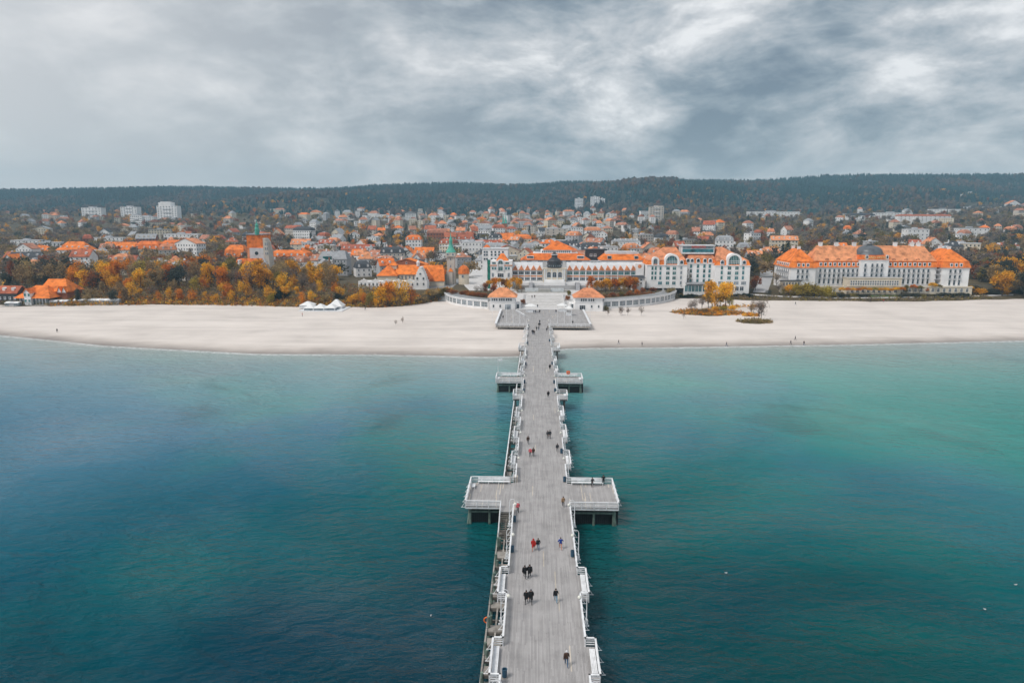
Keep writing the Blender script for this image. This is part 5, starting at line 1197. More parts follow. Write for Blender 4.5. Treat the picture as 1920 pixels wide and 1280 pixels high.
# ---- beach restaurant, awnings and bar
def RG(px, py): g_ = G(px, py, 2.3); return g_
g = RG(60, 572); F = Fac(g.y); q = F.s
e = empty('beach_restaurant', (F.x(50), g.y, 2.2), label='beach restaurant with steep overlapping orange roofs and glazed veranda', cat='restaurant')
x = F.x
MB().box(x(30), x(84), g.y, g.y + 12, 1, F.z(558, 50)).build('wall', M['glasspale'], e)
for px in (31, 37, 43, 49, 55, 61, 67, 73, 79): MB().box(x(px), x(px) + .35, g.y - .15, g.y, 1, F.z(558, 50)).build('post', M['white2'], e)
r1 = MB().frustum(x(23), x(92), g.y - 1.6, g.y + 14, F.z(558.5, 50), F.z(537, 50), q(27), q(22), 7.6, 7.6).build('roof', M['orange'], e)
MB().frustum(x(50), x(108), g.y + 6, g.y + 20, F.z(549, 80), F.z(527, 80), q(7), q(18), 6.8, 6.8).build('upper_roof', M['orange'], e); MB().box(x(54), x(104), g.y + 7, g.y + 19, 1, F.z(549, 80)).build('rear_wall', M['brick'], e)
for px, Yo in ((50.5, -1.8),):
    a, b_ = x(px - 6), x(px + 6); MB().box(a, b_, g.y + Yo, g.y + 4, 1, F.z(547, 50)).build('gable_bay', M['white2'], e)
    c_ = (a + b_) / 2
    for s_ in (-1, 1): MB().add([(c_ + s_ * q(8), g.y + Yo - .6, F.z(549, 50)), (c_, g.y + Yo - .6, F.z(540, 50)), (c_, g.y + 5, F.z(540, 50)), (c_ + s_ * q(8), g.y + 5, F.z(549, 50)), (c_ + s_ * q(8), g.y + Yo - .6, F.z(549, 50) - .3), (c_, g.y + Yo - .6, F.z(540, 50) - .3)], [(0, 1, 2, 3), (0, 1, 5, 4)]).build('gable_roof', M['orange'], e)
    MB().profile([(a, F.z(547, 50)), (b_, F.z(547, 50)), (c_, F.z(541, 50))], g.y + Yo - .02, g.y + Yo + .2).build('gable_front', M['white2'], e)
    wins(e, g.y + Yo, [c_ - 1, c_ + 1], [F.z(552, 50), F.z(563, 50)], 1.4, 1.6, 'plain', 'glassteal')
for px in (92, 101):
    c_ = x(px); yy = g.y + 8
    MB().profile([(c_ - q(4.5), F.z(551, 90)), (c_ + q(4.5), F.z(551, 90)), (c_, F.z(541, 90))], yy - 2, yy - 1.6).build('dormer_front', M['white2'], e)
    for s_ in (-1, 1): MB().add([(c_ + s_ * q(5.2), yy - 2.4, F.z(551.5, 90)), (c_, yy - 2.4, F.z(539.5, 90)), (c_, yy + 5, F.z(539.5, 90)), (c_ + s_ * q(5.2), yy + 5, F.z(551.5, 90))], [(0, 1, 2, 3)]).build('dormer_roof', M['orange'], e)
MB().box(x(62), x(84), g.y - 5, g.y - .2, 1, F.z(571, 70)).build('terrace', M['greywood'], e)
OCC.append((x(60), g.y + 8, 18))
house_px(-40, 34, 569, 549, 538, 'gable', 'slate', 'redroof', 'long low beach building with faded red roof at the left picture edge', 8, 1, 8, glass='glasspale')
house_px(104, 128, 563, 555, 546, 'gable', 'brick', 'redroof', 'low brown-roofed shed beside the beach restaurant', 7, 1, 3)
def RB(name, pa, pb, py, hgt, lab, cat, bays, m='canvas', m2='greyw', d=3.2):
    g_ = RG((pa + pb) / 2, py); f = Fac(g_.y); a, b_ = f.x(pa), f.x(pb); z = Bz(g_.x, g_.y)
    e = empty(name, ((a + b_) / 2, g_.y, z), label=lab, cat=cat); n = bays; w = (b_ - a) / n
    for i in range(n):
        xa = a + w * i
        MB().frustum(xa + .03, xa + w - .03, g_.y, g_.y + d, z + hgt * .72, z + hgt, .05, .05, d * .5, .05).build('awning', M[m] if i % 2 == 0 else M['paleroof'], e)
        MB().box(xa + .05, xa + w - .05, g_.y + .3, g_.y + d - .1, z - .3, z + hgt * .715).build('bay', M[m2] if i % 2 else M['glasspale'], e)
    MB().box(a - .3, b_ + .3, g_.y - 2.2, g_.y, z - .2, z + .25).build('deck', M['greywood'], e); return e
RB('awning_row', 130, 216, 571, 2.9, 'long row of white beach awnings with grey stripes on the left', 'awning', 12)
RB('terrace_stall', 84, 100, 572.5, 2.6, 'pale awning stall right of the beach restaurant', 'stall', 2); RB('terrace_stall', 102, 119, 572, 2.6, 'second pale stall between restaurant and awning row', 'stall', 2)
RB('terrace_stall', 0, 26, 574, 2.2, 'low pale beach stall left of the beach restaurant', 'stall', 3)
g = RG(600, 583); F = Fac(g.y); x = F.x; z = Bz(g.x, g.y)
e = empty('beach_bar', (x(600), g.y, z), label='white tented beach bar standing alone on the sand', cat='beach bar')
MB().box(x(558), x(640), g.y - 1.5, g.y + 15, z - .5, z + .35).build('deck', M['white2'], e)
for k, (pa, pb, yo, yw, yt) in enumerate(((566, 584, 0, 578, 571.5), (584, 604, 0, 578, 571), (604, 625, 0, 577.5, 571), (558, 582, 7, 572.5, 566.5), (612, 638, 6, 574.5, 562.5))):
    f = Fac(g.y + yo); a, b_ = f.x(pa), f.x(pb)
    MB().box(a + .15, b_ - .15, g.y + yo, g.y + yo + 6.5, z + .35, f.z(yw, 600)).build('tent_wall', M['glasspale'] if k < 3 else M['white2'], e)
    MB().frustum(a - .2, b_ + .2, g.y + yo - .3, g.y + yo + 6.9, f.z(yw, 600), f.z(yt, 600), (b_ - a) * .46, (b_ - a) * .46, 3, 3).build('tent_roof', M['canvas'], e)
    for xx in (a + .1, b_ - .1): MB().box(xx - .12, xx + .12, g.y + yo - .1, g.y + yo, z + .35, f.z(yw, 600)).build('tent_post', M['white2'], e)

# ---- buildings that can be picked out, read off the photograph
HP = [
 (0, 36, 512, 495, 478, 'front', 'white', 'orange', 'white gabled house with orange roof at the left picture edge above the restaurant', 14, 2, 3),
 (107, 166, 489, 469, 454, 'hip', 'white', 'orange', 'wide white house with big orange hipped roof, left of the long row', 14, 2, 9),
 (167, 214, 489, 470, None, 'flat', 'white', 'paleroof', 'flat white annex right of the wide hipped house', 9, 2, 7),
 (200, 254, 503, 491, 480, 'gable', 'white', 'redroof', 'low house with dark red roof in the trees below the hipped house', 10, 1, 6),
 (54, 94, 484, 472, 461, 'hip', 'cream', 'orange', 'cream house with orange hipped roof left of the wide hipped house', 12, 2, 4),
 (194, 252, 476, 468, 455, 'gable', 'white', 'orange', 'orange-roofed terrace with gables behind the flat white annex', 12, 1, 6),
 (254, 300, 482, 467, 453, 'mansard', 'cream', 'orange', 'orange mansard house in the middle of the left terrace row', 12, 2, 5),
 (300, 347, 481, 465, 451, 'mansard', 'white', 'orange', 'orange mansard house at the right end of the left terrace row', 12, 2, 5),
 (21, 76, 466, 451, None, 'flat', 'white', 'paleroof', 'flat white apartment block at the far left above the cream house', 12, 3, 8),
 (174, 232, 461, 446, None, 'flat', 'white', 'paleroof', 'flat white apartment block above the left terrace row', 12, 3, 8),
 (308, 372, 456, 439, None, 'flat', 'white', 'paleroof', 'flat white apartment block above the right end of the terrace row', 12, 3, 9),
 (718, 743, 487, 474, 461, 'hip', 'cream', 'orange', 'cream house with orange hipped roof left of the curved gable house', 12, 2, 3),
 (743, 777, 491, 478, 463, 'front', 'white', 'orange', 'white house with broad curved gable facing the sea', 18, 2, 4),
 (777, 812, 491, 477, 465, 'gable', 'white', 'orange', 'long orange-roofed wing joined to the curved gable house', 13, 2, 5),
 (813, 838, 488, 474, None, 'flat', 'white', 'glassteal', 'low white hall with blue flat roof left of the lighthouse', 12, 1, 3),
 (866, 904, 490, 454, None, 'flat', 'white', 'paleroof', 'big pale flat-roofed block between lighthouse and white block', 20, 4, 6),
 (640, 668, 492, 480, 472, 'gable', 'white', 'redroof', 'white house with red-brown roof right of the grey mansion', 11, 2, 3),
 (688, 702, 484, 464, None, 'flat', 'white', 'paleroof', 'narrow white tower-like house beside a golden poplar', 8, 3, 2),
 (640, 700, 478, 468, 459, 'gable', 'cream', 'redroof', 'long red-brown roofed house behind the narrow white house', 12, 1, 6),
 (580, 604, 480, 468, 457, 'front', 'white', 'redroof', 'white gabled house behind the grey mansion on the left', 12, 2, 3),
 (545, 580, 470, 458, 449, 'gable', 'cream', 'salmon', 'cream house with faded orange roof behind the long building', 12, 2, 4),
 (508, 530, 448, 440, 430, 'front', 'cream', 'salmon', 'pale gabled villa with orange roof on the slope above the church', 11, 2, 3),
 (930, 962, 463, 450, 438, 'gable', 'cream', 'orange', 'cream house with orange roof and dormers above the white block', 12, 2, 4),
 (962, 996, 462, 448, 440, 'mansard', 'cream', 'orange', 'orange mansard house left of the tall beige block', 12, 2, 5),
 (1022, 1064, 454, 429, None, 'flat', 'beige', 'paleroof', 'tall beige windowless-sided block above the spa house', 14, 5, 4),
 (996, 1020, 452, 438, None, 'flat', 'white', 'greyroof', 'white flat block left of the tall beige block', 12, 3, 4),
 (1148, 1200, 470, 452, 448, 'hip', 'white', 'greyroof', 'white palace-like house with grey roof behind the right spa wing', 12, 2, 8),
 (1200, 1236, 472, 462, None, 'flat', 'greyw', 'paleroof', 'grey flat building left behind the arched hotel', 12, 1, 4),
 (1352, 1384, 470, 458, 455, 'hip', 'white', 'greyroof', 'small white villa in the trees behind the arched hotel', 10, 2, 5),
 (1424, 1470, 487, 474, 464, 'hip', 'cream', 'salmon', 'house with faded orange hipped roof between the two hotels', 14, 1, 5),
 (1404, 1430, 500, 480, 471, 'gable', 'greyw', 'salmon', 'grey-walled house with orange roof right of the arched hotel', 14, 2, 2),
 (1700, 1740, 458, 430, None, 'flat', 'white', 'paleroof', 'white apartment house standing above the domed hotel roof', 14, 4, 5),
 (1795, 1850, 448, 428, None, 'flat', 'white', 'greyroof', 'pale villa with dark windows in the trees on the right', 12, 3, 6),
 (1735, 1768, 470, 458, 446, 'front', 'white', 'salmon', 'white gabled house behind the right roof of the domed hotel', 12, 2, 3),
 (1800, 1838, 474, 464, 456, 'hip', 'cream', 'redroof', 'red-brown roofed house right of the domed hotel', 12, 1, 4),
 (1870, 1912, 470, 461, 455, 'hip', 'white', 'redroof', 'long red-roofed house near the right picture edge', 12, 1, 6),
 (1405, 1498, 408, 397, None, 'flat', 'white', 'paleroof', 'very long white flat building on the slope at the right', 20, 2, 16),
 (1590, 1640, 412, 404, 400, 'mansard', 'white', 'darkroof', 'dark-roofed apartment row left on the right slope', 14, 2, 10),
 (1640, 1710, 409, 399, None, 'flat', 'white', 'paleroof', 'long white flat building in the middle of the right slope', 14, 2, 12),
 (1685, 1715, 421, 405, 402, 'mansard', 'white', 'redroof', 'first white apartment house of the right slope row', 14, 4, 4),
 (1716, 1748, 421, 405, 402, 'mansard', 'white', 'redroof', 'second white apartment house of the right slope row', 14, 4, 4),
 (1749, 1782, 419, 405, 402, 'mansard', 'white', 'redroof', 'third white apartment house of the right slope row', 14, 4, 4),
 (1745, 1800, 402, 392, None, 'flat', 'white', 'glasspale', 'pale green long building on the right hillside', 14, 2, 10),
 (1800, 1858, 396, 388, None, 'flat', 'white', 'glasspale', 'pale green stepped row rising towards the right hilltop', 14, 2, 10),
 (1890, 1912, 391, 382, 376, 'front', 'white', 'salmon', 'white gabled house high on the right hillside', 14, 2, 3)]
for (pa, pb, yb, ye, yr, rt, wl, rf, lab, dp, rw, cl_) in HP:
    house_px(pa, pb, yb, ye, yr, rt, wl, rf, lab, dp, rw, cl_, sepwin=(yb > 462), name='house' if rt != 'flat' else 'building', cat='house' if rt != 'flat' else 'building')
# tower blocks: storeys of windows and balconies
def tower_block(pa, pb, yb, yt, lab, wall='white', cols=6, steps=()):
    g_ = ground_hit((pa + pb) / 2, yb); f = Fac(g_.y); a, b_ = f.x(pa), f.x(pb); zt = f.z(yt, (pa + pb) / 2)
    e = empty('tower_block', (g_.x, g_.y, g_.z), label=lab, cat='tower block', group='pale tower blocks on the slope'); d = min(16, (b_ - a) * .6)
    mb = MB().box(a, b_, g_.y, g_.y + d, g_.z - 4, zt)
    for ks, (s0, s1, ys_t) in enumerate(steps): mb.box(a + (b_ - a) * s0, a + (b_ - a) * s1, g_.y + .3 + ks * .5, g_.y + d - .3 - ks * .5, zt - .5, f.z(ys_t, pa))
    mb.build('wall', M[wall], e); n = max(3, int((zt - g_.z) / 3))
    for i in range(n):
        z_ = g_.z + (zt - g_.z) * (i + .5) / n; wm_ = MB()
        for j in range(cols): xx = a + (b_ - a) * (j + .5) / cols; wm_.box(xx - .9, xx + .9, g_.y - .07, g_.y + .05, z_ - .7, z_ + .7)
        wm_.build('window_row', M['glass'], e)
        if i % 2: MB().box(a + (b_ - a) * .3, a + (b_ - a) * .7, g_.y - .9, g_.y - .08, z_ - 1.3, z_ - .3).build('balcony_row', M['white2'], e)
    MB().box(a + (b_ - a) * .35, a + (b_ - a) * .6, g_.y + 2, g_.y + d - 2, zt, zt + 2.5).build('lift_house', M['greyw'], e); OCC.append((g_.x, g_.y + d / 2, (b_ - a) * .6))
for a_ in [(166, 202, 412, 389.5, 'leftmost pale tower block on the left slope'), (238, 268, 412, 388, 'pale tower block behind the white pair on the left slope'), (254, 276, 424, 404, 'white slab in front of the paired blocks'), (275, 297, 424, 406, 'white stepped slab right of the paired blocks'),
           (305, 342, 416, 386, 'tallest stepped tower block on the left slope', 'white', 7, ((0.1, .72, 379.5), (.2, .6, 378.2))), (1076, 1091, 391, 372, 'slim white tower block against the central hills'), (1105, 1121, 388, 369, 'white tower block against the central hills beside the slim one', 'white', 4), (1121, 1131, 384, 372, 'low white block stepping right of the hill tower', 'white', 3),
           (1214, 1240, 416, 388, 'beige tower block right of the middle with stepped top', 'beige', 5, ((.45, .95, 386),)), (1796, 1812, 366, 361, 'small white block on the right hilltop'), (1788, 1801, 369, 364, 'white hillside block left of the hilltop one', 'white', 3)]:
    tower_block(*a_)
# brick church tower in the town centre
g = ground_hit(942, 442); F = Fac(g.y)
e = empty('brick_church', (g.x, g.y, g.z), label='red brick church with pointed twin spires in the town centre', cat='church')
MB().box(F.x(930), F.x(946), g.y + 2, g.y + 22, g.z - 2, F.z(431, 940)).build('nave', M['brick'], e); MB().frustum(F.x(929), F.x(947), g.y + 1.5, g.y + 22.5, F.z(431, 940), F.z(422, 940), F.s(9), F.s(9), 1, 1).build('nave_roof', M['redroof'], e)
for px in (944, 948.5):
    MB().box(F.x(px - 2), F.x(px + 2), g.y - 3, g.y + 2, g.z - 2, F.z(419, 940)).build('tower', M['brick'], e); MB().frustum(F.x(px - 2.1), F.x(px + 2.1), g.y - 3.2, g.y + 2.2, F.z(419, 940), F.z(402, 940), F.s(2.05), F.s(2.05), 2.6, 2.6).build('spire', M['copper'], e)
OCC.append((g.x, g.y + 8, 14))

# ---- the rest of the town, house by house
ROWS = [455, 485, 515, 548, 582, 618, 656, 698, 742, 790, 842, 898, 958, 1022, 1092, 1168, 1250, 1340, 1440, 1550]
def density(px, py):                     # how built-up the photograph is there
    if px < 90: return .30
    if px < 330: return .34 if py < 470 else .25
    if px < 560: return .30 if py < 440 else .5
    if px < 700: return .6
    if px < 1130: return .95
    if px < 1250: return .55 if py < 440 else .4
    if px < 1450: return .22
    if px < 1700: return .20
    return .22
hs = []
for ri, Dm in enumerate(ROWS):
    step = 13.2 + Dm * .0045
    xx = -Dm * .80
    while xx < Dm * .74:
        xx += step * random.uniform(.85, 1.35)
        yy = Dm + random.uniform(-.45, .45) * 32
        z = T(xx, yy); px, py = PX(xx, yy, z)
        if not (-60 < px < 1980): continue
        if random.random() > density(px, py): continue
        if not free(xx, yy, 8): continue
        if px > 1400 and Dm < 520: continue
        if float(wav(np.float64(xx), np.float64(yy), 170, 30)) > .62 - .25 * (px < 600 or px > 1230): continue     # groves
        hs.append((ri, xx, yy, px, py))
random.shuffle(hs)
hs.sort(key=lambda h: h[2])
NIND = 240
rest = hs[NIND:]; hs = hs[:NIND]
spec = []
for ri, xx, yy, px, py in hs:
    if not free(xx, yy, 6.5): continue
    big = random.random() < (.35 if 700 < px < 1150 else .2)
    w = (random.uniform(20, 28) if random.random() < .3 else random.uniform(13, 20)) if big else random.uniform(9, 13.5); d = random.uniform(9, 13)
    h = random.choice((9, 10.5, 12, 14)) if big else random.choice((6, 7, 8.5, 10))
    rt = random.choices(('gable', 'front', 'hip', 'mansard', 'flat'), (4, 3.4, 2, 2.4, 3.2 if big else 1.6))[0]
    rf = random.choices(('orange', 'salmon', 'redroof', 'greyroof', 'darkroof', 'dusty'), (.8, 1.8, 2.4, 2.8, 1.2, 3.0))[0] if rt != 'flat' else random.choice(('paleroof', 'greyroof', 'paleroof'))
    wl = random.choices(('white', 'cream', 'greyw', 'beige', 'brick'), (5, 2.6, 1, 1.2, .5))[0]
    spec.append([ri, xx, yy, px, w, d, h, rt, rf, wl, random.uniform(-.5, .5)])
    OCC.append((xx, yy, max(w, d) * .5))
for s_ in spec: OCC.pop()
WN = {'white': 'white', 'cream': 'cream', 'greyw': 'grey', 'beige': 'beige', 'brick': 'brick'}
RN = {'orange': 'orange-roofed', 'salmon': 'pale-orange-roofed', 'redroof': 'red-brown-roofed', 'greyroof': 'grey-roofed', 'darkroof': 'dark-roofed', 'dusty': 'dusty-red-roofed', 'paleroof': 'pale-roofed'}
TN = {'gable': 'long-ridged', 'front': 'gable-fronted', 'hip': 'hipped', 'mansard': 'mansard', 'flat': 'flat'}
from collections import defaultdict
kinds = defaultdict(list)
for s_ in spec: kinds[(s_[0], s_[8], s_[9], s_[7])].append(s_)
for k, l in kinds.items():
    l.sort(key=lambda s_: s_[3])
    for i, s_ in enumerate(l):
        lab = f'{WN[k[2]]} {RN[k[1]]} {TN[k[3]]} house in the {ordn(k[0])} row of the town' if len(l) == 1 else f'{ordn(i)} {WN[k[2]]} {RN[k[1]]} {TN[k[3]]} house from left in the {ordn(k[0])} row of the town'
        ri, xx, yy, px, w, d, h, rt, rf, wl, rz = s_
        house(xx, yy, w, d, h, random.uniform(3.2, 5.4) if rt != 'mansard' else 4.6, rt, wl, rf, rz, max(2, int(h / 3)), max(2, int(w / 3)), lab, 'house', 'houses of the town', sepwin=(yy < 600))
# beyond that the roofs blur together
mats_r = ['white', 'cream', 'beige', 'greyw', 'orange', 'salmon', 'dusty', 'greyroof', 'paleroof', 'glass']; mb = MB()
for ri, xx, yy, px, py in rest:
    z = T(xx, yy); w = random.uniform(8, 24) if random.random() < .3 else random.uniform(8, 14); d = random.uniform(9, 12); h = random.choice((5, 6, 7.5, 9, 11, 13)); rh = random.uniform(3, 5); wi = random.choices((0, 1, 2, 3), (5, 2, 1, 1))[0]; rfi = random.choices((4, 5, 6, 7, 8), (.35, 1.6, 3.4, 2.6, 2.4))[0]
    rz = random.uniform(-.6, .6); c, s_ = cos(rz), sin(rz)
    loc = MB().box(-w / 2, w / 2, -d / 2, d / 2, -3, h, wi)
    if rfi == 8: loc.box(-w / 2 - .2, w / 2 + .2, -d / 2 - .2, d / 2 + .2, h + .01, h + .5, 8)
    elif random.random() < .5: loc.frustum(-w / 2 - .4, w / 2 + .4, -d / 2 - .4, d / 2 + .4, h + .01, h + rh, d * .4, d * .4, d / 2 + .4, d / 2 + .4, rfi)
    else: loc.frustum(-w / 2 - .4, w / 2 + .4, -d / 2 - .4, d / 2 + .4, h + .01, h + rh, w / 2 + .4, w / 2 + .4, 0, 0, rfi)
    for i in range(int(h / 3)):
        for j in range(int(w / 3)): a = -w / 2 + 1.5 + j * 3; loc.box(a - .5, a + .5, -d / 2 - .07, -d / 2 + .03, 1.2 + i * 3, 2.6 + i * 3, 9)
    v_ = [(xx + px_ * c - py_ * s_, yy + px_ * s_ + py_ * c, z + pz_) for px_, py_, pz_ in loc.v]
    n = len(mb.v); mb.v += v_; mb.f += [tuple(i + n for i in f) for f in loc.f]; mb.m += loc.m; OCC.append((xx, yy, 8))
o = mb.build('distant_houses', [M[k] for k in mats_r]); tag(o, 'far small houses blurring together on the slope below the hills', 'houses', kind='stuff')
# ================================================================ TREES AND SCRUB
def leaf_cloud(r_, centers, n_per, spread, size):
    """numpy: many loose leaf triangles round clump centres -> (verts, n)"""
    c = np.repeat(centers, n_per, 0); n = len(c)
    p = c + r_.normal(0, 1, (n, 3)) * spread
    a = r_.normal(0, 1, (n, 3)); a /= np.linalg.norm(a, axis=1)[:, None]
    b_ = r_.normal(0, 1, (n, 3)); b_ -= a * (a * b_).sum(1)[:, None]; b_ /= np.linalg.norm(b_, axis=1)[:, None]
    s = size * r_.uniform(.6, 1.35, (n, 1))
    return np.stack([p + a * s, p - a * s * .5 + b_ * s * .85, p - a * s * .5 - b_ * s * .85], 1).reshape(-1, 3)
def tri_mesh(name, v, m=None, midx=None, mats=()):
    n = len(v) // 3; me = bpy.data.meshes.new(name)
    me.vertices.add(len(v)); me.vertices.foreach_set('co', np.ascontiguousarray(v, np.float32).ravel())
    me.loops.add(len(v)); me.loops.foreach_set('vertex_index', np.arange(len(v), dtype=np.int32))
    me.polygons.add(n); me.polygons.foreach_set('loop_start', (np.arange(n) * 3).astype(np.int32))
    for q_ in (mats or [m]): me.materials.append(q_)
    if midx is not None: me.polygons.foreach_set('material_index', np.asarray(midx, np.int32))
    me.update(calc_edges=True); return me
def crown_centers(r_, n, rx, rz, zc, shape):
    u_ = r_.normal(0, 1, (n, 3)); u_ /= np.linalg.norm(u_, axis=1)[:, None]
    rad = r_.uniform(.35, 1.0, (n, 1)) ** .6
    c = u_ * rad * np.array([rx, rx, rz])
    if shape == 'round':                 # several uneven lobes instead of one ball
        nl = 7; lb = r_.normal(0, 1, (nl, 3)); lb /= np.linalg.norm(lb, axis=1)[:, None]; lb *= np.array([rx, rx, rz]) * r_.uniform(.35, .72, (nl, 1))
        k = r_.integers(0, nl, n); c = lb[k] + u_ * rad * np.array([rx, rx, rz * .9]) * r_.uniform(.38, .6, nl)[k][:, None]
    if shape == 'poplar': c[:, :2] *= (1 - .55 * np.clip((c[:, 2:3] + rz) / (2 * rz), 0, 1))
    if shape == 'umbrella': c[:, 2] = np.abs(c[:, 2]) * .75 - rz * .2
    c += r_.normal(0, .3, (n, 3)); c[:, 2] += zc; return c
def limbs(r_, H, spread, levels, n0, thick):
    mb = MB()
    def grow(p, d, L_, r0, lev):
        q_ = p + d * L_; mb.tube(p, q_, r0, r0 * .62, 5 if lev < 2 else 3, caps=False)
        if lev >= levels: return
        for _ in range(n0 if lev else n0 + 1):
            t_ = r_.uniform(.45, 1.0); nd = (d + Vector(r_.normal(0, spread, 3))).normalized(); nd.z = abs(nd.z) * .9 + .12
            grow(p + d * L_ * t_, nd.normalized(), L_ * r_.uniform(.55, .78), r0 * .52, lev + 1)
    grow(Vector((0, 0, -.5)), Vector((0, 0, 1)), H * .36 + .5, thick, 0); return mb
CROWN, TRUNK = defaultdict(list), defaultdict(list)
for k in range(4):
    r_ = np.random.default_rng(100 + k)
    CROWN['full'].append(tri_mesh('crown', leaf_cloud(r_, crown_centers(r_, 90, 4.3, 5.0, 6.9, 'round'), 19, .55, .38), LEAF['golden']))
    CROWN['loose'].append(tri_mesh('crown', leaf_cloud(r_, crown_centers(r_, 70, 4.3, 5.4, 6.4, 'round'), 13, .62, .32), LEAF['golden']))
    CROWN['tall'].append(tri_mesh('crown', leaf_cloud(r_, crown_centers(r_, 80, 2.2, 5.2, 6.6, 'poplar'), 16, .5, .36), LEAF['golden']))
    CROWN['umbrella'].append(tri_mesh('crown', leaf_cloud(r_, crown_centers(r_, 70, 4.2, 2.2, 9.2, 'umbrella'), 20, .5, .38), LEAF['golden']))
    CROWN['bush'].append(tri_mesh('crown', leaf_cloud(r_, crown_centers(r_, 70, 6.0, 4.4, 4.2, 'round'), 22, .8, .48), LEAF['golden']))
    TRUNK['full'].append(limbs(r_, 12, .45, 3, 2, .24).mesh('trunk', M['bark'])); 
    b_ = limbs(r_, 12, .42, 4, 3, .22)
    CROWN['bare'].append(tri_mesh('crown', leaf_cloud(r_, crown_centers(r_, 80, 4.0, 5.0, 7.2, 'round'), 11, .62, .24), LEAF['bare'])); TRUNK['bare'].append(b_.mesh('trunk', M['bark']))
    # conifer: ragged tiers of drooping needles
    cc = []
    for t_ in np.linspace(0, 1, 16):
        R_ = 2.5 * (1 - t_) ** .85 + .1
        for q_ in range(int(7 * (1 - t_)) + 2): an = r_.uniform(0, 6.28); cc.append((R_ * r_.uniform(.4, 1) * cos(an), R_ * r_.uniform(.4, 1) * sin(an), 1.2 + 10.6 * t_))
    CROWN['conifer'].append(tri_mesh('crown', leaf_cloud(r_, np.array(cc), 16, .32, .38), LEAF['evergreen'])); TRUNK['conifer'].append(MB().tube((0, 0, -.5), (0, 0, 10.5), .2, .05, 6).mesh('trunk', M['bark']))
    TRUNK['stem'].append(MB().tube((0, 0, -.5), (.1, 0, 7.5), .2, .1, 6).mesh('trunk', M['bark']))
TREES = []
CN = {'golden': 'golden', 'orange': 'orange', 'rust': 'rust-red', 'olive': 'olive', 'brown': 'brown', 'bare': 'bare', 'evergreen': 'dark evergreen', 'dark': 'dark green', 'lime': 'yellow-green'}
def tree(x, y, h, kind='full', leaf='golden', zone='', z=None, wide=1.0, label=None, nm=None):
    z = (T(x, y) if z is None else z)
    TREES.append(dict(x=x, y=y, z=z, h=h, kind=kind, leaf=leaf, zone=zone, wide=wide, label=label, nm=nm))
def plant_all():
    zones = defaultdict(list)
    for t_ in TREES:
        if not t_['label']: zones[(t_['zone'], t_['leaf'], 'bush' if t_['kind'] == 'bush' else 'tree')].append(t_)
    for (zn, lf_, kd), l in zones.items():
        l.sort(key=lambda t_: PX(t_['x'], t_['y'], t_['z'])[0])
        for i, t_ in enumerate(l): t_['label'] = f'{ordn(i)} {CN[lf_]} {kd} from the left {zn}' if len(l) > 1 else f'{CN[lf_]} {kd} {zn}'
    for t_ in TREES:
        k = t_['kind']; i = random.randrange(4)
        nm = t_['nm'] or {'conifer': 'conifer_tree', 'bush': 'bush', 'bare': 'bare_tree'}.get(k, 'autumn_tree' if t_['leaf'] not in ('dark', 'evergreen') else 'evergreen_tree')
        cat = 'bush' if k == 'bush' else 'tree'
        e = empty(nm, (t_['x'], t_['y'], t_['z']), random.uniform(0, 6.28), t_['label'], cat, 'trees ' + t_['zone'] if t_['zone'] else None)
        s = t_['h'] / (9.5 if k == 'bush' else 12.0)
        e.scale = (s * t_['wide'], s * t_['wide'], s)
        c = link('crown', CROWN[k][i], e); c.material_slots[0].link = 'OBJECT'; c.material_slots[0].material = LEAF[t_['leaf']]
        link('trunk', TRUNK[{'full': 'full', 'loose': 'full', 'tall': 'stem', 'umbrella': 'full', 'bush': 'stem', 'bare': 'bare', 'conifer': 'conifer'}[k]][i], e)
def tfree(x, y, r_): return all((x - a) ** 2 + (y - b_) ** 2 > (r_ + c * .9) ** 2 for a, b_, c in OCC)
# --- belt behind the left beach
ZB = 'in the belt behind the left beach'
rr = random.Random(5); placed = []
def pick(rr, l): return rr.choices([a for a, _ in l], [b_ for _, b_ in l])[0]
tries = 0
while len(placed) < 178 and tries < 9000:
    tries += 1
    px = rr.uniform(-10, 700); dep = rr.uniform(3, 92); 
    x = P(px, 540, 380).x; y = float(YB(x)) + dep; x = x * y / 380
    y = float(YB(x)) + dep
    if y > 436 or (px < 125 and dep < 24) or (px > 640 and dep > 26): continue
    if not tfree(x, y, 3): continue
    if any((x - a) ** 2 + (y - b_) ** 2 < 20 for a, b_ in placed): continue
    placed.append((x, y))
    front = dep < 26
    if px < 95: lf = pick(rr, [('bare', 4), ('dark', 3), ('brown', 3), ('evergreen', 1), ('rust', 1)])
    elif px < 190: lf = pick(rr, [('rust', 3), ('brown', 4), ('golden', 1.5), ('dark', 2), ('orange', 1)])
    elif px < 340: lf = pick(rr, [('golden', 5.5), ('lime', 3), ('brown', 4), ('dark', 1), ('bare', 2), ('orange', 1.5)])
    else: lf = pick(rr, [('golden', 11), ('brown', 2), ('bare', 1.5), ('orange', 1.5), ('lime', 3.5)] if front else [('bare', 3), ('brown', 3.5), ('golden', 4), ('olive', 1.5), ('dark', 1), ('orange', 1)])
    h = rr.uniform(5.5, 10) if front else rr.uniform(10.5, 17)
    if px > 640: h *= .7
    kind = 'bare' if lf == 'bare' else ('loose' if rr.random() < (.7 if front or lf in ('brown', 'olive') else .3) else ('tall' if rr.random() < .25 else 'full'))
    tree(x, y, h, kind, lf, ZB)
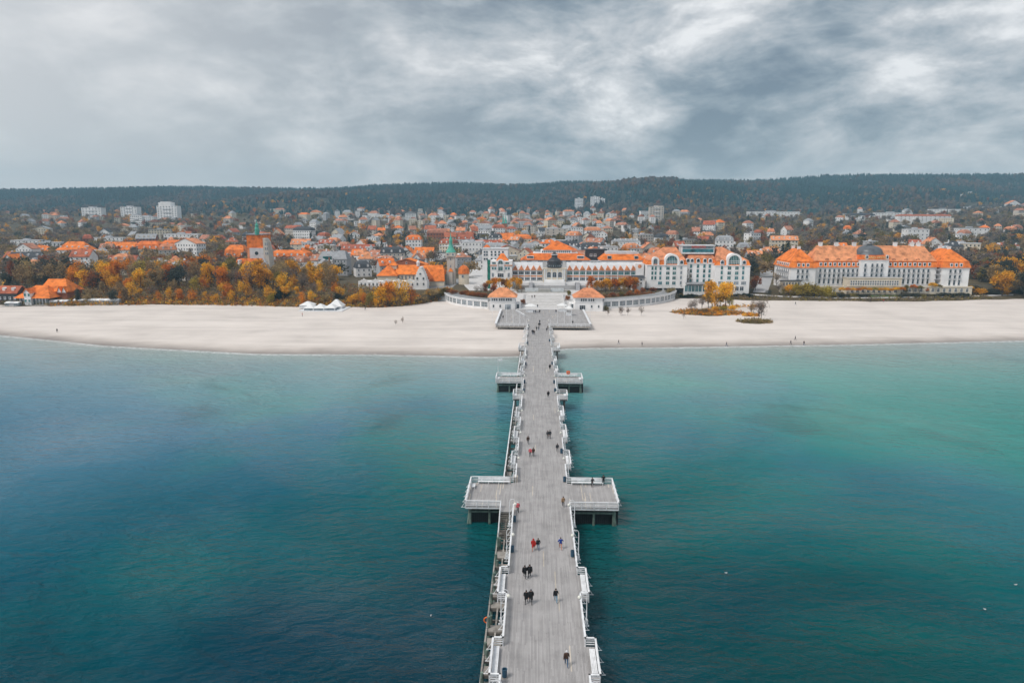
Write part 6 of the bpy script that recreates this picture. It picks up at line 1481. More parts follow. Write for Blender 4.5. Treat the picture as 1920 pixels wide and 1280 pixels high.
for px, py, h, lf, kd, wd, lab in [(715, 573, 11, 'golden', 'full', 1.0, None), (727, 572, 13.5, 'orange', 'full', .9, None), (741, 572, 13, 'golden', 'loose', 1.0, None), (755, 572, 13, 'golden', 'loose', .95, None), (765, 572, 10, 'orange', 'loose', 1.0, None), (748, 573, 9, 'brown', 'loose', 1.0, None), (700, 572, 8, 'lime', 'loose', 1.0, None), (676, 570, 8, 'golden', 'loose', 1.0, None), (662, 571, 7, 'golden', 'full', 1.0, None), (702, 575, 5, 'golden', 'full', 1.0, None), (690, 574, 6.5, 'olive', 'loose', 1.1, None),
                                   (780, 572, 4.5, 'brown', 'bush', 1.3, None), (800, 570, 5, 'brown', 'bush', 1.3, None), (820, 569, 5, 'olive', 'bush', 1.2, None), (830, 568, 4, 'rust', 'bush', 1.2, None), (530, 566, 6.5, 'evergreen', 'bush', 1.0, None), (517, 566, 6, 'dark', 'bush', 1.0, None), (637, 568, 5, 'dark', 'bush', 1.0, None), (655, 570, 4, 'golden', 'tall', 1.0, None), (230, 565, 5, 'orange', 'full', 1.0, None), (262, 562, 5, 'golden', 'full', 1.0, None)]:
    g = G(px, py, 3.0); y = max(g.y, float(YB(g.x)) + 1.5); tree(g.x, y, h, kd, lf, 'at the sand edge left of the arcade', T(g.x, y) - .1, wd)
# --- plaza and arcade gardens
for px, py, h, lf, kd, wd in [(918, 548, 7, 'golden', 'umbrella', .8), (928, 547, 8, 'orange', 'full', .9), (937, 546, 8, 'golden', 'umbrella', .9), (946, 546, 7, 'rust', 'full', .9), (955, 546, 8.5, 'golden', 'full', .9), (965, 546, 8.5, 'golden', 'umbrella', 1.0), (973, 547, 8, 'golden', 'full', .9), (910, 551, 6, 'rust', 'full', 1.0), (925, 553, 5, 'rust', 'full', 1.0), (902, 551, 5, 'bare', 'bare', 1.0), (893, 551, 5, 'bare', 'bare', .9), (978, 553, 6, 'bare', 'bare', .8), (970, 552, 6, 'brown', 'loose', .8)]:
    g = ground_hit(px, py); tree(g.x, g.y, h, kd, lf, 'behind the left pavilion', None, wd)
for i, px in enumerate(np.linspace(1110, 1188, 10)):
    g = ground_hit(px, 546); tree(g.x, g.y, rr.uniform(7.2, 8.6), 'full', pick(rr, [('golden', 4), ('orange', 2)]), 'in the golden row before the right spa wing', None, rr.uniform(.95, 1.15))
for px, py, h, lf, kd in [(1118, 551, 5, 'bare', 'bare'), (1135, 552, 5.5, 'bare', 'bare'), (1152, 552, 5.5, 'bare', 'bare'), (1170, 552, 4.5, 'brown', 'loose'), (1190, 550, 5, 'rust', 'loose'), (1148, 556, 2.6, 'rust', 'bush'), (1165, 555, 2.6, 'olive', 'bush'), (1180, 554, 3, 'rust', 'bush'), (1196, 551, 3, 'orange', 'bush'), (1206, 548, 3, 'rust', 'bush'), (1130, 557, 2.2, 'brown', 'bush')]:
    g = ground_hit(px, py); tree(g.x, g.y, h, kd, lf, 'between right arcade and spa house', None, 1.0)
for px, py, w in [(842, 549, 1.5), (851, 551, 1.6), (872, 552, 1.5), (882, 554, 1.8), (895, 556, 1.6), (908, 557, 1.5), (1225, 546, 1.5), (1236, 543, 1.5), (866, 553, 1.2)]:
    g = ground_hit(px, py); tree(g.x, g.y, 2.6, 'bush', 'rust', 'along the curved arcade walkway', None, w)
for px, py in ((980, 572), (1065, 568), (1068, 562), (1052, 548), (1012, 546), (1137, 583)):
    g = G(px, py, 3.6) if py < 580 else G(px, py, 2.2); tree(g.x, g.y + .3, 3.0, 'bush', rr.choice(('dark', 'rust', 'olive')), 'beside the plaza steps', plz(g.y) if py < 580 else Bz(g.x, g.y), .8)
# --- arched hotel front and hillock
g = ground_hit(1280, 551); tree(g.x, g.y - 1, 15, 'bare', 'bare', '', None, 1.0, 'tall bare tree before the left wing of the arched hotel')
for px, py, h, lf, kd, wd in [(1335, 575, 13.5, 'golden', 'full', 1.0), (1344, 578, 11, 'golden', 'loose', 1.0), (1360, 574, 13, 'golden', 'full', .95), (1328, 576, 8, 'olive', 'loose', 1.1), (1350, 573, 9, 'olive', 'loose', 1.1), (1316, 578, 7.5, 'bare', 'bare', 1.2), (1303, 582, 6, 'bare', 'bare', 1.2), (1296, 583, 5.5, 'bare', 'bare', 1.2), (1368, 574, 6, 'lime', 'loose', 1.0), (1340, 582, 3, 'golden', 'bush', 1.4), (1372, 579, 2.5, 'golden', 'bush', 1.6), (1318, 584, 2.4, 'brown', 'bush', 1.6), (1356, 581, 2.6, 'lime', 'bush', 1.5)]:
    g = G(px, py, 2.9); tree(g.x, g.y, h, kd, lf, 'on the sandy hillock before the arched hotel', 2.6, wd)
for px, py, h, kd, lf in [(1427, 599, 11, 'bare', 'bare'), (1423, 600, 10, 'bare', 'bare'), (1408, 591, 7.5, 'bare', 'brown'), (1413, 588, 7, 'bare', 'bare'), (1140, 592, 3.5, 'bare', 'bare'), (1163, 591, 4.5, 'bare', 'bare'), (1166, 592, 4.6, 'bare', 'bare'), (1177, 592, 4.6, 'bare', 'bare'), (1202, 592, 5, 'bare', 'bare'), (1282, 597, 3.5, 'bare', 'bare'), (755, 605, 3, 'bare', 'bare'), (742, 608, 2.6, 'bare', 'bare')]:
    g = G(px, py, 2.1); tree(g.x, g.y, h, kd, lf, 'standing in open sand', Bz(g.x, g.y), .75)
g = ground_hit(1416, 545); tree(g.x, g.y, 8.5, 'full', 'rust', '', None, 1.1, 'rust-red tree right of the arched hotel')
# --- gardens of the domed hotel
for px, py, h, kd, lf, wd in [(1478, 553, 7, 'full', 'golden', 1.1), (1468, 556, 5, 'loose', 'olive', 1.2), (1500, 556, 8.0, 'bush', 'lime', 1.0), (1526, 557, 9.0, 'bush', 'lime', 1.15), (1548, 556, 7.0, 'bush', 'lime', 1.0), (1558, 540, 10.5, 'conifer', 'evergreen', .8), (1582, 541, 16, 'conifer', 'evergreen', .85), (1577, 541, 9, 'conifer', 'evergreen', .8), (1462, 552, 8, 'bare', 'bare', .9), (1455, 540, 10, 'bare', 'brown', .9), (1440, 555, 4.5, 'loose', 'dark', 1.3)]:
    g = ground_hit(px, py); tree(g.x, g.y, h, kd, lf, 'in the left garden of the domed hotel', None, wd)
for i, px in enumerate(np.linspace(1578, 1690, 12)):
    g = ground_hit(px, 555); tree(g.x, g.y, rr.uniform(4.6, 5.4), 'umbrella', rr.choice(('golden', 'golden', 'golden', 'lime', 'orange')), 'in the clipped row before the domed hotel', None, .95)
for i, px in enumerate(np.linspace(1700, 1818, 11)):
    g = ground_hit(px, 551); tree(g.x, g.y, rr.uniform(4, 6) if i != 4 else 7, 'umbrella' if i % 3 else 'full', rr.choice(('orange', 'rust', 'olive', 'golden', 'brown')) if i != 4 else 'golden', 'along the right terrace of the domed hotel', None, 1.0)
for px in list(np.linspace(1562, 1625, 8)) + list(np.linspace(1690, 1812, 13)):
    g = ground_hit(px, 557 - max(0, px - 1700) * .012); tree(g.x, g.y, rr.uniform(1.6, 2.6), 'bush', rr.choice(('dark', 'evergreen', 'dark', 'olive')), 'in the hedge line before the domed hotel', None, 1.8)
for px in np.linspace(1826, 1915, 9):
    g = ground_hit(px, 551 + rr.uniform(-3, 2)); tree(g.x, g.y, rr.uniform(2.4, 5), 'bush', rr.choice(('dark', 'orange', 'golden', 'evergreen', 'brown')), 'at the sand edge right of the domed hotel', None, 1.4)
for px in list(np.linspace(1268, 1318, 7)) + list(np.linspace(1366, 1404, 5)):
    g = ground_hit(px, 555); y = min(g.y, 387.5); tree(g.x, y, rr.uniform(2.0, 2.8), 'bush', 'evergreen', 'in the dark hedge before the arched hotel', None, 1.5)
n_ = 0
for _ in range(900):
    if n_ >= 38: break
    px = rr.uniform(1822, 1985); Y = rr.uniform(396, 470); p = P(px, 530, Y)
    if tfree(p.x, Y, 3): tree(p.x, Y, rr.uniform(11, 17), 'full', pick(rr, [('dark', 4), ('brown', 3), ('golden', 3), ('rust', 1), ('bare', 1.5)]), 'right of the domed hotel'); OCC.append((p.x, Y, 1.5)); n_ += 1
plant_all()

# --- scrub and low growth edging the sand: nobody could count it
r_ = np.random.default_rng(3); cs = []; mi = []
def scrub(pa, pb, y0, y1, n, hmax, cols):
    for _ in range(n):
        px = r_.uniform(pa, pb); x = P(px, 560, 350).x; b_ = r_.uniform(y0, y1); y = float(YB(x)) + b_
        cs.append((x, y, T(x, y) + r_.uniform(.1, hmax))); mi.append(r_.choice(cols))
scrub(110, 835, -1.0, 14, 2600, 1.5, [0, 1, 1, 2, 3, 4]); scrub(-60, 110, 4, 20, 400, 1.5, [1, 2, 3]); scrub(120, 690, 12, 60, 2600, 2.6, [1, 1, 2, 3, 5])
scrub(1410, 1960, 2, 12, 420, .9, [2, 2, 5, 1]); scrub(1268, 1440, 1, 10, 500, 1.2, [1, 2, 5])
for cx, cy, rx, ry, n, cols in [(1328, 586, 17, 6, 520, [0, 0, 1, 4, 1]), (1415, 601, 8, 3.2, 150, [1, 1, 2]), (1407, 591, 4, 1.6, 50, [0, 4]), (1385, 575, 14, 2, 60, [0, 1, 4])]:
    g = G(cx, cy, 2.2)
    for _ in range(n):
        an = r_.uniform(0, 6.28); q_ = sqrt(r_.uniform(0, 1)); x = g.x + rx * q_ * cos(an); y = g.y + ry * 1.5 * q_ * sin(an)
        cs.append((x, y, Bz(x, y) + .25 + .6 * (1 - q_) + r_.uniform(-.2, .3))); mi.append(r_.choice(cols))
for px in np.linspace(1130, 1225, 60):
    g = ground_hit(px, 557.5 - (px - 1130) * .075); cs.append((g.x, g.y, g.z + .5)); mi.append(3)
v = leaf_cloud(r_, np.array(cs), 12, .42, .30)
o = link('scrub', tri_mesh('scrub', v, midx=np.repeat(mi, 12), mats=[LEAF[k] for k in ('orange', 'brown', 'olive', 'rust', 'golden', 'bare')])); tag(o, 'low brown and orange scrub edging the sand', 'scrub', kind='stuff')
# low earth mounds on the beach
for cx, cy, rx, ry, h, lab in [(1328, 586, 18.5, 9, .9, 'large'), (1415, 601, 8.6, 4.6, .6, 'small'), (1407, 591, 4.5, 2.2, .3, 'tiny')]:
    g = G(cx, cy, 2.2); mb = MB(); n = 26; rings = []
    for k, f_ in enumerate((1, .8, .55, .25)):
        for i in range(n): an = 2 * pi * i / n; w_ = 1 + .16 * sin(3 * an + k) + .09 * sin(7 * an); rings.append((g.x + rx * f_ * w_ * cos(an), g.y + ry * f_ * w_ * sin(an), Bz(g.x + rx * f_ * cos(an), g.y + ry * f_ * sin(an)) - .12 + h * (1 - f_ * f_)))
    fs = [(k * n + i, k * n + (i + 1) % n, (k + 1) * n + (i + 1) % n, (k + 1) * n + i) for k in range(3) for i in range(n)] + [tuple(3 * n + i for i in range(n))]
    mb.add(rings, fs); o = mb.build('mound', gm, smooth=True); o['kind'] = 'structure'

# --- trees among the town roofs, merged: crowns from a few low prototypes
LOWM = ['golden', 'orange', 'rust', 'olive', 'brown', 'bare', 'evergreen', 'dark', 'lime']
low = []
for k in range(6):
    q_ = np.random.default_rng(50 + k); low.append(leaf_cloud(q_, crown_centers(q_, 28, 4.3, 4.8, 6.2, 'round'), 9, .75, .6))
lowc = leaf_cloud(np.random.default_rng(77), np.array([(2.2 * (1 - t_) * cos(a), 2.2 * (1 - t_) * sin(a), 1 + 10.5 * t_) for t_ in np.linspace(0, 1, 9) for a in np.linspace(0, 5.2, 5)]), 5, .35, .55)
vs_, ms_ = [], []; r_ = np.random.default_rng(8); cnt = 0
for _ in range(52000):
    Y = 440 + 1450 * r_.uniform(0, 1) ** 1.15; px = r_.uniform(-460, 2380); p = P(px, 440, Y); x = p.x
    out = px < -25 or px > 1950
    if out: Y = 345 + (Y - 440) * 1.06; x = P(px, 440, Y).x
    if out and Y < float(YB(x)) + 4: continue
    if Y < 560 and 560 < px < 1240 and r_.uniform() < .75: continue
    if Y < 470 and 1240 < px < 1830: continue
    dn = density(px, PX(x, Y, T(x, Y))[1])
    if r_.uniform() > (1.0 - dn * .66) * min(1, 300 / Y + .42) * (.55 if out else 1): continue
    gv = float(wav(np.float64(x), np.float64(Y), 170, 30))
    if gv < .1 and r_.uniform() < .5: continue
    if not tfree(x, Y, 2.2): continue
    if px > 1200: l = [('bare', 5), ('brown', 4), ('olive', 2), ('rust', 1), ('dark', 1.6), ('golden', .8), ('evergreen', .6)]
    elif px < 560: l = [('bare', 5), ('brown', 4.5), ('rust', 1.4), ('dark', 1.5), ('golden', .8), ('olive', 1), ('orange', .5)]
    else: l = [('bare', 4), ('brown', 3), ('olive', 1.6), ('dark', 2), ('golden', 1), ('orange', .8), ('evergreen', 1)]
    lf = l[int(r_.choice(len(l), p=np.array([b_ for _, b_ in l]) / sum(b_ for _, b_ in l)))][0]
    h = r_.uniform(8, 16) / 12; src = lowc if lf == 'evergreen' else low[int(r_.integers(6))]
    a = r_.uniform(0, 6.28); c, s = cos(a), sin(a); w_ = h * r_.uniform(.85, 1.25)
    vv = np.stack([(src[:, 0] * c - src[:, 1] * s) * w_ + x, (src[:, 0] * s + src[:, 1] * c) * w_ + Y, src[:, 2] * h + T(x, Y)], 1)
    vs_.append(vv); ms_.append(np.full(len(src) // 3, LOWM.index(lf))); cnt += 1
    if cnt >= 6800: break
o = link('town_trees', tri_mesh('town_trees', np.concatenate(vs_), midx=np.concatenate(ms_), mats=[LEAF[k] for k in LOWM])); tag(o, 'autumn trees massed between and behind the town houses', 'trees', kind='stuff')

# --- woods on the hills
def ico(): 
    t_ = (1 + sqrt(5)) / 2; v_ = np.array([(-1, t_, 0), (1, t_, 0), (-1, -t_, 0), (1, -t_, 0), (0, -1, t_), (0, 1, t_), (0, -1, -t_), (0, 1, -t_), (t_, 0, -1), (t_, 0, 1), (-t_, 0, -1), (-t_, 0, 1)]); v_ /= np.linalg.norm(v_[0])
    f_ = np.array([(0, 11, 5), (0, 5, 1), (0, 1, 7), (0, 7, 10), (0, 10, 11), (1, 5, 9), (5, 11, 4), (11, 10, 2), (10, 7, 6), (7, 1, 8), (3, 9, 4), (3, 4, 2), (3, 2, 6), (3, 6, 8), (3, 8, 9), (4, 9, 5), (2, 4, 11), (6, 2, 10), (8, 6, 7), (9, 8, 1)]); return v_, f_
IV, IF = ico()
r_ = np.random.default_rng(21); n = 41000
Y = 1480 + 1130 * r_.uniform(0, 1, n) ** .9; X = (r_.uniform(-1.15, 1.05, n)) * Y
keep = (Y > 1760 + 130 * wav(X, Y, 240, 12)) | (r_.uniform(0, 1, n) < .30); X, Y = X[keep], Y[keep]; n = len(X); Z = terr(X, Y)
hh = r_.uniform(8, 19, n); con = (wav(X, Y, 380, 24) + r_.normal(0, .28, n) + (Y - 2050) / 900) > -.42
tr = np.empty((n, 20, 3, 3), np.float32)
jit = r_.uniform(.7, 1.3, (n, 12, 1)); sc_ = np.stack([hh * .36, hh * .36, hh * .5], 1)[:, None, :]
vv = IV[None] * jit; 
taper = np.where(con[:, None], np.clip(1.05 - .55 * (vv[:, :, 2] + 1), .08, 1.2), 1.0)
vv[:, :, :2] *= taper[:, :, None]
vv = vv * sc_; vv[:, :, 0] += X[:, None]; vv[:, :, 1] += Y[:, None]; vv[:, :, 2] += (Z + hh * .45)[:, None]
tr = vv[:, IF].reshape(-1, 3)
mi = np.where(con, r_.choice([0, 0, 1], n), r_.choice([2, 2, 2, 3, 5, 5, 1], n, p=[.16, .16, .12, .16, .15, .15, .10]))
HM = [mat('wood_spruce', (0.010, 0.046, 0.052), .9, .25, .01, objvar=0, spec=.1), mat('wood_pine', (0.018, 0.058, 0.06), .9, .25, .01, spec=.1), mat('wood_bare', (0.075, 0.062, 0.058), .9, .25, .02, spec=.1), mat('wood_brown', (0.10, 0.062, 0.04), .9, .25, .02, spec=.1), mat('wood_tan', (0.17, 0.10, 0.045), .9, .2, .02, spec=.1), mat('wood_grey', (0.075, 0.07, 0.065), .9, .2, .02, spec=.1)]
o = link('hill_forest', tri_mesh('hill_forest', tr, midx=np.repeat(mi, 20), mats=HM)); tag(o, 'dark mixed forest covering the hills behind the town', 'forest', kind='stuff')
# ================================================================ PEOPLE
def person_mesh(pose):
    """one continuous body grown over a jointed skeleton (front is -Y), about 1.72 m tall"""
    st, sw, arm = {'walk': (.30, .22, 0), 'stride': (-.26, -.20, 0), 'stand': (.03, .02, 0), 'run': (.36, .38, 1), 'lean': (.02, .0, 2)}[pose]
    V, E, Rd = [], [], []
    def v(x, y, z, r, p=None, r2=None):
        V.append((x, y, z)); Rd.append((r, r2 or r))
        if p is not None: E.append((p, len(V) - 1))
        return len(V) - 1
    pel = v(0, 0, .96, .135, None, .105); wa = v(0, -.01, 1.12, .125, pel, .095); ch = v(0, -.015, 1.32, .155, wa, .105); nk = v(0, -.01, 1.475, .055, ch); hd0 = v(0, -.025, 1.56, .083, nk, .092); hd1 = v(0, -.02, 1.655, .078, hd0, .088)
    hands = []
    for s in (-1, 1):
        hp = v(s * .095, 0, .90, .092, pel); f = s * st
        kn = v(s * .10, -f * .55 - .03, .50, .062, hp); an = v(s * .10, -f + (.10 if f < 0 else 0), .09 + (.06 if f < -.1 else 0), .042, kn); v(s * .11, -f - .14 + (.08 if f < 0 else 0), .045 + (.03 if f < -.1 else 0), .036, an)
        sh = v(s * .185, 0, 1.40, .062, ch)
        if arm == 1: el = v(s * .30, .10 * s, 1.16, .047, sh); wr = v(s * .34, -.16 + .1 * s, 1.10, .034, el); ha = v(s * .345, -.23 + .1 * s, 1.11, .038, wr)
        elif arm == 2: el = v(s * .24, -.12, 1.17, .047, sh); wr = v(s * .20, -.34, 1.12, .034, el); ha = v(s * .19, -.42, 1.11, .038, wr)
        else: el = v(s * .235, sw * s * .55 + .02, 1.13, .047, sh); wr = v(s * .245, sw * s * 1.0 - .04, .90, .034, el); ha = v(s * .24, sw * s * 1.08 - .06, .82, .036, wr)
        hands.append((Vector(V[wr]), Vector(V[ha])))
    me = bpy.data.meshes.new('person'); me.from_pydata(V, E, []); o = bpy.data.objects.new('tmp', me); COL.objects.link(o)
    m = o.modifiers.new('skin', 'SKIN'); m.use_smooth_shade = True
    for i, d in enumerate(me.skin_vertices[0].data): d.radius = Rd[i]; d.use_root = (i == 0)
    o.modifiers.new('sub', 'SUBSURF').levels = 1
    bm = bpy.data.meshes.new_from_object(o.evaluated_get(bpy.context.evaluated_depsgraph_get())); bpy.data.objects.remove(o)
    vs_ = [tuple(p.co) for p in bm.vertices]; fs = [tuple(p.vertices) for p in bm.polygons]; nb = len(fs); nrm = [p.normal.copy() for p in bm.vertices]
    mb = MB(); mb.v = list(vs_); mb.f = list(fs)
    for p in fs:
        c = sum((Vector(vs_[i]) for i in p), Vector()) / len(p)
        hnd = any((c - h).length < .075 or (c - w).length < .03 for w, h in hands)
        mb.m.append(0 if (c.z > 1.485 or hnd) else 3 if c.z < .085 else 2 if c.z < .97 else 1)
    for w, h in hands:                    # five fingers, unequal, slightly curled, thumb from the side of the palm
        d = (h - w).normalized(); sd_ = d.cross(Vector((0, 1, .2))).normalized()
        for k, (off, ln) in enumerate(((-.026, .062), (-.009, .075), (.009, .07), (.025, .055))):
            a = h + sd_ * off + d * .012; b_ = a + d * ln * .55; c = b_ + (d * .8 + Vector((0, -.5, 0))).normalized() * ln * .5
            mb.tube(a, b_, .0085, .008, 5, 0); mb.tube(b_, c, .008, .006, 5, 0)
        a = h - d * .02 - sd_ * .03; mb.tube(a, a + (d * .6 - sd_ * .7 + Vector((0, -.3, 0))).normalized() * .055, .010, .008, 5, 0)
    # nose, eyes, mouth and ears
    mb.add([(-.014, -.108, 1.585), (.014, -.108, 1.585), (0, -.135, 1.588), (0, -.108, 1.63)], [(0, 1, 2), (1, 3, 2), (3, 0, 2)], 0)
    for s in (-1, 1): mb.box(s * .033 - .012, s * .033 + .012, -.113, -.10, 1.618, 1.63, 3); mb.box(s * .083 - .008, s * .083 + .008, -.03, .015, 1.575, 1.64, 0)
    mb.box(-.022, .022, -.112, -.10, 1.548, 1.556, 3)
    jk, ck = MB(), MB()
    for tgt, zlo, off in ((jk, .86, .022), (ck, .58, .045)):
        idx = {}
        for p in fs:
            c = sum((Vector(vs_[i]) for i in p), Vector()) / len(p)
            if c.z < zlo or c.z > 1.47 or any((c - h).length < .10 for w, h in hands): continue
            f = []
            for i in p:
                if i not in idx: idx[i] = len(tgt.v); q_ = Vector(vs_[i]) + nrm[i] * off; tgt.v.append(tuple(q_))
                f.append(idx[i])
            tgt.f.append(tuple(f)); tgt.m.append(0)
    return mb, jk, ck
POSES = {}
for ps in ('walk', 'stride', 'stand', 'run', 'lean'):
    b_, j_, c_ = person_mesh(ps)
    ph = [mat('skin', (.50, .30, .22), .6, .05), mat('cloth_x', (.1, .1, .1)), mat('trouser_x', (.03, .03, .04)), mat('shoe_black', (.015, .015, .017), .5)]
    POSES[ps] = (b_.mesh('person', ph, smooth=True), j_.mesh('jacket', ph[1], smooth=True), c_.mesh('coat', ph[1], smooth=True))
def cap_mesh(r, z0, brim):
    pr = [(r * 1.0, 1.60), (r * 1.06, 1.645), (r * .95, 1.70), (r * .6, 1.737), (.01, 1.748)]
    mb = MB().lathe(0, .004, pr, 12)
    if brim: mb.lathe(0, 0, [(r * 1.25, 1.62), (r * 1.25, 1.632), (r, 1.636)], 12)
    return mb
HAIR = cap_mesh(.098, 0, False).mesh('hair', mat('hair_dark', (.035, .024, .018), .6)); HAT = cap_mesh(.102, 0, False).lathe(0, 0, [(.105, 1.595), (.109, 1.62), (.104, 1.64)], 12).mesh('hat', mat('hat_x', (.7, .7, .7)))
HOOD = MB().lathe(0, .02, [(.085, 1.47), (.115, 1.53), (.118, 1.62), (.105, 1.70), (.06, 1.755), (.01, 1.765)], 12).mesh('hood', mat('hat_x', (.7, .7, .7)))
CC = {'black': (.012, .012, .014), 'darkgrey': (.04, .042, .048), 'grey': (.13, .13, .14), 'red': (.42, .02, .015), 'blue': (.012, .05, .28), 'tan': (.30, .19, .11), 'pink': (.62, .12, .14), 'brown': (.06, .032, .022), 'navy': (.016, .022, .05), 'white': (.7, .7, .72), 'jeans': (.04, .10, .19), 'palejeans': (.10, .24, .34), 'olive': (.09, .085, .05), 'salmon': (.50, .20, .13)}
def cmat(k): return mat('cloth_' + k, CC[k], .85, .08, 3.0)
def person(x, y, pose, face, top, legs, lab, head='hair', headc='white', coat=False, z=None, h=1.72):
    z = (DZ + .01 if y < 331 else plz(y) + .01) if z is None else z
    e = empty('person', (x, y, z), face, lab, 'person'); s = h / 1.72; e.scale = (s * 1.08, s * 1.08, s)
    b_ = link('body', POSES[pose][0], e)
    for i, mm in ((1, cmat(top)), (2, cmat(legs))): b_.material_slots[i].link = 'OBJECT'; b_.material_slots[i].material = mm
    j_ = link('coat' if coat else 'jacket', POSES[pose][2 if coat else 1], e); j_.material_slots[0].link = 'OBJECT'; j_.material_slots[0].material = cmat(top)
    hh = link({'hair': 'hair', 'hat': 'hat', 'hood': 'hood'}[head], {'hair': HAIR, 'hat': HAT, 'hood': HOOD}[head], e)
    if head != 'hair': hh.material_slots[0].link = 'OBJECT'; hh.material_slots[0].material = cmat(headc)
    return e
AW, TO = pi, 0.0                          # walking away from us / towards us
person(3.33, 62.25, 'walk', AW, 'brown', 'jeans', 'person in brown jacket, jeans and white hat, nearest on the pier', 'hat', 'white')
person(-.90, 73.5, 'stride', TO, 'black', 'black', 'left person of the nearest couple in long black coats', 'hair', coat=True, h=1.66)
person(-.36, 73.5, 'walk', TO, 'black', 'black', 'right person of the nearest couple in black coats', 'hat', 'grey', True, h=1.8)
person(2.58, 73.9, 'walk', AW, 'black', 'palejeans', 'person in black jacket and pale jeans on the right', 'hair')
person(-1.17, 79.2, 'walk', AW, 'black', 'black', 'left person of the second couple in black', 'hair', coat=True)
person(-.56, 79.3, 'stride', AW, 'black', 'black', 'right person of the second couple in black', 'hair', coat=True, h=1.8)
person(-.12, 86.4, 'stride', TO, 'red', 'salmon', 'person in long red coat with raised red hood', 'hood', 'red', True)
person(.53, 86.7, 'walk', TO, 'black', 'jeans', 'person in black jacket and jeans beside the red coat', 'hair', h=1.66)
person(3.60, 86.95, 'run', AW, 'blue', 'salmon', 'runner in bright blue jacket with bare legs', 'hair')
person(-2.55, 98.5, 'walk', AW, 'pink', 'black', 'person in pink and white jacket by the stair', 'hat', 'white')
person(4.49, 100.8, 'walk', AW, 'tan', 'black', 'person in tan jacket before the right platform', 'hair')
person(9.66, 108.9, 'lean', 0.5, 'darkgrey', 'black', 'person in dark clothes before the bench on the right platform', 'hair')
person(11.61, 109.75, 'lean', AW, 'black', 'darkgrey', 'tall person in black at the right platform rail', 'hair', h=1.85)
person(4.34, 126.1, 'walk', AW, 'darkgrey', 'grey', 'person in grey near the right rail past the platform', 'hair')
person(-.89, 123.5, 'stride', TO, 'pink', 'darkgrey', 'left person of a pair past the platform, with pink scarf', 'hat', 'white')
person(-.29, 123.6, 'walk', TO, 'brown', 'black', 'right person of a pair past the platform, in brown', 'hair')
person(-1.38, 130.6, 'walk', TO, 'brown', 'darkgrey', 'single person in dark brown on the left past the platform', 'hair')
person(2.62, 134.1, 'stride', TO, 'darkgrey', 'black', 'left person of a close pair in grey on the right', 'hair')
person(3.05, 134.2, 'walk', TO, 'darkgrey', 'black', 'right person of a close pair in grey on the right', 'hair', h=1.8)
person(3.28, 166.3, 'walk', AW, 'black', 'black', 'lone person in black at the wide alcoves', 'hair', coat=True)
person(4.29, 197.9, 'walk', AW, 'black', 'black', 'lone person in black beyond the far bays', 'hair', coat=True)
far = [(-1.29, 260.1, 'navy', 'left of the trio where the pier crosses the sand'), (-.95, 259.6, 'black', 'middle of the trio where the pier crosses the sand'), (-.55, 258.6, 'brown', 'right of the trio where the pier crosses the sand'), (.36, 267.7, 'black', 'left of the pair ahead of the sand trio'), (1.21, 268.3, 'grey', 'right of the pair ahead of the sand trio'), (1.3, 278.0, 'black', 'left of the close pair between the beach platforms'), (1.75, 278.4, 'darkgrey', 'right of the close pair between the beach platforms'), (1.7, 286, 'black', 'single walker just beyond the close pair'),
       (4.34, 265.3, 'darkgrey', 'near the right rail over the sand'), (4.95, 270.4, 'brown', 'leaning at the right rail over the sand'), (-.13, 315.9, 'black', 'left of the group at the left kiosk'), (-.87, 315.9, 'navy', 'second of the group at the left kiosk'), (1.87, 317.7, 'black', 'right of the group at the pier entrance'), (.9, 335.4, 'darkgrey', 'on the plaza behind the kiosks'), (-14.4, 298.6, 'black', 'alone at the left rail of the beach platform'), (15.6, 284.5, 'black', 'alone on the right beach platform'), (9.5, 318, 'navy', 'beside the small right kiosk'), (-2.0, 358, 'grey', 'on the upper plaza, left'), (-.6, 358.5, 'brown', 'on the upper plaza, right')]
for i, (x, y, c, w) in enumerate(far): person(x, y, ('walk', 'stride', 'stand')[i % 3], (AW, TO)[i % 2], c, ('black', 'jeans', 'darkgrey')[i % 3], f'person in {dict(navy="navy", black="black", brown="brown", grey="grey", darkgrey="dark grey")[c]} {w}')
for i, (x, y, c, w) in enumerate([(-197.5, 271.3, 'darkgrey', 'alone on the left beach near the waterline'), (31.4, 255.0, 'black', 'nearest the pier on the right waterline'), (39.8, 252.4, 'grey', 'second from the pier on the right waterline'), (71.5, 254, 'grey', 'alone halfway along the right waterline'), (96.7, 258.0, 'navy', 'left of the three at the right waterline'), (101.4, 257.4, 'brown', 'right of the three at the right waterline'), (101.1, 265.5, 'black', 'standing behind the three at the right waterline'), (136.1, 360.6, 'black', 'alone on the upper right beach before the domed hotel'), (-108.3, 310.3, 'red', 'in red on the sand before the beach bar'), (-84, 331, 'black', 'in black right of the beach bar'), (180, 372, 'navy', 'at the hotel garden edge, left'), (187, 372, 'red', 'at the hotel garden edge, right')]):
    person(x, y, ('walk', 'stride', 'stand')[i % 3], (0.9, -1.2, 2.0)[i % 3], c, ('black', 'jeans')[i % 2], f'person {w}', z=Bz(x, y) - .01)

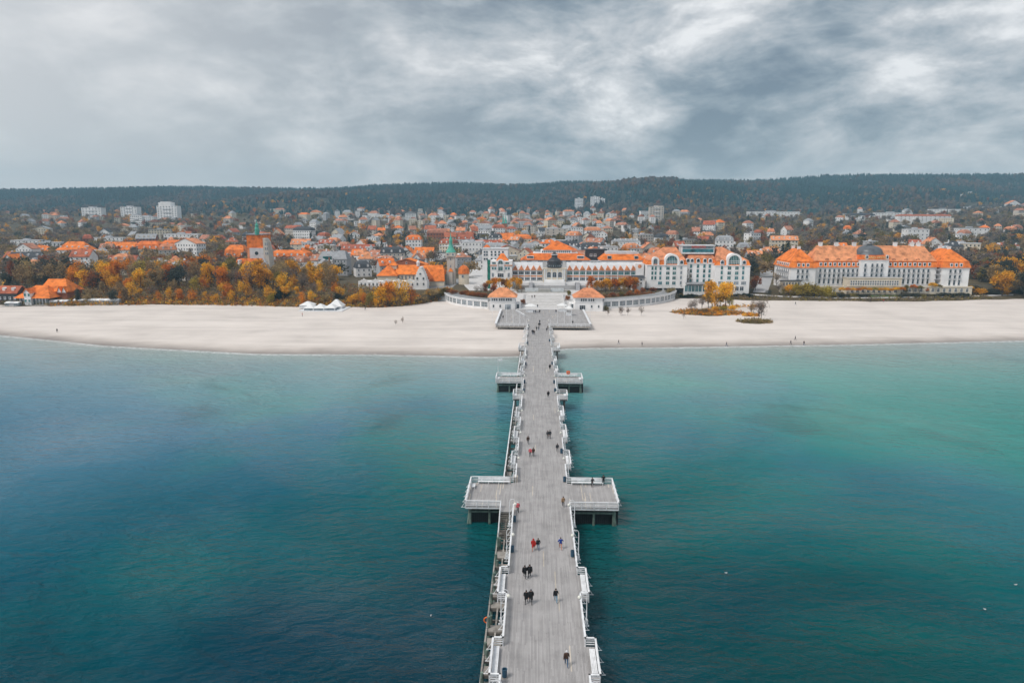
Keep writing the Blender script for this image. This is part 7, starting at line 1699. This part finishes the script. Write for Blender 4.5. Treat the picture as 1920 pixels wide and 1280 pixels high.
# ---------------------------------------------------------------- gulls resting on the water
gm_b = MB().lathe(0, 0, [(.01, -.24), (.07, -.18), (.10, -.05), (.09, .08), (.05, .18), (.01, .24)], 8).mesh('body', M['white2'])
for i, (px, py, w) in enumerate([(545, 671, 'near the left shallows'), (766, 694, 'left of the far bays'), (703, 664, 'close to the left waterline'), (1904, 1096, 'at the right picture edge'), (1846, 1142, 'in the lower right water'), (1361, 1074, 'in the open water right of the pier'), (808, 1154, 'in the dark water left of the pier')]):
    g = G(px, py, 0); an = random.uniform(0, 6)
    e = empty('gull', (g.x, g.y, 0.02), an, f'small white gull floating {w}', 'bird', 'gulls on the water'); e.scale = (.7,) * 3
    link('body', gm_b, e, (0, 0, .07), (pi / 2, 0, 0)); MB().lathe(0, .2, [(.01, .10), (.055, .13), (.06, .19), (.03, .24), (.005, .25)], 8).build('head', M['white2'], e, off=(0, 0, 0))
    MB().add([(-.085, .1, .14), (-.10, -.1, .13), (-.02, -.34, .14), (-.03, .08, .185), (.085, .1, .14), (.10, -.1, .13), (.02, -.34, .14), (.03, .08, .185)], [(0, 1, 2, 3), (4, 7, 6, 5)]).build('wing', M['greyw'], e, off=(0, 0, 0))
    MB().tube((0, .255, .18), (0, .32, .165), .016, .004, 5).build('beak', M['orangepaint'], e, off=(0, 0, 0))

# ================================================================ AIR
hzb = MB().box(-3500, 3500, -1100, 3350, -9, 262).build('haze', [], None)
hm = bpy.data.materials.new('haze'); hm.use_nodes = True; t = hm.node_tree; t.nodes.clear()
pv = t.nodes.new('ShaderNodeVolumePrincipled'); pv.inputs['Color'].default_value = (.50, .79, 1.0, 1); pv.inputs['Density'].default_value = 0.00019; pv.inputs['Anisotropy'].default_value = 0.0
out = t.nodes.new('ShaderNodeOutputMaterial'); t.links.new(pv.outputs[0], out.inputs['Volume'])
hzb.data.materials.clear(); hzb.data.materials.append(hm); hzb['kind'] = 'stuff'; hzb['label'] = 'thin bluish sea haze over town and hills'; hzb['category'] = 'haze'
